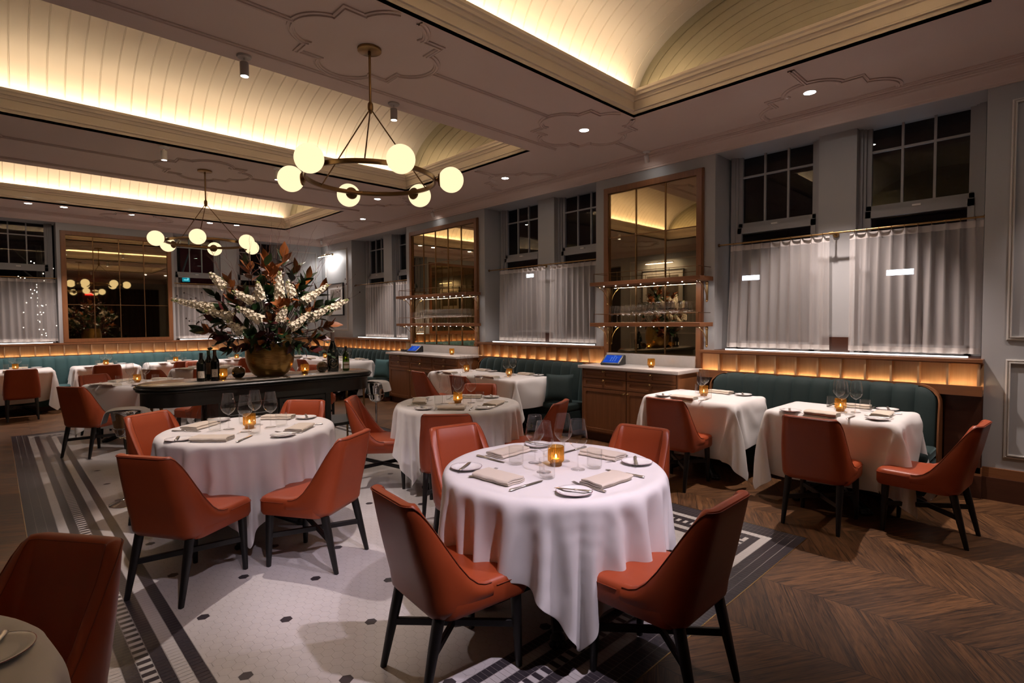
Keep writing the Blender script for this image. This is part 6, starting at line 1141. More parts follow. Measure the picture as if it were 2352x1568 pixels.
# ------------------------------------------------------------- sideboards
def sideboard(y0, y1, bays, label, lab_top):
    root = empty('sideboard', (.04, y0, 0), 0, label, 'sideboard', None)
    W = y1-y0
    D_ = .535
    m = MB(); m.box(0, D_-.02, .03, W-.03, .11, .968)
    m.build('carcass', MT['wood'], root)
    m = MB(); m.box(0, D_-.055, .045, W-.045, 0, .11)
    m.build('plinth', MT['darkwood'], root)
    def front(name, u0, u1, z0, z1, mid=False):
        """framed front with a rounded sunk panel"""
        m = MB()
        t = .022; x0 = D_-.02
        def rr(u0, u1, z0, z1, r, n=5):
            out = []
            for cu, cz, a0 in ((u1-r, z1-r, 0), (u0+r, z1-r, PI/2), (u0+r, z0+r, PI), (u1-r, z0+r, 1.5*PI)):
                for k in range(n): out.append((cu+r*math.cos(a0+PI/2*k/(n-1)), cz+r*math.sin(a0+PI/2*k/(n-1))))
            return out
        fr = .040
        spans = [(u0+fr, u1-fr)] if not mid else [(u0+fr, (u0+u1)/2-.016), ((u0+u1)/2+.016, u1-fr)]
        if not mid:
            rings = [rr(u0,u1,z0,z1,.002), rr(*spans[0],z0+fr,z1-fr,.028), rr(spans[0][0]+.003,spans[0][1]-.003,z0+fr+.003,z1-fr-.003,.026), ]
            lv = [(0, x0+t), (1, x0+t), (2, x0+t-.011)]
            rows = [[(x0, p[0], p[1]) for p in rings[0]]] + [[(x, p[0], p[1]) for p in rings[i]] for i, x in lv]
            g = m.grid(rows, closeu=True); m.face(g[-1])
        else:
            c = (u0+u1)/2
            for (a, b), (o0, o1) in zip(spans, ((u0, c), (c, u1))):
                r0 = rr(o0,o1,z0,z1,.002); r1 = rr(a,b,z0+.030,z1-.030,.024); r2 = rr(a+.003,b-.003,z0+.033,z1-.033,.022)
                rows = [[(x0, p[0], p[1]) for p in r0],[(x0+t, p[0], p[1]) for p in r0],[(x0+t, p[0], p[1]) for p in r1],[(x0+t-.011, p[0], p[1]) for p in r2]]
                g = m.grid(rows, closeu=True); m.face(g[-1])
        return m.build(name, MT['wood'] if name == 'door' else MT['woody'], root, ang=30)
    def knob(par, u, z):
        m = MB(); m.lathe([(.0,0),(.010,0),(.007,.004),(.005,.012),(.013,.018),(.016,.024),(.012,.030),(0,.032)], 14)
        m.xform(Matrix.Translation((D_+.002, u, z)) @ Matrix.Rotation(PI/2, 4, 'Y'))
        m.build('knob', MT['brassb'], par)
    bw = (W-.10)/bays
    for k in range(bays):
        u0, u1 = .05+k*bw+.006, .05+(k+1)*bw-.006
        for z0, z1 in ((.845,.955),(.715,.835)):
            d = front('drawer', u0, u1, z0, z1, mid=True)
            knob(d, (u0+u1)/2, z1-.016)
        d = front('door', u0, u1, .135, .705)
        knob(d, (u1-.025) if k % 2 == 0 else (u0+.025), .672)
    # pilaster strips at the ends
    m = MB(); m.box(D_-.02, D_-.004, .028, .046, .11, .968); m.box(D_-.02, D_-.004, W-.046, W-.028, .11, .968)
    m.build('corner_post', MT['wood'], root)
    # marble top with splash is the continuous worktop
    m = MB(); m.cbox((.585/2+.004, W/2, .989), (.585, W, .040), bev=.004, seg=2)
    tp = m.build('worktop', MT['marble'], None)
    tp.location = (.04, y0, 0); tag(tp, lab_top, 'worktop')
    m = MB(); m.box(.012, .034, .075, W-.078, 1.0095, 1.155)
    s = m.build('splashback', MT['marble'], tp)
    return root
sideboard(9.175, 10.66, 2, 'walnut sideboard with two doors in front of the near mirror', 'grey marble worktop of the near sideboard, holding the tablet and candle')
sideboard(4.215, 6.52, 3, 'walnut sideboard with three bays in front of the far shelf mirror', 'marble worktop of the far sideboard with a small tablet')

# ------------------------------------------------------------ mirrors
def framed_mirror(mapf, a0, a1, z0, z1, cols, rows_, label, foot=None, fw=.068):
    root = empty('wall_mirror', mapf(a0, .0, 0), 0, label, 'mirror', None)
    off = Vector(mapf(a0, 0, 0))
    mp = lambda a, d, z: tuple(Vector(mapf(a, d, z))-off)
    def bx(m, u0, u1, d0, d1, zz0, zz1):
        p, q = mp(u0, d0, zz0), mp(u1, d1, zz1)
        m.box(min(p[0],q[0]), max(p[0],q[0]), min(p[1],q[1]), max(p[1],q[1]), zz0, zz1)
    zf = foot if foot else z0
    m = MB()
    bx(m, a0, a0+fw, 0, .05, zf, z1); bx(m, a1-fw, a1, 0, .05, zf, z1)
    bx(m, a0+fw, a1-fw, 0, .05, z1-fw, z1)
    if not foot: bx(m, a0+fw, a1-fw, 0, .05, z0, z0+fw)
    bx(m, a0-.012, a0, 0, .035, zf, z1+.012); bx(m, a1, a1+.012, 0, .035, zf, z1+.012); bx(m, a0-.012, a1+.012, 0, .035, z1, z1+.012)
    m.build('frame', MT['wood'], root)
    i0, i1, j0, j1 = a0+fw, a1-fw, (z0 if foot else z0+fw), z1-fw
    m = MB(); bx(m, i0, i1, .002, .012, j0, j1)
    m.build('mirror_glass', MT['mirror'], root)
    def bar(u0, u1, zz0, zz1):
        m = MB(); bx(m, u0, u1, .012, .024, zz0, zz1); m.build('glazing_bar', MT['bronze'], root)
    us = [i0+(i1-i0)*k/cols for k in range(1, cols)]
    for u in us: bar(u-.007, u+.007, j0, j1)
    for z in rows_: bar(i0, i1, z-.006, z+.006)
    bar(i0, i0+.007, j0, j1); bar(i1-.007, i1, j0, j1); bar(i0, i1, j1-.007, j1); bar(i0, i1, j0, j0+.007)
    for u in us:
        for z in rows_:
            m = MB(); p = mp(u, .026, z); m.ball(p, .017, 12, 8, (.6,.6,1) )
            m.build('rosette', MT['bronze'], root)
    return root
framed_mirror(fr_, 9.183, 10.645, 1.158, 3.452, 3, (2.765,2.15), 'tall bronze tinted mirror with three panes across, above the near sideboard', foot=1.011)
framed_mirror(fr_, 4.230, 6.390, 1.158, 3.452, 5, (2.765,2.15), 'tall bronze tinted mirror with five panes across, above the far sideboard', foot=1.011)
framed_mirror(fb_, 3.458, 5.312, 1.248, 3.440, 4, (2.69,2.0), 'wide gridded mirror on the far wall reflecting the globe lights')

# --------------------------------------------------------- bottle shelves
def shelf(y0, y1, z, label, depth=.335):
    root = empty('wall_shelf', (.05, y0, z), 0, label, 'shelf', None)
    W = y1-y0
    m = MB(); m.cbox((depth/2, W/2, -.026), (depth, W, .050), bev=.003, seg=1)
    m.build('board', MT['woody'], root)
    # gallery rail
    m = MB()
    zr = .115
    pts = [(.0, .05, zr), (depth-.03, .05, zr), (depth-.03, W-.035, zr), (.0, W-.035, zr)]
    m.tube(pts, .0035, 8)
    for y in [.05, W-.035] + [.05+(W-.085)*k/4 for k in range(1, 4)]:
        m.tube([(depth-.03, y, 0), (depth-.03, y, zr)], .003, 6)
    m.build('gallery_rail', MT['bronze'], root)
    for y in (.05+.012, W-.075):
        m = MB()
        pts = []
        for k in range(11):
            t = PI/2*k/10
            pts.append((.012+(depth-.06)*(1-math.cos(t))*1.0, y, -.055-.235*(1-math.sin(t))))
        m.tube(pts, .0055, 8)
        m.cbox((.006, y, -.17), (.010, .030, .24), bev=.003, seg=1)
        m.ball((.012, y, -.075), .022, 12, 8, (.4,1,1))
        m.ball((.012, y, -.295), .013, 10, 6, (.6,1,1))
        m.tube([(.012+(depth-.06), y, -.055), (.012, y, -.053)], .0045, 6)
        m.build('bracket', MT['brass'], root)
    nl = 8 if W < 1.8 else 12
    for k in range(nl):
        y = .12+(W-.24)*k/(nl-1)
        m = MB(); m.lathe([(0,-.004),(.006,-.004),(.008,0),(0,0)], 10, (.17, y, -.051))
        m.build('puck_light', MT['puck'], root)
    return root
MT['puck'] = M_emit('shelf light', (1.0,.90,.82), 40)
SHELVES = [(9.19, 10.80, 2.128, 'upper walnut shelf with a brass rail on the near mirror'), (9.19, 10.80, 1.578, 'lower walnut shelf of the near mirror holding wine glasses'),
           (4.24, 6.50, 2.128, 'upper walnut shelf with a brass rail on the far mirror'), (4.24, 6.50, 1.578, 'lower walnut shelf of the far mirror crowded with glasses')]
for s in SHELVES: shelf(*s)
# ---------------------------------------------------------------- console
def stadium(hx, hy, o=0.0, n=14):
    r = hy+o
    c = hx-hy
    out = []
    for k in range(n+1):
        a = -PI/2+PI*k/n; out.append((c+r*math.cos(a), r*math.sin(a)))
    for k in range(n+1):
        a = PI/2+PI*k/n; out.append((-c+r*math.cos(a), r*math.sin(a)))
    return out
def console():
    root = empty('console_table', (4.13,7.58,0), 0, 'long dark green console with rounded ends under the big flower vase', 'console', None)
    hx, hy = 1.22, .345
    m = MB()
    rows = []
    for o, z in ((-.03,.935),(-.005,.938),(.006,.946),(.006,.956),(-.004,.962),(.018,.968),(.024,.978),(.018,.988),(.004,.990),(.006,1.0),(.0,1.004)):
        rows.append([(x, y, z) for x, y in stadium(hx, hy, o)])
    g = m.grid(rows, closeu=True); m.face(list(reversed(g[0]))); m.face(g[-1])
    m.build('top_moulding', MT['console'], root, ang=30)
    m = MB()
    rows = [[(x, y, z) for x, y in stadium(hx, hy, o)] for o, z in ((-.012,1.004),(-.012,1.010),(-.016,1.012))]
    g = m.grid(rows, closeu=True); m.face(g[-1])
    m.build('stone_top', MT['ctop'], root)
    m = MB()
    rows = [[(x, y, z) for x, y in stadium(hx, hy, o)] for o, z in ((-.03,.80),(-.03,.936))]
    g = m.grid(rows, closeu=True); m.face(list(reversed(g[0]))); m.face(g[-1])
    m.build('apron', MT['console'], root)
    # central cabinet
    cx = .56
    m = MB(); m.box(-cx, cx, -.30, .30, .10, .80)
    for sx in (-1, 1):
        m.box(sx*cx-.03, sx*cx+.03, .28, .318, .06, .80); m.box(sx*cx-.03, sx*cx+.03, -.318, -.28, .06, .80)
    m.build('cabinet', MT['console'], root)
    m = MB(); m.box(-cx+.02, cx-.02, -.27, .27, 0, .10)
    m.build('plinth', MT['console'], root)
    def front(name, u0, u1, z0, z1, y):
        m = MB()
        rows = []
        for o, d in ((0,0),(0,.016),(.035,.016),(.042,.008),(.05,.006)):
            rows.append([(x, y+d, z) for x, z in ((u0+o,z0+o),(u1-o,z0+o),(u1-o,z1-o),(u0+o,z1-o))])
        g = m.grid(rows, closeu=True); m.face(g[-1])
        return m.build(name, MT['console'], root, ang=25)
    for u0, u1 in ((-cx+.035, -.01), (.01, cx-.035)):
        d = front('drawer', u0, u1, .625, .785, .30)
        m = MB(); m.ball(((u0+u1)/2, .333, .705), .012, 12, 8, (.8,1,1.5)); m.tube([((u0+u1)/2, .31, .705), ((u0+u1)/2, .33, .705)], .005, 8)
        m.build('knob', MT['brassb'], d)
        front('door', u0, u1, .12, .605, .30)
    # end shelves on slim legs
    for sx in (-1, 1):
        m = MB()
        pts = [(x, y) for x, y in stadium(hx-.06, hy-.05) if x*sx > .2]
        pts.sort(key=lambda p: math.atan2(p[1], p[0]*sx-.5))
        base = [(sx*cx, -(hy-.05)), (sx*cx, hy-.05)]
        poly = [(sx*cx, -(hy-.05))] + [p for p in pts if p[0]*sx > cx] + [(sx*cx, hy-.05)]
        m.prism(poly, .395, .43)
        m.build('lower_shelf', MT['console'], root)
        for yy in (.22, -.22):
            m = MB(); m.lathe([(0,0),(.016,0),(.018,.02),(.012,.06),(.013,.78),(.018,.80),(0,.80)], 12, (sx*(hx-.16), yy, 0))
            m.build('leg', MT['brass'], root)
    return root
console()
# -------------------------------------------------------------- tableware
ZC_ = ZT+.0035      # top of the cloth
def proto_glass(name='wine_glass', s=1.0, simple=False):
    bowl = [(.006,.112),(.016,.117),(.034,.131),(.047,.150),(.0525,.167),(.0525,.180),(.049,.205),(.043,.238),(.0365,.272)]
    stem = [(0,.0),(.039,.0),(.0395,.0015),(.030,.004),(.010,.0075),(.0050,.014),(.0038,.030),(.0036,.090),(.0048,.106),(.006,.112)]
    if simple:
        m = MB(); m.lathe([(r*s, z*s) for r, z in stem+bowl[1:]], 16, caps=False)
        m.lathe([(.0374*s,.2715*s),(.0366*s,.2738*s),(.0356*s,.2715*s)], 16, caps=False)
        return m.build(name, MT['glass'], ang=80)
    root = empty(name, (0,0,0))
    m = MB(); m.lathe([(0,.1125)]+bowl, 32, caps=False)
    m.lathe([(.0374,.2715),(.0367,.2738),(.0358,.2738),(.0354,.2715)], 32, caps=False)
    m.build('bowl', MT['glass'], root, ang=80)
    m = MB(); m.lathe(stem, 24, caps=False); m.build('stem', MT['glass'], root, ang=80)
    return root
def proto_tumbler():
    m = MB()
    m.lathe([(0,0),(.036,0),(.0405,.004),(.0415,.012),(.0425,.099),(.0418,.1005),(.0405,.099),(.0395,.014),(.033,.009),(0,.009)], 32, caps=False)
    return m.build('water_tumbler', MT['tumbler'], ang=60)
def proto_candle():
    root = empty('candle_holder', (0,0,0))
    n = 96
    rows = []
    for r, z in ((.031,0),(.033,.003),(.033,.017),(.038,.023),(.0445,.029),(.0445,.108),(.0435,.110),(.0425,.108)):
        rows.append([((r+(.0009*math.cos(24*2*PI*i/n) if .02 < z < .109 else 0))*math.cos(2*PI*i/n), (r+(.0009*math.cos(24*2*PI*i/n) if .02 < z < .109 else 0))*math.sin(2*PI*i/n), z) for i in range(n)])
    m = MB(); m.grid(rows, closeu=True)
    m.build('cup', MT['amber'], root, ang=60)
    m = MB(); m.lathe([(0,.020),(.033,.020),(.034,.024),(0,.024)], 24); m.build('cup_base', MT['amber'], root)
    return root
def proto_tealight():
    root = empty('tealight_candle', (0,0,0))
    m = MB(); m.lathe([(0,0),(.019,0),(.0195,.014),(.018,.015),(0,.014)], 20); m.build('wax', MT['wax'], root)
    m = MB(); m.lathe([(0,.0),(.0035,.003),(.0055,.009),(.0040,.016),(.0015,.022),(0,.025)], 12, (0,0,.016)); m.build('flame', MT['flame'], root)
    return root
def proto_plate():
    root = empty('bread_plate', (0,0,0))
    m = MB(); m.lathe([(0,.0),(.048,.0),(.052,.003),(.074,.0095),(.0855,.0135),(.0862,.0150),(.0850,.0158),(.072,.0128),(.056,.0075),(.050,.0058),(0,.0055)], 48, caps=False)
    m.build('dish', MT['china'], root, ang=60)
    m = MB(); m.lathe([(.0848,.0160),(.0866,.0156),(.0866,.0148)], 48, caps=False)
    m.build('rim_line', MT['chinared'], root, label='thin plum line on the plate rim')
    # small illegible lettering on the rim
    m = MB()
    rr = random.Random(3)
    for k in range(9):
        a = PI*.62+k*.062
        r0 = .070
        for q in range(2):
            d = (q-.5)*.0022
            h = .0042 if rr.random() < .7 else .0024
            p = Vector((r0*math.cos(a), r0*math.sin(a), .0128)); t = Vector((-math.sin(a), math.cos(a), 0)); o = Vector((math.cos(a), math.sin(a), .27))
            w = .0005
            m.face([m.bm.verts.new(p+t*(d-w)), m.bm.verts.new(p+t*(d+w)), m.bm.verts.new(p+t*(d+w)+o*h), m.bm.verts.new(p+t*(d-w)+o*h)])
        if rr.random() < .7:
            p = Vector((r0*math.cos(a), r0*math.sin(a), .0128))+o*(.0018+.002*rr.random())
            m.face([m.bm.verts.new(p+t*-.0012), m.bm.verts.new(p+t*.0012), m.bm.verts.new(p+t*.0012+o*.0006), m.bm.verts.new(p+t*-.0012+o*.0006)])
    m.build('rim_lettering', MT['chinared'], root)
    return root
def proto_napkin():
    """rolled-flat folded napkin: a ribbon folded on itself, long axis X"""
    m = MB()
    w, L = .130, .250
    path = []
    lay = 3
    zs = [.0045+.0096*k for k in range(lay)]
    hw = w/2
    for k, z in enumerate(zs):
        d = 1 if k % 2 == 0 else -1
        sh = -.006*k if d > 0 else .0
        for q in range(7):
            y = d*(-hw+.005+(w-.010)*q/6)
            path.append((y*(1-.01*k), z+.0016*math.sin(PI*q/6)*(k)))
        if k < lay-1:
            y = d*(hw-.005)
            for q in range(1, 4):
                a = -PI/2+PI*q/4
                path.append((y+d*.0048*math.cos(a)*1.3, z+.0048+.0048*math.sin(a)))
    t = .0036
    up, dn = [], []
    for i, p in enumerate(path):
        a = path[max(0,i-1)]; b = path[min(len(path)-1,i+1)]
        dx, dz = b[0]-a[0], b[1]-a[1]
        l = math.hypot(dx, dz) or 1
        up.append((p[0]-dz/l*t, p[1]+dx/l*t)); dn.append((p[0]+dz/l*t, p[1]-dx/l*t))
    loop = up+list(reversed(dn))
    rows = []
    for q in range(9):
        x = -L/2+L*q/8
        sl = .002*math.sin(q*1.7)
        rows.append([(x+(.004*math.sin(y*60) if q in (0, 8) else 0), y+sl, max(.0006, z+.0012*math.sin(q*2.1+y*30))) for y, z in loop])
    g = m.grid(rows, closeu=True)
    n = len(path)
    for row in (g[0], g[-1]):
        for i in range(n-1): m.face([row[i], row[i+1], row[2*n-2-i], row[2*n-1-i]])
    return m.build('linen_napkin', MT['napkin'], ang=50)
def loft(m, secs, n=10):
    """secs: (x, halfwidth, thickness, zmid)"""
    rows = []
    for x, hw, th, z in secs:
        rows.append([(x, hw*math.cos(2*PI*k/n), z+th/2*math.sin(2*PI*k/n)) for k in range(n)])
    g = m.grid(rows, closeu=True); m.face(list(reversed(g[0]))); m.face(g[-1])
def proto_knife(name, L=.235, hw=.0085):
    m = MB(); h = .44*L
    loft(m, [(-L/2,.004,.004,.005),(-L/2+.004,.0085,.0085,.0055),(-L/2+.014,.0095,.0095,.0058),(-L/2+.05,.0070,.0080,.0055),(-L/2+h-.008,.0052,.0065,.005),(-L/2+h-.003,.0072,.0085,.005),(-L/2+h+.003,.0072,.0085,.005),(-L/2+h+.006,.005,.005,.005)])
    root = m.build(name, MT['silver'], ang=40)
    m = MB(); b0 = -L/2+h+.004
    loft(m, [(b0,.0045,.0035,.005),(b0+.010,.0085,.0022,.0045),(b0+.07,.0100,.0018,.0035),(L/2-.018,.0092,.0014,.0028),(L/2-.005,.0050,.0012,.0025),(L/2,.0012,.001,.0025)])
    m.build('blade', MT['silver'], root, ang=40)
    return root
def proto_fork(L=.205):
    m = MB()
    h = .60*L
    loft(m, [(-L/2,.005,.002,.006),(-L/2+.005,.0100,.0030,.0065),(-L/2+.022,.0095,.0030,.0060),(-L/2+.06,.0045,.0028,.0045),(-L/2+h,.0030,.0030,.0045),(-L/2+h+.012,.0040,.0025,.0040)])
    root = m.build('table_fork', MT['silver'], ang=40)
    m = MB()
    x0 = -L/2+h+.010
    loft(m, [(x0,.0035,.0025,.004),(x0+.012,.0105,.0020,.0030),(x0+.026,.0120,.0020,.0034)])
    for k in range(4):
        y = (k-1.5)*.0066
        m.tube([(x0+.024,y,.0036),(x0+.045,y*.98,.0060),(L/2-.004,y*.92,.0105),(L/2,y*.9,.0115)], [.0019,.0017,.0014,.0006], 6)
    m.build('tines', MT['silver'], root)
    return root
PROTO = {'glass': proto_glass(), 'tumbler': proto_tumbler(), 'holder': proto_candle(), 'tea': proto_tealight(), 'plate': proto_plate(), 'napkin': proto_napkin(), 'knife': proto_knife('table_knife'), 'butter': proto_knife('butter_knife', .185), 'fork': proto_fork()}
USED = set()
CATS = {'glass':'wine glass','tumbler':'glass','holder':'candle holder','tea':'candle','plate':'plate','napkin':'napkin','knife':'knife','butter':'knife','fork':'fork'}
def put(kind, loc, rz, label, group, ry=0.0, rx=0.0):
    p = PROTO[kind]
    if kind in USED: o = dup(p, loc, rz, label, group)
    else: o = p; USED.add(kind); tag(o, label, None, group)
    o.location = loc; o.rotation_euler = (rx, ry, rz); o['category'] = CATS[kind]
    return o
def candle(x, y, z, where):
    put('holder', (x, y, z), 0, 'amber glass candle holder '+where, 'amber candle holders')
    put('tea', (x, y, z+.0245), 0, 'lit candle in the holder '+where, 'lit candles')
def setting(c, ang, where, group, d0=0.0, tall=True, items='gtnpkfb', seed=0, rr=(0,0)):
    """one place: c table centre, ang direction of the sitter from it"""
    r = random.Random(seed)
    a = R(ang)
    out = Vector((math.cos(a), math.sin(a))); rt = Vector((-math.sin(a), math.cos(a)))
    j = lambda s: r.uniform(-s, s)
    def P(d, q): 
        v = Vector(c)+out*(d+d0)+rt*q
        return v.x, v.y
    z = ZC_
    sh = rr[0]
    if 'g' in items:
        x, y = P(.13-d0*.6+j(.01), .03+j(.02)); put('glass', (x, y, z), j(3), 'wine glass '+where, group)
    if 't' in items:
        x, y = P(.19-d0*.5+j(.01), .125+j(.02)); put('tumbler', (x, y, z), 0, 'clear water tumbler '+where, group)
    if 'n' in items:
        x, y = P(.385+j(.01), -.04+sh+j(.02)); put('napkin', (x, y, z), a+PI/2+j(.10), 'folded cream napkin '+where, group)
    if 'p' in items:
        x, y = P(.385+j(.015), -.29+j(.015)); put('plate', (x, y, z), a+2.2, 'small white plate '+where, group)
        if 'b' in items:
            put('butter', (x+j(.01), y+j(.01), z+.0135), a+PI+.45+j(.25), 'plate knife '+where, group)
    if 'k' in items:
        x, y = P(.37+j(.01), .150+sh+j(.01)); put('knife', (x, y, z), a+PI+j(.05), 'silver table knife '+where, group)
    if 'f' in items:
        x, y = P(.375+j(.01), -.172+sh*.5+j(.008)); put('fork', (x, y, z), a+PI+j(.05), 'silver fork '+where, group)
SET = [
 # table, centre, [(angle, seat words, extra)]
 ('T1', 'nearest full round table', [(0,'at the left front seat of the'),(90,'at the right front seat of the'),(180,'at the right back seat of the'),(270,'at the left back seat of the')], 0, 'gtnpkfb'),
 ('T2', 'left round table', [(47,'at the front seat of the'),(132,'at the right seat of the'),(-132,'at the back seat of the'),(-47,'at the left seat of the')], .03, 'gtnpkfb'),
 ('T3', 'middle round table', [(47,'at the front seat of the'),(120,'at the right seat of the'),(-140,'at the back seat of the'),(-40,'at the left seat of the')], 0, 'gtnpkfb'),
 ('T4', 'rightmost banquette table', [(0,'at the chair side of the'),(180,'at the bench side of the'),(90,'at the wall end of the')], -.06, 'gtnpkfb'),
 ('T5', 'table by the near sideboard', [(0,'at the chair side of the'),(180,'at the bench side of the')], -.06, 'gtnpkfb'),
 ('T7', 'leftmost far banquette table', [(90,'at the chair side of the'),(-90,'at the bench side of the')], -.06, 'gtnp'),
 ('T8', 'second far banquette table', [(90,'at the chair side of the'),(-90,'at the bench side of the')], -.06, 'gtnp'),
 ('T9', 'third far banquette table', [(90,'at the chair side of the'),(-90,'at the bench side of the')], -.06, 'gtnp'),
 ('T9b', 'far banquette table beside the vase', [(90,'at the chair side of the'),(-90,'at the bench side of the')], -.06, 'gtnp'),
 ('T13', 'table in the far corner', [(90,'at the room side of the'),(-90,'at the bench side of the')], -.06, 'gtnp'),
 ('T10', 'square table left of the console', [(33,'at the left front seat of the'),(123,'at the right front seat of the'),(213,'at the right back seat of the'),(-57,'at the left back seat of the')], -.02, 'gtnpkb'),
 ('T11', 'far floor table', [(20,'at the left seat of the'),(110,'at the front seat of the'),(200,'at the right seat of the'),(-70,'at the back seat of the')], -.02, 'gtnp'),
 ('T15', 'table behind the vase', [(90,'at the front of the'),(180,'at the right of the')], -.02, 'gtnp'),
]
sd = 1
for k, nm, seats, d0, it in SET:
    c = TABLES[k][2]
    for ang, words in seats:
        setting(c, ang, words+' '+nm, 'place settings on the '+nm, d0, items=it, seed=sd); sd += 1
    cx = c[0]-.025 if k == 'T1' else c[0]
    candle(cx, c[1], ZC_, 'in the middle of the '+nm)
for k, nm in (('T6', 'long middle banquette table'), ('T12', 'long corner table')):
    c = TABLES[k][2]
    for q, (oy, w) in enumerate(((-.5,'far'), (.5,'near'))):
        for ang, words in ((0,'chair side'), (180,'bench side')):
            setting((c[0], c[1]+oy), ang, 'at the %s %s of the %s' % (w, words, nm), 'place settings on the '+nm, -.07, items='gtnpkfb' if k == 'T6' else 'gtnp', seed=sd); sd += 1
        candle(c[0], c[1]+oy, ZC_, 'at the %s end of the %s' % (w, nm))
# cut-off table in the lower left corner: plate, napkin and two pieces of cutlery in view
c0 = TABLES['T0'][2]
setting(c0, -137, 'on the cut-off table in the lower left corner', 'place setting on the cut-off table', 0, items='npkfb', seed=77)
# candles elsewhere
candle(3.71, 7.60, 1.0125, 'on the console right of the vase')
candle(4.585, 7.58, 1.0125, 'on the console left of the vase')
candle(.34, 10.13, 1.0105, 'on the near sideboard below the shelves')
candle(.34, 6.02, 1.0105, 'on the far sideboard below the shelves')
# glasses on the mirror shelves
GL = proto_glass(simple=True); GS = None
GL2 = None
first = True
rr = random.Random(5)
def shelf_glass(x, y, z, s, label, group):
    global first
    if first: o = GL; first = False
    else: o = dup(GL)
    o.location = (x, y, z); o.scale = (s, s, s); o.rotation_euler = (0,0,rr.uniform(0,6))
    tag(o, label, 'wine glass', group)
y = 9.50
for i in range(12):
    s = 0.80+.045*(i > 2)+.10*(i > 5)
    st = .086+.006*(i > 4)
    for k, x in enumerate((.30, .20, .10)):
        if i == 11 and k == 0: continue
        shelf_glass(x+rr.uniform(-.008,.008), y+.02*k+rr.uniform(-.008,.008), 1.5785, s, 'wine glass in the row on the lower shelf of the near mirror', 'wine glasses on the near mirror shelf')
    y += st
y = 4.62
for i in range(19):
    s = .80+.16*(i > 3)
    for k, x in enumerate((.30, .20, .11)):
        shelf_glass(x+rr.uniform(-.008,.008), y+.02*k+rr.uniform(-.008,.008), 1.5785, s, 'wine glass in the crowd on the lower shelf of the far mirror', 'wine glasses on the far mirror shelf')
    y += .082+.008*(i > 3)
# ------------------------------------------------------ vase and bouquet
VX, VY, VZ = 4.09, 7.57, 1.0125
def vase():
    root = empty('flower_vase', (VX, VY, VZ), 0, 'large round hammered brass vase holding the bouquet', 'vase')
    t = NT('hammered old gold')
    co = t.coord()
    sp = t.n('ShaderNodeSeparateXYZ'); t.l(co, sp.inputs[0])
    band = t.math('FRACT', t.math('MULTIPLY', sp.outputs[2], 62))
    ridge = t.math('ABSOLUTE', t.math('SUBTRACT', band, .5))
    nz = t.noise(t.mapping(co, (9,9,30)), 1.0, 4, .6)
    n2 = t.noise(co, 6, 4, .6)
    c = t.mix(n2, (.26,.15,.045,1), (.50,.33,.10,1))
    c = t.mix(t.math('MULTIPLY', nz, .5), c, (.20,.11,.05,1))
    h = t.math('ADD', t.math('MULTIPLY', ridge, .9), nz)
    mt = t.done(t.bsdf(c, .33, 1.0, t.bump(h, .35, .004)))
    m = MB()
    m.lathe([(0,0),(.135,0),(.155,.006),(.195,.045),(.228,.10),(.248,.17),(.254,.235),(.252,.30),(.240,.38),(.228,.44),(.226,.458),(.220,.460),(.218,.44),(.232,.36),(.240,.24),(.225,.12),(.15,.03),(0,.02)], 64, caps=False)
    m.build('body', mt, root, ang=60)
    m = MB(); m.lathe([(0,.40),(.225,.40),(.20,.425),(0,.44)], 24); m.build('moss', M_simple('dark moss', (.012,.016,.008), .9), root)
vase()
BO = Vector((VX, VY, VZ+.42))
BR = Vector((-.941,.338,0))         # to the right as the camera sees the bouquet
BF = Vector((.338,.941,0))          # towards the camera
def bq(u, z, f):
    """bouquet point: u m right, z m up from the rim, f m towards the camera"""
    return BO+BR*u+BF*f+Vector((0,0,z))
def leaf_mat():
    t = NT('magnolia leaf')
    g = t.n('ShaderNodeNewGeometry')
    co = t.coord()
    n = t.noise(co, 9, 3)
    front = t.mix(n, (.007,.022,.006,1), (.022,.055,.014,1))
    back = t.mix(n, (.10,.028,.007,1), (.27,.085,.018,1))
    c = t.mix(g.outputs['Backfacing'], front, back)
    r = t.math('MULTIPLY_ADD', g.outputs['Backfacing'], .35, .28)
    return t.done(t.bsdf(c, r))
def leaf_mat2(name, a, b, rough=.5):
    t = NT(name)
    n = t.noise(t.coord(), 12, 3)
    return t.done(t.bsdf(t.mix(n, (*a,1), (*b,1)), rough))
LM = leaf_mat()
LMR = leaf_mat2('bronze magnolia leaf', (.13,.034,.008), (.36,.115,.022))
LMG = leaf_mat2('dark green leaf', (.006,.020,.007), (.025,.060,.018), .32)
LMP = leaf_mat2('plum leaf', (.035,.008,.009), (.11,.018,.018), .4)
LMY = leaf_mat2('bright green leaf', (.06,.11,.02), (.16,.24,.06), .5)
LME = leaf_mat2('grey eucalyptus leaf', (.10,.13,.10), (.20,.23,.17), .6)
STM = leaf_mat2('brown stem', (.035,.016,.010), (.09,.045,.026), .6)
STR = leaf_mat2('reddish twig', (.07,.022,.015), (.16,.07,.05), .6)
STG = leaf_mat2('green stem', (.03,.06,.015), (.07,.12,.03), .6)
PET = leaf_mat2('cream petal', (.66,.58,.42), (.84,.79,.66), .6)
PEG = leaf_mat2('lime bud', (.30,.36,.10), (.52,.56,.24), .6)
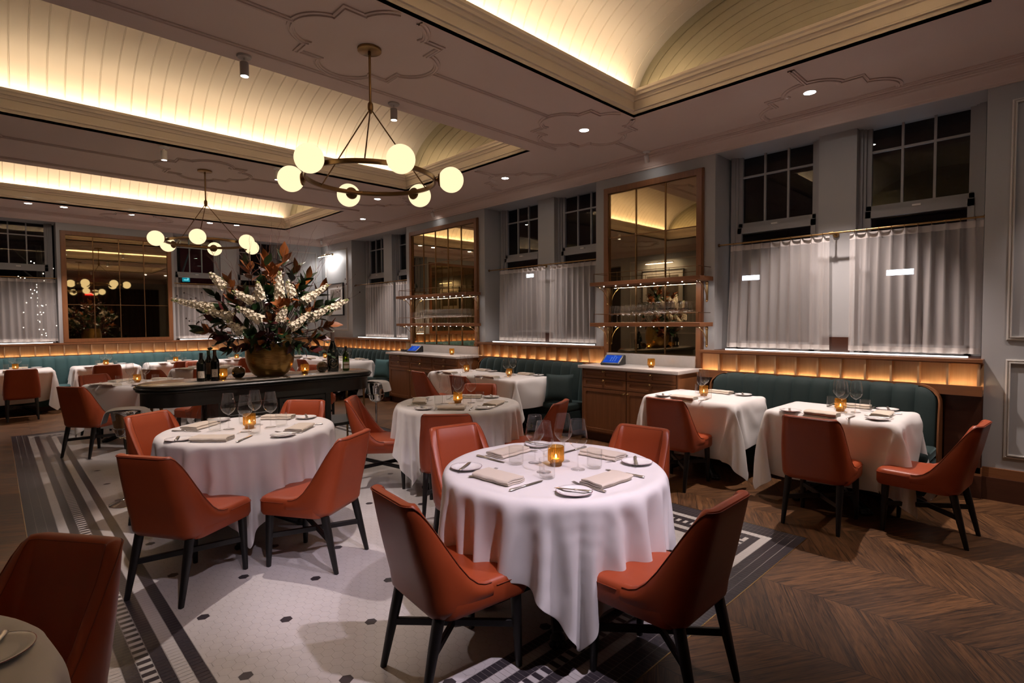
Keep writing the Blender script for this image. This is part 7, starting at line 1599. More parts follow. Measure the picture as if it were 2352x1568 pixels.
def leaf(m, base, d, up, L, W, curl=.25, fold=.25):
    d = d.normalized(); s = d.cross(up)
    if s.length < 1e-4: s = Vector((1,0,0))
    s.normalize(); n = s.cross(d).normalized()
    rows = []
    prof = (.06,.55,.92,1.0,.80,.42,.03)
    for i, w in enumerate(prof):
        t = i/6
        c = base+d*(L*t)+n*(-curl*L*t*t)
        rows.append([c-s*(W*w)+n*(fold*W*w), c, c+s*(W*w)+n*(fold*W*w)])
    m.grid(rows)
def curve_pts(a, b, sag=.1, n=8, wig=0.0, r=rnd):
    out = []
    d = b-a
    side = Vector((r.uniform(-1,1), r.uniform(-1,1), r.uniform(-.3,.3)))
    for i in range(n+1):
        t = i/n
        p = a+d*t+Vector((0,0,1))*(sag*d.length*math.sin(PI*t)*.5)
        if wig: p += side*(wig*math.sin(t*PI*2.3+r.uniform(-.4,.4))*t)+Vector((r.uniform(-1,1), r.uniform(-1,1), r.uniform(-1,1)))*wig*.35*t
        out.append(p)
    return out
def root_pt(u):
    return BO+BR*max(-.13, min(.13, u*.2))+BF*rnd.uniform(-.08,.08)+Vector((0,0,-.06))
def origin(o_pts, name, label, cat, group):
    return empty(name, tuple(BO), 0, label, cat, group)
def magnolia(u, z, f, size=1.0, mix=(.5,.4,.1), nl=9, label='bronze and green magnolia branch in the big bouquet', spread=1.0):
    root = empty('magnolia_branch', tuple(BO), 0, label, 'branch', 'magnolia branches in the bouquet')
    tip = bq(u, z, f)-BO
    st = root_pt(u)-BO
    pts = curve_pts(st, tip, .06)
    m = MB(); m.tube(pts, [.006-.003*i/8 for i in range(9)], 6); m.build('stem', STM, root)
    ax = (pts[-1]-pts[-3]).normalized()
    ms = {}
    for k in range(nl):
        t = 1.0-.05*k*.9
        p = pts[-1]-ax*(.016*k*size)
        a = k*2.4+rnd.uniform(-.3,.3)
        q = ax.orthogonal().normalized()
        q2 = ax.cross(q)
        rad = q*math.cos(a)+q2*math.sin(a)
        el = (.25+.105*k)*spread
        d = (ax*math.cos(el)+rad*math.sin(el)).normalized()
        r = rnd.random()
        mt = LMR if r < mix[0] else (LMG if r < mix[0]+mix[1] else LMP)
        if mt.name not in ms: ms[mt.name] = (MB(), mt)
        L = (.135+rnd.uniform(-.02,.03))*size
        leaf(ms[mt.name][0], p, d, ax+rad*.2, L, L*.26, rnd.uniform(-.1,.35), .2)
    for mm, mt in ms.values(): mm.build('leaves', mt, root, ang=180)
    return root
def blossom(m, c, n, r):
    n = n.normalized(); a = n.orthogonal().normalized(); b = n.cross(a)
    off = rnd.uniform(0, 6)
    for k in range(5):
        t = off+2*PI*k/5
        e = a*math.cos(t)+b*math.sin(t); s = n.cross(e)
        p0 = c-n*.002
        p1 = c+e*r*.55+s*r*.42+n*r*.25; p2 = c+e*r*1.02+n*r*.12; p3 = c+e*r*.55-s*r*.42+n*r*.25
        m.face([m.bm.verts.new(p0), m.bm.verts.new(p1), m.bm.verts.new(p2), m.bm.verts.new(p3)])
def spike(u0, z0, u1, z1, f0, f1, label, w=.052, lime=.15, dens=1.0):
    root = empty('white_flower_spike', tuple(BO), 0, label, 'flower', 'white flower spikes in the bouquet')
    st = root_pt(u0)-BO
    A, B = bq(u0, z0, f0+.10)-BO, bq(u1, z1, f1+.14)-BO
    pts = [st, (st+A)/2+Vector((0,0,.01)), A, A+(B-A)*.5, B]
    m = MB(); m.tube(pts, [.0035,.0034,.003,.0024,.0014], 6); m.build('stem', STG, root)
    m, g = MB(), MB()
    ax = (B-A).normalized(); q = ax.orthogonal().normalized(); q2 = ax.cross(q)
    L = (B-A).length
    n = int(L/.0052*dens)
    for k in range(n):
        t = k/n
        a = k*2.4
        rad = q*math.cos(a)+q2*math.sin(a)
        ww = w*(1-.62*t**1.6)*rnd.uniform(.55,1.0)
        c = A+ax*(L*t)+rad*ww
        r = .030*(1-.55*t)*rnd.uniform(.85,1.2)
        if t > 1-lime and rnd.random() < .75: g.ball(c-rad*ww*.4, r*.55, 6, 4)
        else: blossom(m, c, rad+ax*.25, r)
    m.build('blossoms', PET, root, ang=10)
    if len(g.bm.verts): g.build('buds', PEG, root)
    else: g.bm.free()
    return root
def twig(u, z, f, label, wig=.035, forks=3, u0=None, mat=None, group='bare curling twigs in the bouquet', name='bare_twig', thick=.0032):
    root = empty(name, tuple(BO), 0, label, 'twig', group)
    st = root_pt(u if u0 is None else u0)-BO
    tip = bq(u, z, f)-BO
    n = 16
    pts = curve_pts(st, tip, .05, n, wig)
    m = MB(); m.tube(pts, [thick*(1-.72*i/n) for i in range(n+1)], 5)
    tips = [pts[-1]]
    for k in range(forks):
        i = rnd.randint(n//2, n-2)
        d = (pts[min(n,i+2)]-pts[i]).normalized()
        o = Vector((rnd.uniform(-1,1), rnd.uniform(-1,1), rnd.uniform(-.2,1))).normalized()
        e = pts[i]+(d+o*.75).normalized()*rnd.uniform(.12,.28)
        pp = curve_pts(pts[i], e, .05, 7, wig*.4)
        m.tube(pp, [thick*.45*(1-.7*j/7) for j in range(8)], 4)
        tips.append(pp[-1])
    m.build('stem', mat or STR, root)
    return root, pts, tips
# magnolia leaf masses: (u, z, f, size, (bronze, green, plum))
SPEC = [(-.02,.86,.02,1.25,(.85,.12,.03)),(.16,.90,-.05,1.2,(.45,.5,.05)),(-.20,.80,.0,1.15,(.8,.15,.05)),(.05,.72,.18,1.1,(.9,.08,.02)),(.28,.78,-.02,1.1,(.3,.65,.05)),
 (-.38,.60,.08,1.1,(.7,.25,.05)),(.40,.66,.06,1.1,(.35,.6,.05)),(-.52,.46,.0,1.1,(.3,.6,.1)),(.56,.56,-.02,1.1,(.4,.5,.1)),(.64,.40,.05,1.1,(.15,.8,.05)),
 (-.62,.30,.06,1.05,(.2,.75,.05)),(-.24,.48,.24,1.0,(.25,.6,.15)),(.0,.50,.30,1.0,(.2,.6,.2)),(.22,.50,.26,1.0,(.2,.6,.2)),(.14,.34,.36,1.0,(.75,.2,.05)),
 (-.42,.30,.26,1.0,(.15,.75,.1)),(.46,.34,.24,1.0,(.3,.55,.15)),(-.30,.16,.34,1.0,(.15,.65,.2)),(.30,.18,.36,1.0,(.25,.6,.15)),(-.64,.10,.08,1.05,(.6,.3,.1)),
 (.62,.14,.10,1.05,(.6,.3,.1)),(-.46,.02,.18,1.0,(.1,.6,.3)),(.50,.0,.18,1.0,(.15,.5,.35)),(-.16,.06,.40,.95,(.1,.6,.3)),(.10,.06,.40,.95,(.1,.6,.3)),
 (-.40,-.10,.16,.95,(.05,.65,.3)),(.42,-.12,.18,.95,(.05,.45,.5)),(-.22,-.06,.30,.9,(.05,.7,.25)),(.26,-.08,.32,.9,(.05,.6,.35)),(0,.30,-.35,1.1,(.3,.6,.1)),
 (-.35,.45,-.3,1.1,(.3,.6,.1)),(.35,.45,-.3,1.1,(.3,.6,.1)),(-.3,.1,-.35,1.0,(.1,.7,.2)),(.3,.1,-.35,1.0,(.1,.7,.2)),(.02,.20,.42,.9,(.2,.6,.2)),(-.08,.62,-.15,1.2,(.5,.4,.1)),
 (-.34,.42,.18,1.0,(.2,.7,.1)),(.34,.58,.16,1.0,(.2,.7,.1)),(.02,.42,.22,1.0,(.1,.8,.1)),(-.12,.30,.32,.95,(.1,.8,.1)),(.36,.28,.30,.95,(.1,.8,.1)),(-.50,.20,.20,1.0,(.1,.8,.1)),(.54,.26,.16,1.0,(.1,.8,.1)),(-.06,-.04,.34,.85,(.05,.7,.25))]
for (u, z, f, s, mx) in SPEC: magnolia(u, z, f, s, mx, nl=10)
magnolia(.10,.36,.50,.85,(1,0,0),7,'glowing copper leaf rosette low in the middle of the bouquet')
magnolia(.02,.70,.34,.85,(1,0,0),7,'amber brown leaf rosette high in the middle of the bouquet')
SP = [(-.16,.40,-.34,.50,.28,.30,'white flower spike left of centre in the bouquet, pointing up left'),
 (.10,.44,.11,.72,.30,.28,'tall white flower spike right of centre in the bouquet'),
 (-.08,.42,-.10,.60,.40,.40,'lime tipped flower spike at the centre of the bouquet'),
 (.24,.46,.18,.62,.30,.24,'small white spray right of the tall spike in the bouquet'),
 (-.42,.55,-.56,.70,.12,.04,'white flower spike at the upper left of the bouquet by the hanging globes'),
 (-.50,.32,-.92,.42,.10,-.04,'long pale flower spike reaching far left across the curtain'),
 (-.34,.24,-.62,.30,.24,.16,'white flower spike at the lower left of the bouquet'),
 (-.08,.20,-.30,.34,.44,.36,'lime white flower spike at the lower centre left of the bouquet'),
 (.10,.20,.16,.34,.48,.46,'white flower spike at the lower centre of the bouquet'),
 (.22,.12,.40,.28,.40,.30,'white and lime flower spike at the lower right of the bouquet'),
 (.40,.22,.62,.34,.26,.16,'pale flower spike at the right of the bouquet, pointing up right'),
 (.34,.40,.62,.60,.14,.04,'cream flower spike at the upper right of the bouquet'),
 (.60,.30,.84,.44,.06,-.02,'cream flower spike reaching right toward the framed picture'),
 (-.26,.08,-.40,.20,.34,.28,'low white flower spike at the left of the bouquet above the rim'),
 (.30,.50,.34,.66,-.1,-.2,'white flower spike at the back right of the bouquet')]
for (u0,z0,u1,z1,f0,f1,lb) in SP: spike(u0,z0,u1,z1,f0,f1,lb)
TW = [(-.62,1.06,-.1),(-.46,1.00,.05),(-.34,.92,-.05),(-.06,1.22,-.15),(.04,1.30,.0),(.14,1.42,-.1),(.26,1.34,.02),(.36,1.20,-.1),(.50,1.28,-.05),(.62,.98,.0),(.74,1.16,-.1),(-.20,1.16,.05),(-.52,.86,.0),(.42,1.02,.1),(-.10,1.05,.1),(.56,.88,-.02),(-.30,1.10,-.2),(.20,1.12,.12)]
for i, (u, z, f) in enumerate(TW):
    twig(u, z, f, 'thin bare reddish twig rising above the bouquet', wig=.05, forks=4)
BD = [(-.78,.20,.0,'budded twig at the lower left of the bouquet'),(-.74,.12,.05,'lowest budded twig on the left of the bouquet'),(.98,.52,-.02,'budded twig at the right of the bouquet, over the picture wall'),(.86,.62,-.05,'upper budded twig at the right of the bouquet'),(-.80,.50,.0,'budded twig at the left of the bouquet, near the curtain top')]
BUD = leaf_mat2('dark bud', (.02,.01,.01), (.05,.02,.015))
for u, z, f, lb in BD:
    r_, pts, tips = twig(u, z, f, lb, .02, 4, u0=u*.5, mat=STM, group=None, name='budded_twig')
    m = MB()
    for p in tips+[pts[-3], pts[-5]]: m.ball(p, .007, 8, 6, (1,1,1.4))
    m.build('buds', BUD, r_)
EU = [(-.12,.18,.52,LME,'grey eucalyptus sprig at the centre of the bouquet'),(.06,.14,.54,LME,'round leaved grey sprig beside the copper rosette'),(-.58,-.08,.16,LMG,'green leafy sprig hanging at the left of the vase rim'),(.60,-.04,.14,LMG,'green leafy sprig at the right of the vase rim'),(.66,-.22,.06,LMG,'trailing green sprig over the lit ledge right of the vase'),(.18,-.02,.44,LMY,'bright green sprig at the front of the vase rim'),(-.05,-.10,.36,LMY,'bright green leaves drooping over the vase rim'),(.66,.08,-.02,LME,'grey green sprig at the far right of the bouquet'),(-.40,.05,.28,LME,'grey green sprig low on the left of the bouquet')]
for u, z, f, mt, lb in EU:
    root = empty('leafy_sprig', tuple(BO), 0, lb, 'sprig', 'leafy sprigs in the bouquet')
    st = root_pt(u)-BO; tip = bq(u, z, f)-BO
    pts = curve_pts(st, tip, .25 if z < 0 else .1, 10, .01)
    m = MB(); m.tube(pts, [.0028*(1-.06*i) for i in range(11)], 5); m.build('stem', STG, root)
    m = MB()
    for i in range(4, 11):
        for s in (-1, 1):
            d = (pts[i]-pts[i-1]).normalized(); q = d.cross(Vector((0,0,1))).normalized()
            dd = (d*.5+q*s+Vector((0,0,rnd.uniform(-.3,.5)))).normalized()
            leaf(m, pts[i], dd, Vector((0,0,1)), .060+rnd.uniform(-.01,.012), .026, .1, .1)
    m.build('leaves', mt, root, ang=180)
berry = empty('berry_cluster', tuple(BO), 0, 'dark plum berry cluster low at the front of the bouquet', 'berries')
m = MB()
for k in range(60):
    p = bq(.02+rnd.gauss(0,.05), .0+rnd.gauss(0,.05), .38+rnd.gauss(0,.02))-BO
    m.ball(p, .009, 8, 6)
m.build('berries', leaf_mat2('plum berry', (.03,.006,.012), (.07,.015,.03), .3), berry)['kind'] = 'stuff'

# ------------------------------------------------------- things on the console
def bottle(x, y, prof, glass, label, cap=None, capz=None, lab=None, cat='bottle', rz=0.0):
    root = empty('wine_bottle', (x, y, 1.0125), rz, label, cat)
    m = MB(); m.lathe(prof, 32, caps=False); m.build('glass_body', glass, root, ang=50)
    if cap:
        m = MB(); pr = [(r+.0008, z) for r, z in prof if z >= capz]
        pr = [(pr[0][0], capz)]+pr[1:]+[(0, prof[-1][1]+.001)]
        m.lathe(pr, 24, caps=False); m.build('capsule', cap, root, ang=50)
    return root
def wine_prof(h, r, rn):
    return [(0,.004),(r-.008,0),(r,.006),(r,.60*h),(r*.93,.655*h),(r*.62,.73*h),(rn*1.12,.79*h),(rn,.84*h),(rn*.97,.955*h),(rn*1.08,.96*h),(rn*1.08,.985*h),(rn*.9,h),(0,h)]
def paper(root, r, z0, z1, a0, a1, mat, name='paper_label'):
    m = MB()
    rows = [[(r*math.cos(a0+(a1-a0)*k/16), r*math.sin(a0+(a1-a0)*k/16), z) for k in range(17)] for z in (z0, z1)]
    m.grid(rows); return m.build(name, mat, root, ang=80)
def marks(root, r, strokes, mat, w=.0008, name='label_print'):
    """strokes: polylines of (angle, z) drawn on a cylinder"""
    m = MB()
    for st in strokes:
        pts = [(r*math.cos(a), r*math.sin(a), z) for a, z in st]
        m.tube(pts, w, 4)
    return m.build(name, mat, root)
BG = M_simple('black green bottle glass', (.006,.008,.006), .06)
GG = M_thin_glass('green bottle glass', (.16,.30,.03), 1.0, .06)
CREAM = M_simple('cream label paper', (.60,.54,.45), .6)
INK = M_simple('dark label ink', (.03,.025,.03), .6)
GOLDI = M_simple('gold label ink', (.40,.28,.12), .4, .6)
FA = math.atan2(6.2, 2.2)      # facing the camera
b = bottle(4.80, 7.640, wine_prof(.290,.044,.0150), BG, 'dark wine bottle at the left of the trio with a square cream label', M_simple('black capsule', (.012,.012,.012), .4), .225)
paper(b, .0446, .035, .105, FA-.75, FA+.75, CREAM)
sk = []
for k in range(14):
    a = FA+rnd.uniform(-.1,.5); z = rnd.uniform(.048,.095)
    sk.append([(a, z), (a+rnd.uniform(-.16,.16), z+rnd.uniform(-.012,.012))])
sk += [[(FA-.45, .094), (FA-.6, .094)], [(FA-.25,.046),(FA-.02,.046)], [(FA-.2,.051),(FA+.05,.051)]]
marks(b, .0448, sk, INK)
b = bottle(4.70, 7.52, wine_prof(.305,.038,.0148), BG, 'wine bottle at the back of the trio with a green neck', M_simple('dark green capsule', (.02,.05,.02), .35), .255)
paper(b, .0386, .06, .18, FA-.8, FA+.8, M_simple('brown label paper', (.10,.065,.04), .6))
b = bottle(4.675, 7.645, wine_prof(.318,.0415,.0155), BG, 'dark wine bottle at the right of the trio with a tall cream label', M_simple('bronze foil', (.10,.055,.03), .35, .6), .235)
paper(b, .0422, .038, .118, FA-.72, FA+.72, CREAM)
sk = [[(FA+.5-.14*k, .107), (FA+.42-.14*k, .107)] for k in range(7)]
sk += [[(FA+.25*math.cos(t*.7), .078+.010*math.sin(t*.7)) for t in range(10)], [(FA-.3,.07),(FA-.1,.064),(FA+.1,.064),(FA+.3,.07)], [(FA,.08),(FA+.06,.092)], [(FA-.16,.05),(FA+.16,.05)], [(FA-.1,.045),(FA+.1,.045)]]
marks(b, .0424, sk, INK, .0011)
paper(b, .036, .178, .205, FA-.5, FA+.3, M_simple('tan neck label', (.22,.15,.09), .6), 'neck_label')
# magnum
mag = [(0,.004),(.060,0),(.067,.008),(.0685,.20),(.066,.225),(.054,.265),(.036,.315),(.026,.345),(.0215,.37),(.0205,.40),(.0225,.405),(.0225,.412),(.021,.455),(.0235,.462),(.022,.474),(0,.476)]
b = bottle(3.355, 7.58, mag, BG, 'tall dark magnum with a gold hexagon label, right end of the console', M_simple('brown foil', (.10,.07,.055), .45, .3), .35)
ha = [(FA+.80*math.cos(t*PI/3+PI/6), .105+.060*math.sin(t*PI/3+PI/6)) for t in range(7)]
hx_ = []
for i in range(6):
    for q in range(6): hx_.append((ha[i][0]+(ha[i+1][0]-ha[i][0])*q/6, ha[i][1]+(ha[i+1][1]-ha[i][1])*q/6))
hx_.append(hx_[0])
marks(b, .0692, [hx_], GOLDI, .0009, 'label_border')
marks(b, .0692, [[(FA-.16+.13*math.sin(t*.6), .148-.0042*t) for t in range(8)], [(FA-.02,.146),(FA-.10,.142)]], M_simple('silver ink', (.45,.43,.42), .4), .0012, 'label_emblem')
marks(b, .0692, [[(FA+.52-.085*k, .104), (FA+.47-.085*k, .104)] for k in range(13)]+[[(FA-.30,.094),(FA+.30,.094)]]+[[(FA+.2-.06*k,.083),(FA+.16-.06*k,.083)] for k in range(7)], GOLDI, .0008)
b = bottle(3.205, 7.62, wine_prof(.300,.040,.0145), GG, 'green white-wine bottle with a banded cream label at the console end', M_simple('black foil', (.012,.012,.010), .4), .245)
paper(b, .0406, .030, .110, FA-.9, FA+.9, CREAM); paper(b, .0408, .068, .082, FA-.9, FA+.9, M_simple('rust label band', (.20,.08,.03), .6), 'label_band')
marks(b, .0409, [[(FA-.28,.098),(FA+.28,.098)],[(FA-.16,.092),(FA+.16,.092)],[(FA-.35,.058),(FA+.1,.058)],[(FA-.25,.050),(FA+.25,.050)]], INK, .0007)
def ball_vase(x, y, label):
    root = empty('glass_ball', (x, y, 1.0125), 0, label, 'ornament', 'smoked glass balls')
    m = MB()
    R_ = .066
    pr = [(.030,.0)]+[(R_*math.cos(a), R_+R_*math.sin(a)-.004) for a in [(-1.05+2.3*k/16) for k in range(17)]]
    m.lathe(pr, 32, caps=False); m.build('shell', M_thin_glass('smoked glass', (.34,.27,.18), 1.0, .06), root, ang=80)
    m = MB()
    m.lathe([(0,.003)]+[((R_-.003)*math.cos(a), R_+(R_-.003)*math.sin(a)-.004) for a in [(-1.05+1.0*k/8) for k in range(9)]]+[(0,.060)], 24, caps=False)
    m.build('filling', M_simple('dark olive oil', (.035,.028,.010), .15), root)
ball_vase(4.438, 7.61, 'smoked glass ball on the console between candle and vase')
ball_vase(3.50, 7.60, 'smoked glass ball on the console next to the tall magnum')
# carafes on the low shelf
def carafe(x, y, label, kind):
    m = MB()
    if kind == 0: pr = [(0,.004),(.085,.0),(.092,.012),(.060,.10),(.022,.20),(.018,.25),(.034,.31),(.033,.311)]
    else: pr = [(0,.004),(.040,.0),(.046,.012),(.040,.07),(.034,.14),(.044,.20),(.040,.25),(.022,.30),(.024,.335),(.028,.35)]
    m.lathe(pr, 28, caps=False)
    o = m.build('glass_carafe', MT['glass'], ang=80); o.location = (x, y, .4305)
    tag(o, label, 'carafe')
carafe(4.93, 7.66, 'wide based glass decanter on the low console shelf', 0)
carafe(4.80, 7.60, 'first slim glass carafe beside the wide decanter', 1)
carafe(4.745, 7.70, 'middle slim glass carafe on the low console shelf', 1)
carafe(4.73, 7.53, 'back slim glass carafe on the low console shelf', 1)

# ------------------------------------------------------------ wine buckets
def bucket(x, y, zb, label, lt, ls, rz=0.0):
    st = empty('bucket_stand', (x, y, 0), 0, ls, 'stand', 'chrome wine bucket stands')
    m = MB(); m.lathe([(0,0),(.150,0),(.152,.004),(.140,.010),(.075,.030),(.030,.060),(.016,.11),(.013,.16)], 40, caps=False); m.build('foot_dish', MT['steel'], st, ang=60)
    m = MB(); m.lathe([(.012,.12),(.012,zb-.03),(.03,zb-.016),(.055,zb-.012),(0,zb-.012)], 20, caps=False); m.build('stem', MT['steel'], st)
    m = MB()
    n = 36
    m.tube([(.106*math.cos(2*PI*k/n), .106*math.sin(2*PI*k/n), zb+.075) for k in range(n)], .004, 8, closed=True)
    for k in range(3):
        a = 2*PI*k/3+.5
        m.tube([(.10*math.cos(a), .10*math.sin(a), zb+.075), (.085*math.cos(a), .085*math.sin(a), zb+.02), (.045*math.cos(a), .045*math.sin(a), zb-.012)], .004, 6)
    m.build('cradle', MT['steel'], st)
    bk = empty('wine_bucket', (x, y, zb), 0, label, 'bucket', 'polished wine buckets')
    m = MB(); m.lathe([(0,0),(.068,0),(.078,.006),(.088,.04),(.098,.10),(.112,.19),(.118,.222),(.126,.226),(.128,.232),(.124,.237),(.116,.234),(.108,.19),(.08,.03),(0,.02)], 48, caps=False); m.build('bowl', MT['steel'], bk, ang=60)
    for s in (-1, 1):
        m = MB()
        a = rz+PI/2*s+.6
        c = Vector((.122*math.cos(a), .122*math.sin(a), .185)); t = Vector((-math.sin(a), math.cos(a), 0))
        m.tube([c+t*(.018*math.cos(2*PI*k/16))+Vector((0,0,.018*math.sin(2*PI*k/16))) for k in range(16)], .0035, 6, closed=True)
        m.build('ring_handle', MT['steel'], bk)
    # folded towel across the top
    m = MB()
    rows = []
    path = [(-.215,-.19),(-.19,-.12),(-.165,-.045),(-.14,.0),(-.10,.012),(0,.016),(.10,.012),(.135,.0),(.150,-.04),(.165,-.09),(.175,-.125)]
    for i in range(13):
        v = -1+2*i/12
        row = []
        for (px, pz) in path:
            dr = max(0, -pz)
            row.append((px*(1+.05*math.sin(v*3+px*9)*(dr > 0)), v*(.095-.02*(abs(px) < .12)*0)*(1+dr*.4), pz-.010*v*v*(dr <= .02)+.238))
        rows.append(row)
    m.grid(rows)
    o = m.build('folded_towel', MT['towel'], ang=80); o.location = (x, y, zb); o.rotation_euler = (0,0,rz)
    tag(o, lt, 'towel', 'white service towels')
    sd = o.modifiers.new('thick', 'SOLIDIFY'); sd.thickness = .006; sd.offset = 1
    sb = o.modifiers.new('smooth', 'SUBSURF'); sb.levels = 1; sb.render_levels = 1
bucket(5.49, 7.98, .605, 'polished steel wine bucket on a stand left of the console', 'white towel draped over the bucket left of the console', 'chrome pedestal stand under the bucket left of the console', R(-20))
bucket(2.80, 7.62, .605, 'polished steel wine bucket beside the right end of the console', 'white towel draped over the bucket right of the console', 'chrome pedestal stand under the bucket right of the console', R(120))

# -------------------------------------------------------- tablets, card reader
def tablet(x, y, s, rz, label):
    root = empty('till_tablet', (x, y, 1.0105), rz, label, 'tablet')
    W, Dp = .24*s, .19*s
    m = MB()
    # wedge: front edge low (+x), back high
    poly = [(.10*s,.0),(.10*s,.020*s),(-.055*s,.115*s),(-.095*s,.110*s),(-.10*s,.0)]
    a = [m.bm.verts.new((px, -W/2, pz)) for px, pz in poly]; b = [m.bm.verts.new((px, W/2, pz)) for px, pz in poly]
    m.face(list(reversed(a))); m.face(b)
    for i in range(5): m.face([a[i], a[(i+1) % 5], b[(i+1) % 5], b[i]])
    bmesh.ops.bevel(m.bm, geom=m.bm.edges[:], offset=.006*s, segments=2, affect='EDGES')
    m.build('housing', MT['black'], root, ang=30)
    A, B = Vector((.10*s,0,.020*s)), Vector((-.055*s,0,.115*s))
    d = (B-A); n = Vector((-d.z, 0, d.x)); n = n.normalized()*(1 if n.z > 0 else -1)
    def pt(u, v, h=.0012): 
        p = A+d*v+n*h; return (p.x, (u-.5)*W, p.z)
    t = NT('blue till screen')
    co = t.coord('Generated')
    g = t.n('ShaderNodeEmission'); nz = t.noise(co, 2.5, 2)
    t.l(t.mix(nz, (.012,.05,.42,1), (.03,.12,.75,1)), g.inputs[0]); g.inputs[1].default_value = .75
    m = MB(); m.face([m.bm.verts.new(pt(u, v)) for u, v in ((.10,.10),(.90,.10),(.90,.92),(.10,.92))]); m.build('screen', t.done(g.outputs[0]), root)
    m = MB()
    def blk(u, v, w, h): m.face([m.bm.verts.new(pt(a_, b_, .002)) for a_, b_ in ((u,v),(u+w,v),(u+w,v+h),(u,v+h))])
    blk(.52,.80,.11,.025)
    for i in range(3):
        for k in range(4): blk(.42+.12*i, .30+.12*k, .05, .03)
    m.build('screen_icons', M_emit('screen icons', (.35,.6,1.0), .8), root)
    m = MB(); m.face([m.bm.verts.new(pt(u, v, .002)) for u, v in ((.955,.2),(.975,.2),(.975,.8),(.955,.8))]); m.build('edge_trim', MT['greypl'], root)
    return root
tablet(.30, 9.52, 1.15, R(12), 'black till tablet with a blue screen on the near sideboard')
tablet(.32, 4.80, 1.1, R(14), 'black till tablet with a dim blue screen on the far sideboard')
m = MB(); m.cbox((0,0,.022), (.10,.16,.044), bev=.008)
o = m.build('card_reader', MT['black']); o.location = (.34, 4.46, 1.0105); tag(o, 'small black box left of the tablet on the far sideboard', 'card reader')

# ------------------------------------------------------------- chandeliers
def chandelier(x, y, a_g, a_r, label):
    root = empty('chandelier', (x, y, H), 0, label, 'chandelier', 'ring chandeliers with six globes')
    zr = -1.014
    m = MB(); m.lathe([(0,-.022),(.085,-.022),(.092,-.018),(.092,-.002),(.090,-.0005),(0,-.0005)], 40); m.build('canopy', MT['brass'], root)
    m = MB(); m.lathe([(.0095,-.02),(.0095,-.42)], 16); m.lathe([(0,-.415),(.012,-.412),(.020,-.425),(.022,-.445),(.022,-.47),(.016,-.485),(.010,-.50),(0,-.50)], 20, caps=False); m.lathe([(.013,-.02),(.013,-.05)], 14); m.build('stem', MT['brass'], root)
    for k in range(3):
        a = R(a_r)+2*PI*k/3
        m = MB(); m.tube([(.008*math.cos(a), .008*math.sin(a), -.47), (.492*math.cos(a), .492*math.sin(a), zr)], .0052, 8); m.build('rod', MT['bronze'], root)
    m = MB()
    n = 96
    rows = []
    for r, z in ((.490,zr-.017),(.506,zr-.017),(.508,zr-.012),(.508,zr+.012),(.506,zr+.017),(.490,zr+.017),(.488,zr+.012),(.488,zr-.012)):
        rows.append([(r*math.cos(2*PI*i/n), r*math.sin(2*PI*i/n), z) for i in range(n)])
    m.grid(rows, closeu=True, closev=True); m.build('ring', MT['bronze'], root, ang=40)
    for k in range(6):
        a = R(a_g)+2*PI*k/6
        d = Vector((math.cos(a), math.sin(a), 0))
        m = MB(); m.ball(d*.628+Vector((0,0,zr)), .100, 32, 20)
        g = m.build('globe', MT['globe'], root, ang=80, label='glowing opal glass globe')
        m = MB(); m.lathe([(0,0),(.016,0),(.016,.014),(.046,.020),(.052,.030),(.050,.036),(0,.036)], 24)
        m.xform(Matrix.Translation(d*.508+Vector((0,0,zr))) @ Matrix.Rotation(a, 4, 'Z') @ Matrix.Rotation(PI/2, 4, 'Y'))
        m.build('socket', MT['bronze'], root)
chandelier(4.125, 9.93, 19, 55, 'ring chandelier nearer the camera with six glowing globes')
chandelier(4.11, 5.31, 6, 65, 'farther ring chandelier with six glowing globes, partly behind twigs')

# ------------------------------------------------------ ceiling fixtures
DL = [(.682,12.04,'recessed downlight nearest the camera, above the near window bay'),(1.457,9.95,'recessed downlight in the ceiling quatrefoil right of the chandelier'),(.722,7.866,'recessed downlight above the middle banquette by the wall cornice'),(1.431,5.374,'recessed downlight seen under the chandelier ring'),
      (5.805,.952,'leftmost recessed downlight above the far banquette'),(5.318,.974,'second recessed downlight from the left above the far banquette'),(2.914,.989,'recessed downlight above the far wall just left of the twigs'),(2.409,1.078,'recessed downlight above the far wall behind the twigs'),
      (.72,3.55,'recessed downlight above the corner banquette'),(4.30,.96,'recessed downlight hidden behind the farther chandelier'),
      (.70,14.25,'recessed downlight beyond the right edge of the photo'),(1.46,14.25,'recessed downlight behind the camera to the right')]
dl0 = None
for x, y, lb in DL:
    if dl0 is None:
        dl0 = empty('downlight', (x, y, H), 0, lb, 'downlight', 'recessed ceiling downlights')
        m = MB(); m.lathe([(.050,-.001),(.058,-.004),(.062,-.003),(.063,0)], 32, caps=False); m.build('trim_ring', MT['whitepl'], dl0)
        m = MB(); m.lathe([(0,-.0015),(.051,-.0015)], 32, caps=False); m.build('lens', MT['lamp'], dl0)
    else: dup(dl0, (x, y, H), 0, lb)
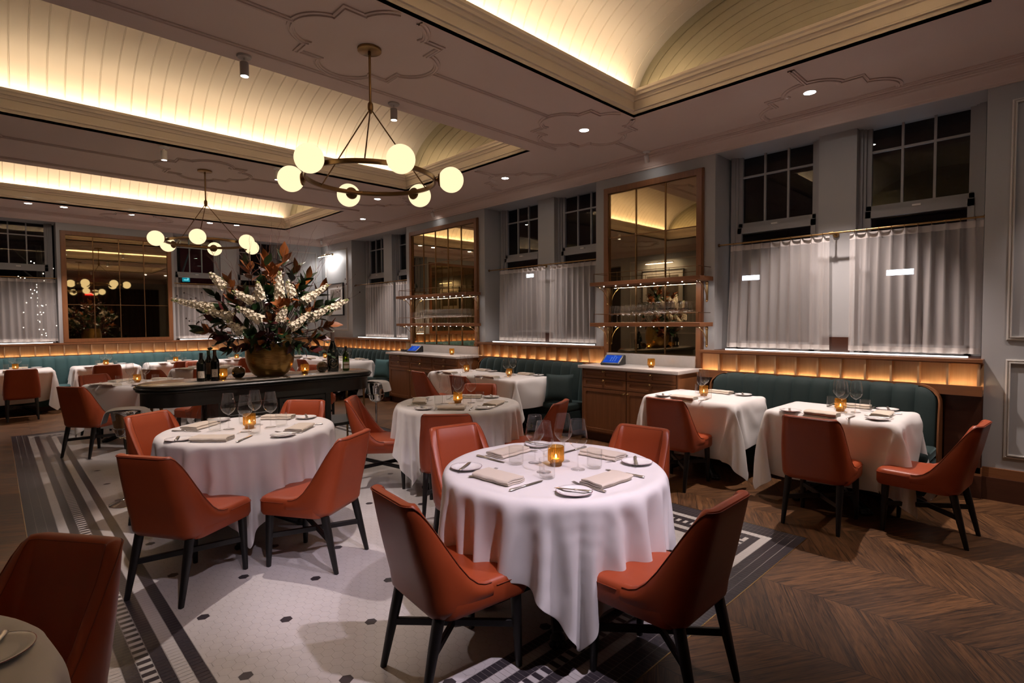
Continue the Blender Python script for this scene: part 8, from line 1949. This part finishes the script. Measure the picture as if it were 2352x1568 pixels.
def can_spot(x, y, tilt, az, mat, label, s=1.0):
    root = empty('ceiling_spotlight', (x, y, H), 0, label, 'spotlight', 'small cylinder ceiling spotlights')
    m = MB(); m.lathe([(0,-.016*s),(.050*s,-.016*s),(.056*s,-.008*s),(.056*s,-.0005),(0,-.0005)], 28); m.build('mount', mat, root)
    m = MB(); m.tube([(0,0,-.014*s),(0,0,-.055*s)], .007*s, 10); m.build('arm', MT['steel'], root)
    m = MB(); m.lathe([(0,.055*s),(.030*s,.055*s),(.034*s,.050*s),(.034*s,-.055*s),(.030*s,-.057*s),(.028*s,-.040*s),(0,-.040*s)], 24)
    mx = Matrix.Translation((0,0,-.105*s)) @ Matrix.Rotation(az, 4, 'Z') @ Matrix.Rotation(tilt, 4, 'Y')
    m.xform(mx); m.build('barrel', mat, root)
    m = MB(); m.lathe([(0,-.0405*s),(.027*s,-.0405*s)], 20, caps=False); m.xform(mx); m.build('lens', MT['lamp'], root)
can_spot(4.803,9.144,0,0,MT['greypl'],'grey cylinder ceiling spotlight left of the near chandelier stem')
can_spot(3.420,9.139,0,0,MT['greypl'],'grey cylinder ceiling spotlight right of the near chandelier stem')
can_spot(4.803,13.52,R(25),R(-100),MT['greypl'],'grey cylinder spotlight above the camera, left')
can_spot(3.42,13.52,R(25),R(-70),MT['greypl'],'grey cylinder spotlight above the camera, right')
can_spot(5.9,13.52,R(35),R(-100),MT['greypl'],'grey cylinder spotlight over the cut-off table')
can_spot(4.762,6.12,0,0,MT['whitepl'],'small pale cylinder spotlight left of the farther chandelier')
can_spot(3.42,6.12,0,0,MT['whitepl'],'small pale cylinder spotlight beside the near chandelier ring')
can_spot(.268,10.013,R(35),R(20),MT['whitepl'],'white wall-washing spotlight above the near mirror',.85)
can_spot(.182,5.262,R(35),R(20),MT['whitepl'],'white wall-washing spotlight above the far shelf mirror',.85)
can_spot(.20,.437,R(35),R(60),MT['whitepl'],'white spotlight in the far ceiling corner',.85)

# ------------------------------------------------------------ curtains, rods
def curtain(mapf, a0, a1, label, seed=0, flare=0.0, z0=1.275, z1=2.490):
    root = empty('cafe_curtain', mapf(a0, 0, 0), 0, label, 'curtain', 'sheer white half curtains')
    off = Vector(mapf(a0, 0, 0))
    r = random.Random(seed)
    W = a1-a0
    npl = max(3, round(W/.110))
    NU = npl*10
    amp = [r.uniform(.8,1.2) for _ in range(npl+1)]
    ph = r.uniform(0, 6)
    def pt(i, z):
        u = i/NU
        t = (z1-z)/(z1-z0)
        k = u*npl
        f = k-math.floor(k)
        # pinched pleat at the heading opening to a soft wave below
        pinch = math.exp(-((f-.5)/.10)**2)
        wave = .5+.5*math.cos(2*PI*(f-.5))
        shift = .012*math.sin(2.2*u*PI*2+ph+t*1.4)*t
        d = (1-t**.5)*pinch*.040+t**.5*(wave*.050*amp[int(k) % len(amp)]+.014*math.sin(k*1.7+ph))
        a = a0+W*u+shift+flare*t*(u-.5)*W
        return tuple(Vector(mapf(a, -.118+d*.9-.02, z))-off)
    def sheet(za, zb, n, name, mat):
        m = MB()
        m.grid([[pt(i, za+(zb-za)*j/n) for i in range(NU+1)] for j in range(n+1)])
        return m.build(name, mat, root, ang=180)
    sheet(z0+.052, z1-.062, 18, 'voile', MT['sheer'])
    sheet(z1-.062, z1, 3, 'heading', MT['heading'])
    sheet(z0, z0+.052, 3, 'hem', MT['heading'])
    for k in range(npl):
        m = MB()
        i = int((k+.5)*10)
        p = Vector(pt(i, z1)); c = Vector(mapf(a0+W*(k+.5)/npl, -.10, 2.512))-off
        ax = Vector(mapf(1,0,0))-Vector(mapf(0,0,0))
        q = ax.cross(Vector((0,0,1)))
        m.tube([c+q*(.016*math.cos(2*PI*j/12))+Vector((0,0,.018*math.sin(2*PI*j/12)-.006)) for j in range(12)], .0022, 5, closed=True)
        m.build('ring', MT['bronze'], root)
def thick_voile():
    t = NT('doubled white voile')
    df = t.n('ShaderNodeBsdfDiffuse'); df.inputs[0].default_value = (.80,.75,.72,1)
    tl = t.n('ShaderNodeBsdfTranslucent'); tl.inputs[0].default_value = (.80,.75,.72,1)
    m1 = t.n('ShaderNodeMixShader'); m1.inputs[0].default_value = .35
    t.l(df.outputs[0], m1.inputs[1]); t.l(tl.outputs[0], m1.inputs[2])
    tr = t.n('ShaderNodeBsdfTransparent'); m2 = t.n('ShaderNodeMixShader'); m2.inputs[0].default_value = .84
    t.l(tr.outputs[0], m2.inputs[1]); t.l(m1.outputs[0], m2.inputs[2])
    return t.done(m2.outputs[0])
MT['heading'] = thick_voile()
CU = [(fr2, a0, a1, lb, fl) for fr2, a0, a1, lb, fl in (
 ('r', 10.925, 11.995, 'left sheer curtain of the nearest window bay', .05), ('r', 12.185, 13.240, 'right sheer curtain of the nearest window bay', .01),
 ('r', 6.800, 7.890, 'left sheer curtain of the bay between the mirrors', .02), ('r', 7.985, 8.985, 'right sheer curtain of the bay between the mirrors', .02),
 ('r', 2.075, 3.300, 'left sheer curtain of the far right-wall bay', .02), ('r', 3.405, 4.030, 'right sheer curtain of the far right-wall bay, partly behind the mirror', -.02),
 ('b', 5.400, 6.560, 'sheer curtain at the far left edge of the photo', .0), ('b', 6.66, 7.81, 'sheer curtain outside the left edge of the photo', .0),
 ('b', 2.330, 3.375, 'sheer curtain on the far wall left of the bouquet', .02), ('b', 1.01, 2.20, 'sheer curtain on the far wall hidden by the bouquet', .0))]
for i, (w_, a0, a1, lb, fl) in enumerate(CU): curtain((lambda a, d, z: (d, a, z)) if w_ == 'r' else (lambda a, d, z: (a, d, z)), a0, a1, lb, i+1, fl)
def rod(mapf, a0, a1, label):
    root = empty('curtain_rod', mapf(a0, 0, 0), 0, label, 'curtain rod', 'brass curtain rods')
    off = Vector(mapf(a0, 0, 0))
    mp = lambda a, d, z: tuple(Vector(mapf(a, d, z))-off)
    m = MB(); m.tube([mp(a0+.006, -.10, 2.512), mp(a1-.006, -.10, 2.512)], .0095, 12); m.build('pole', MT['brass'], root)
    c = (a0+a1)/2
    m = MB(); m.tube([mp(c, -.10, 2.512), mp(c, -.268, 2.512)], .008, 10); m.tube([mp(c, -.25, 2.512), mp(c, -.268, 2.512)], .030, 20); m.tube([mp(c-.02, -.10, 2.512), mp(c+.02, -.10, 2.512)], .016, 16); m.build('bracket', MT['brass'], root)
    m = MB()
    for a, b_ in ((a0, a0+.012), (a1-.012, a1)): m.tube([mp(a, -.10, 2.512), mp(b_, -.10, 2.512)], .020, 16)
    m.build('end_flange', MT['bronze'], root)
for (r0, r1), lb in zip(REC_R, ('far right-wall window bay','bay between the mirrors','nearest window bay')): rod(lambda a, d, z: (d, a, z), r0+.001, r1-.001, 'aged brass curtain rod across the '+lb)
for (r0, r1), lb in zip(REC_B, ('far wall bay behind the bouquet','far wall bay at the left edge')): rod(lambda a, d, z: (a, d, z), r0+.001, r1-.001, 'aged brass curtain rod across the '+lb)

# ---------------------------------------------------------------- pictures
def picture(mapf, a0, a1, z0, z1, label, dark=False):
    root = empty('framed_picture', mapf(a0, 0, 0), 0, label, 'picture')
    off = Vector(mapf(a0, 0, 0))
    mp = lambda a, d, z: tuple(Vector(mapf(a, d, z))-off)
    def bx(m, u0, u1, d0, d1, zz0, zz1):
        p, q = mp(u0, d0, zz0), mp(u1, d1, zz1)
        m.box(min(p[0],q[0]), max(p[0],q[0]), min(p[1],q[1]), max(p[1],q[1]), zz0, zz1)
    f = .022
    m = MB(); bx(m, a0, a0+f, .002, .040, z0, z1); bx(m, a1-f, a1, .002, .040, z0, z1); bx(m, a0+f, a1-f, .002, .040, z0, z0+f); bx(m, a0+f, a1-f, .002, .040, z1-f, z1)
    m.build('frame', MT['black'], root)
    m = MB(); bx(m, a0+f, a1-f, .004, .018, z0+f, z1-f); m.build('mount', M_simple('off white mount board', (.70,.68,.66), .7), root)
    b = .15*(z1-z0)
    t = NT('soft abstract landscape print')
    n = t.noise(t.mapping(t.coord(), (5,5,1.6)), 2.2, 5, .6)
    c = t.mix(n, (.05,.04,.04,1) if dark else (.16,.13,.12,1), (.22,.18,.13,1) if dark else (.55,.47,.42,1))
    m = MB(); bx(m, a0+f+b, a1-f-b, .018, .0195, z0+f+b, z1-f-b); m.build('print', t.done(t.bsdf(c, .5)), root)
    m = MB()
    if not dark:
        for k in range(9):
            a = a0+f+b+(a1-a0-2*f-2*b)*(.08+.1*k+.03*math.sin(k*3)); bx(m, a-.006, a+.006, .0195, .0202, z0+f+b+.02, z1-f-b-.05-.03*(k % 3))
        m.build('print_trunks', M_simple('dark print ink', (.05,.04,.04), .6), root)
    else: m.bm.free()
def picture_light(mapf, c, w, z, label):
    root = empty('picture_light', mapf(c, 0, z), 0, label, 'picture light', 'brass picture lights')
    off = Vector(mapf(c, 0, z))
    mp = lambda a, d, zz: tuple(Vector(mapf(a, d, zz))-off)
    m = MB(); m.tube([mp(c-w/2, .22, z), mp(c+w/2, .22, z)], .017, 16); m.build('shade_tube', MT['brassb'], root)
    m = MB(); m.tube([mp(c, .0, z+.05), mp(c, .10, z+.055), mp(c, .20, z+.03), mp(c, .22, z)], .006, 8); m.tube([mp(c,0,z+.05), mp(c,.014,z+.05)], .03, 16)
    for s in (-1, 1): m.tube([mp(c+s*.06, .22, z-.003), mp(c+s*.06, .19, z+.03), mp(c, .12, z+.05)], .005, 8)
    m.build('arm', MT['brassb'], root)
    m = MB(); p0, p1 = mp(c-w/2+.03, .212, z-.0185), mp(c+w/2-.03, .226, z-.0165)
    m.box(min(p0[0],p1[0]), max(p0[0],p1[0]), min(p0[1],p1[1]), max(p0[1],p1[1]), z-.0185-off.z, z-.0165-off.z); m.build('lamp_strip', MT['lamp'], root)
picture(fr_, .372, 1.240, 1.785, 2.600, 'black framed pale print of bare trees in the far corner')
picture_light(fr_, .66, .80, 3.30, 'brass picture light above the framed print in the far corner')
picture(fl_, 4.55, 5.95, 2.15, 3.12, 'wide black framed print on the opposite wall, seen in the near mirror', True)
picture_light(fl_, 5.25, .95, 3.32, 'brass picture light on the opposite wall, seen in the near mirror')

# ------------------------------------------------------------ front of the room
m = MB()
NU = 300
m.grid([[(.3+(RX-.6)*i/NU, RY-.14+.045*math.sin(i*.9)+.02*math.sin(i*.37), z) for i in range(NU+1)] for z in (.02, 1.5, 3.3)])
o = m.build('drape', M_simple('brown velvet drape', (.035,.020,.012), .8), ang=180)
tag(o, 'brown full length drape reflected in the wide gridded mirror', 'curtain')
m = MB(); m.cbox((0,0,0), (.34,.03,.20), bev=.006)
ex = m.build('exit_sign', M_emit('red exit sign', (1.0,.03,.02), 2.2)); ex.location = (3.05, RY-.35, 3.05); tag(ex, 'glowing red exit sign reflected in the wide gridded mirror', 'exit sign')
m = MB(); m.tube([(0,0,.10),(0,0,H-3.05)], .008, 8); m.build('hanger', MT['whitepl'], ex)
fc = bpy.data.curves.new('lettering', 'FONT'); fc.body = 'EXIT'; fc.size = .15; fc.align_x = 'CENTER'; fc.align_y = 'CENTER'; fc.extrude = .001
ft = bpy.data.objects.new('lettering', fc); COL.objects.link(ft)
bpy.context.view_layer.update()
fm = bpy.data.meshes.new_from_object(ft)
bpy.data.objects.remove(ft)
fo = bpy.data.objects.new('lettering', fm); COL.objects.link(fo); fo.parent = ex; fo.location = (0,-.017,0); fo.rotation_euler = (PI/2,0,0)
fm.materials.clear(); fm.materials.append(M_emit('exit lettering', (1,.75,.7), 2.5))

# ------------------------------------------------------------------ outdoors
def outside():
    m = MB(); m.box(-14, 22, -16, 30, -3.2, -3.0)
    struct(m, 'street', M_simple('night asphalt', (.02,.02,.024), .8))['label'] = 'dark street outside the windows'
    fac = M_simple('night brick facade', (.030,.028,.034), .85, 0, 14, .3, .4)
    m = MB(); m.box(-12.4, -12, -16, 30, -3, 9); struct(m, 'wall_outside', fac)
    m = MB(); m.box(-14, 22, -12.4, -12, -3, 9); struct(m, 'wall_outside', fac)
    pole = M_simple('galvanised scaffold tube', (.30,.31,.34), .4, .6)
    def flood(x, y, z, w, label):
        root = empty('floodlight', (x, y, z), 0, label, 'floodlight', 'floodlights on the scaffold outside')
        m = MB(); m.cbox((-.04,0,0), (.10, w+.06, .16), bev=.01); m.build('housing', MT['iron'], root)
        m = MB(); m.cbox((.014,0,0), (.01, w, .10)); m.build('lamp_face', M_emit('cold floodlight', (.80,.88,1.0), 26), root)
        m = MB(); m.tube([(-.06,0,-.05),(-.06,0,-.5)], .025, 8); m.build('bracket', pole, root)
    flood(-6.0, 8.76, 2.55, .42, 'cold white floodlight glowing through the left near curtain')
    flood(-6.0, 11.55, 2.48, .42, 'cold white floodlight glowing through the right near curtain')
    flood(-6.0, 1.87, 3.05, .30, 'cold white floodlight glowing through the middle bay curtain')
    n = 0
    for pts, lb in ((((-6.15,8.98,-3),(-6.15,8.98,2.5)), 'upright scaffold tube behind the left near curtain'), (((-6.15,11.75,-3),(-6.15,11.75,2.45)), 'upright scaffold tube behind the right near curtain'), (((-6.15,9.0,2.35),(-6.15,10.6,1.35)), 'sloping scaffold brace behind the left near curtain'), (((-6.15,10.7,2.4),(-6.15,10.2,1.3)), 'second sloping scaffold brace behind the left near curtain'), (((-6.2,6.5,2.2),(-6.2,15.5,2.2)), 'level scaffold tube across the near bay'), (((-6.2,6.5,1.35),(-6.2,15.5,1.35)), 'lower level scaffold tube across the near bay'), (((-6.15,13.9,-3),(-6.15,13.9,2.6)), 'upright scaffold tube at the right of the near bay')):
        m = MB(); m.tube(pts, .03, 8); o = m.build('scaffold_tube', pole); tag(o, lb, 'scaffold tube')
    m = MB(); m.box(-7.6, -7.4, 4, 18, -3, 1.25)
    o = m.build('hoarding', M_simple('grey hoarding', (.08,.08,.09), .8)); tag(o, 'dark site hoarding behind the near curtains', 'fence')
    # tree with fairy lights beyond the far left window
    root = empty('street_tree', (5.42,-2.6,-3.0), 0, 'dark street tree wrapped in fairy lights outside the far left window', 'tree')
    tr = random.Random(9)
    m = MB(); m.tube([(.05,0,0),(0,0,2.5),(.06,0,4.2),(.1,.1,6.4)], [.14,.10,.08,.05], 8)
    br = []
    for k in range(9):
        z = 4.0+.25*k; a = tr.uniform(0, 6.3); e = (math.cos(a)*.6, math.sin(a)*.6, z+.5)
        m.tube([(0.05,0,z), e], [.03,.01], 6); br.append(((.05,0,z), e))
    m.build('trunk', M_simple('tree bark', (.05,.04,.035), .9), root)
    m = MB()
    for k in range(110):
        z = tr.uniform(4.25, 6.05); a = tr.uniform(0, 6.3); r = .11 if tr.random() < .6 else tr.uniform(.1,.45)
        m.ball((.04+r*math.cos(a), r*math.sin(a), z), .012, 6, 4)
    o = m.build('fairy_lights', M_emit('fairy light', (1,.85,.65), 9), root); o['kind'] = 'stuff'
    m = MB(); m.cbox((0,0,0), (1.6,.1,4.0)); o = m.build('awning_panel', M_simple('dark red shop panel', (.28,.012,.03), .7)); o.location = (1.45,-4.6,3.2); tag(o, 'dark red lit panel outside the window behind the bouquet', 'panel')
    m = MB(); m.cbox((0,0,0), (.19,.03,.24), bev=.005); o = m.build('shop_sign', M_emit('teal lit sign', (.01,.22,.26), 1.2)); o.location = (2.25,-4.0,2.94); tag(o, 'small teal lit sign outside the far window left of the bouquet', 'sign')
    m = MB()
    for a in ((-.06,.06,.07),(-.06,.06,-.01),(-.06,.06,-.08)): m.box(a[0], a[1], .014, .018, a[2], a[2]+.022)
    m.box(-.06,-.038,.014,.018,-.08,.09); m.build('sign_marks', M_emit('sign mark', (.25,.8,.85), 1.2), o)
    root = empty('birch_tree', (3.05,-2.2,-3.0), 0, 'pale birch trunk outside the far window behind the hanging globes', 'tree')
    m = MB(); m.tube([(0,0,0),(.03,0,3.5),(-.05,0,5.6),(.15,0,8)], [.12,.10,.08,.05], 10); m.tube([(-.02,0,5.0),(-.5,.1,6.6)], [.04,.015], 6); m.tube([(.0,0,5.5),(.5,0,6.9)], [.04,.015], 6); m.build('trunk', M_simple('birch bark', (.28,.27,.28), .8, 0, 20, .2, .4), root)
outside()
# ------------------------------------------------------------ camera, lights
def camera():
    cd = bpy.data.cameras.new('camera')
    cam = bpy.data.objects.new('camera', cd)
    COL.objects.link(cam)
    yaw, pitch, roll = R(-133.934), R(-2.106), R(-.39)
    fw = Vector((math.cos(pitch)*math.cos(yaw), math.cos(pitch)*math.sin(yaw), math.sin(pitch)))
    r = Vector((math.sin(yaw), -math.cos(yaw), 0)); u = r.cross(fw)
    r2 = math.cos(roll)*r + math.sin(roll)*u; u2 = -math.sin(roll)*r + math.cos(roll)*u
    mt = Matrix((( r2.x, u2.x, -fw.x, 6.327), (r2.y, u2.y, -fw.y, 13.809), (r2.z, u2.z, -fw.z, 1.6), (0,0,0,1)))
    cam.matrix_world = mt
    cd.sensor_width = 36.0; cd.sensor_fit = 'HORIZONTAL'
    cd.lens = 1238.0/2352*36.0
    cd.clip_start = .05
    SC.camera = cam
camera()

def area(name, loc, size, size_y, energy, color, direction, spread=None):
    l = bpy.data.lights.new(name, 'AREA'); l.shape = 'RECTANGLE'
    l.size = size; l.size_y = size_y; l.energy = energy; l.color = color
    if spread: l.spread = spread
    o = bpy.data.objects.new(name, l); COL.objects.link(o)
    o.location = loc
    o.rotation_euler = Vector(direction).to_track_quat('-Z', 'Y').to_euler()
    return o
def spot(name, loc, target, energy, color, angle, blend=.4, rad=.03):
    l = bpy.data.lights.new(name, 'SPOT'); l.energy = energy; l.color = color
    l.spot_size = R(angle); l.spot_blend = blend; l.shadow_soft_size = rad
    o = bpy.data.objects.new(name, l); COL.objects.link(o)
    o.location = loc
    o.rotation_euler = (Vector(target)-Vector(loc)).to_track_quat('-Z', 'Y').to_euler()
    return o
WARM = (1.0,.74,.47)
SPOTC = (1.0,.83,.77)
FRONTC = (1.0,.84,.98)
L = XO1-XO0
for ya, yb in COFFERS:
    for y, d in ((ya+.005, .25), (yb-.005, -.25)):
        o = area('cove_light', ((XO0+XO1)/2, y, H+.205), L-.1, .035, 30, WARM, (0, d*.35, 1))
        # long side along X
        q = Vector((0, d*.35, 1)).normalized()
        xax = Vector((1,0,0)); zax = -q; yax = zax.cross(xax)
        o.matrix_world = Matrix(((xax.x,yax.x,zax.x,(XO0+XO1)/2),(xax.y,yax.y,zax.y,y),(xax.z,yax.z,zax.z,H+.205),(0,0,0,1)))
w = bpy.data.worlds.new('night'); SC.world = w; w.use_nodes = True
w.node_tree.nodes['Background'].inputs[0].default_value = (.10,.14,.30,1)
w.node_tree.nodes['Background'].inputs[1].default_value = .010
SC.view_settings.view_transform = 'Standard'
SC.view_settings.look = 'None'
SC.view_settings.exposure = 0.0
SC.view_settings.gamma = 1.0
SC.view_settings.use_curve_mapping = False
SC.cycles.max_bounces = 10
SC.cycles.diffuse_bounces = 4
SC.cycles.glossy_bounces = 5
SC.cycles.transparent_max_bounces = 24
SC.cycles.transmission_bounces = 4
SC.cycles.sample_clamp_indirect = 6
SC.cycles.caustics_reflective = False
SC.cycles.caustics_refractive = False
SC.cycles.use_light_tree = True

# beams of the recessed downlights and of the ceiling spotlights
def dspot(x, y, e, ang=78, blend=.55, tgt=None, col=None, z=H-.02):
    spot('downlight_beam', (x, y, z), tgt or (x, y, 0), e, col or SPOTC, ang, blend, .035)
E_DL = {0: 430, 1: 150, 2: 150, 3: 130, 4: 170, 5: 170, 6: 170, 7: 170, 8: 170, 9: 170, 10: 90, 11: 80}
for i, (x, y, lb) in enumerate(DL): dspot(x, y, E_DL[i], 82)
dspot(4.803, 9.144, 260, 60, .35, (4.95, 9.7, 0), z=H-.17); dspot(3.42, 9.139, 330, 46, .5, (4.05, 7.5, 1.75), z=H-.17)
dspot(4.762, 6.12, 130, 50, .5, (4.6, 5.0, 0), z=H-.17); dspot(3.42, 6.12, 130, 50, .5, (3.9, 7.4, 1), z=H-.17)
dspot(4.803, 13.52, 330, 40, .5, (4.25, 11.7, .8), FRONTC, H-.17); dspot(3.42, 13.52, 200, 40, .5, (3.9, 11.9, .8), FRONTC, H-.17)
dspot(5.9, 13.52, 150, 34, .5, (5.1, 9.9, .6), FRONTC, H-.17)
# wall washers and picture lights
for x, y, tx, ty, tz in ((.36,9.95,.05,9.9,1.6),(.27,5.2,.05,5.2,1.6),(.3,.5,.05,.9,1.4)): dspot(x, y, 40, 70, .6, (tx, ty, tz), z=H-.20)
area('picture_lamp', (.205, .66, 3.27), .74, .012, 9, (1,.93,.90), (-.75,0,-1))
area('picture_lamp', (RX-.205, 5.25, 3.29), .88, .012, 9, (1,.80,.60), (.75,0,-1))
for y0, y1, z, lb in SHELVES:
    for k in range(3):
        y = y0+(y1-y0)*(k+.5)/3
        area('shelf_strip', (.22, y, z-.056), (y1-y0)/3, .02, 1.5, (1,.90,.84), (0,0,-1))
def vert_fix():
    for o in bpy.data.objects:
        if o.type == 'LIGHT' and o.name.startswith(('picture_lamp', 'shelf_strip')):
            zax = -Vector(o.rotation_euler.to_matrix() @ Vector((0,0,-1)))
            yax0 = Vector((0,1,0)); xax = yax0; ynew = zax.cross(xax).normalized(); xax = ynew.cross(zax).normalized()
            loc = o.location.copy()
            o.matrix_world = Matrix(((xax.x,ynew.x,zax.x,loc.x),(xax.y,ynew.y,zax.y,loc.y),(xax.z,ynew.z,zax.z,loc.z),(0,0,0,1)))
vert_fix()
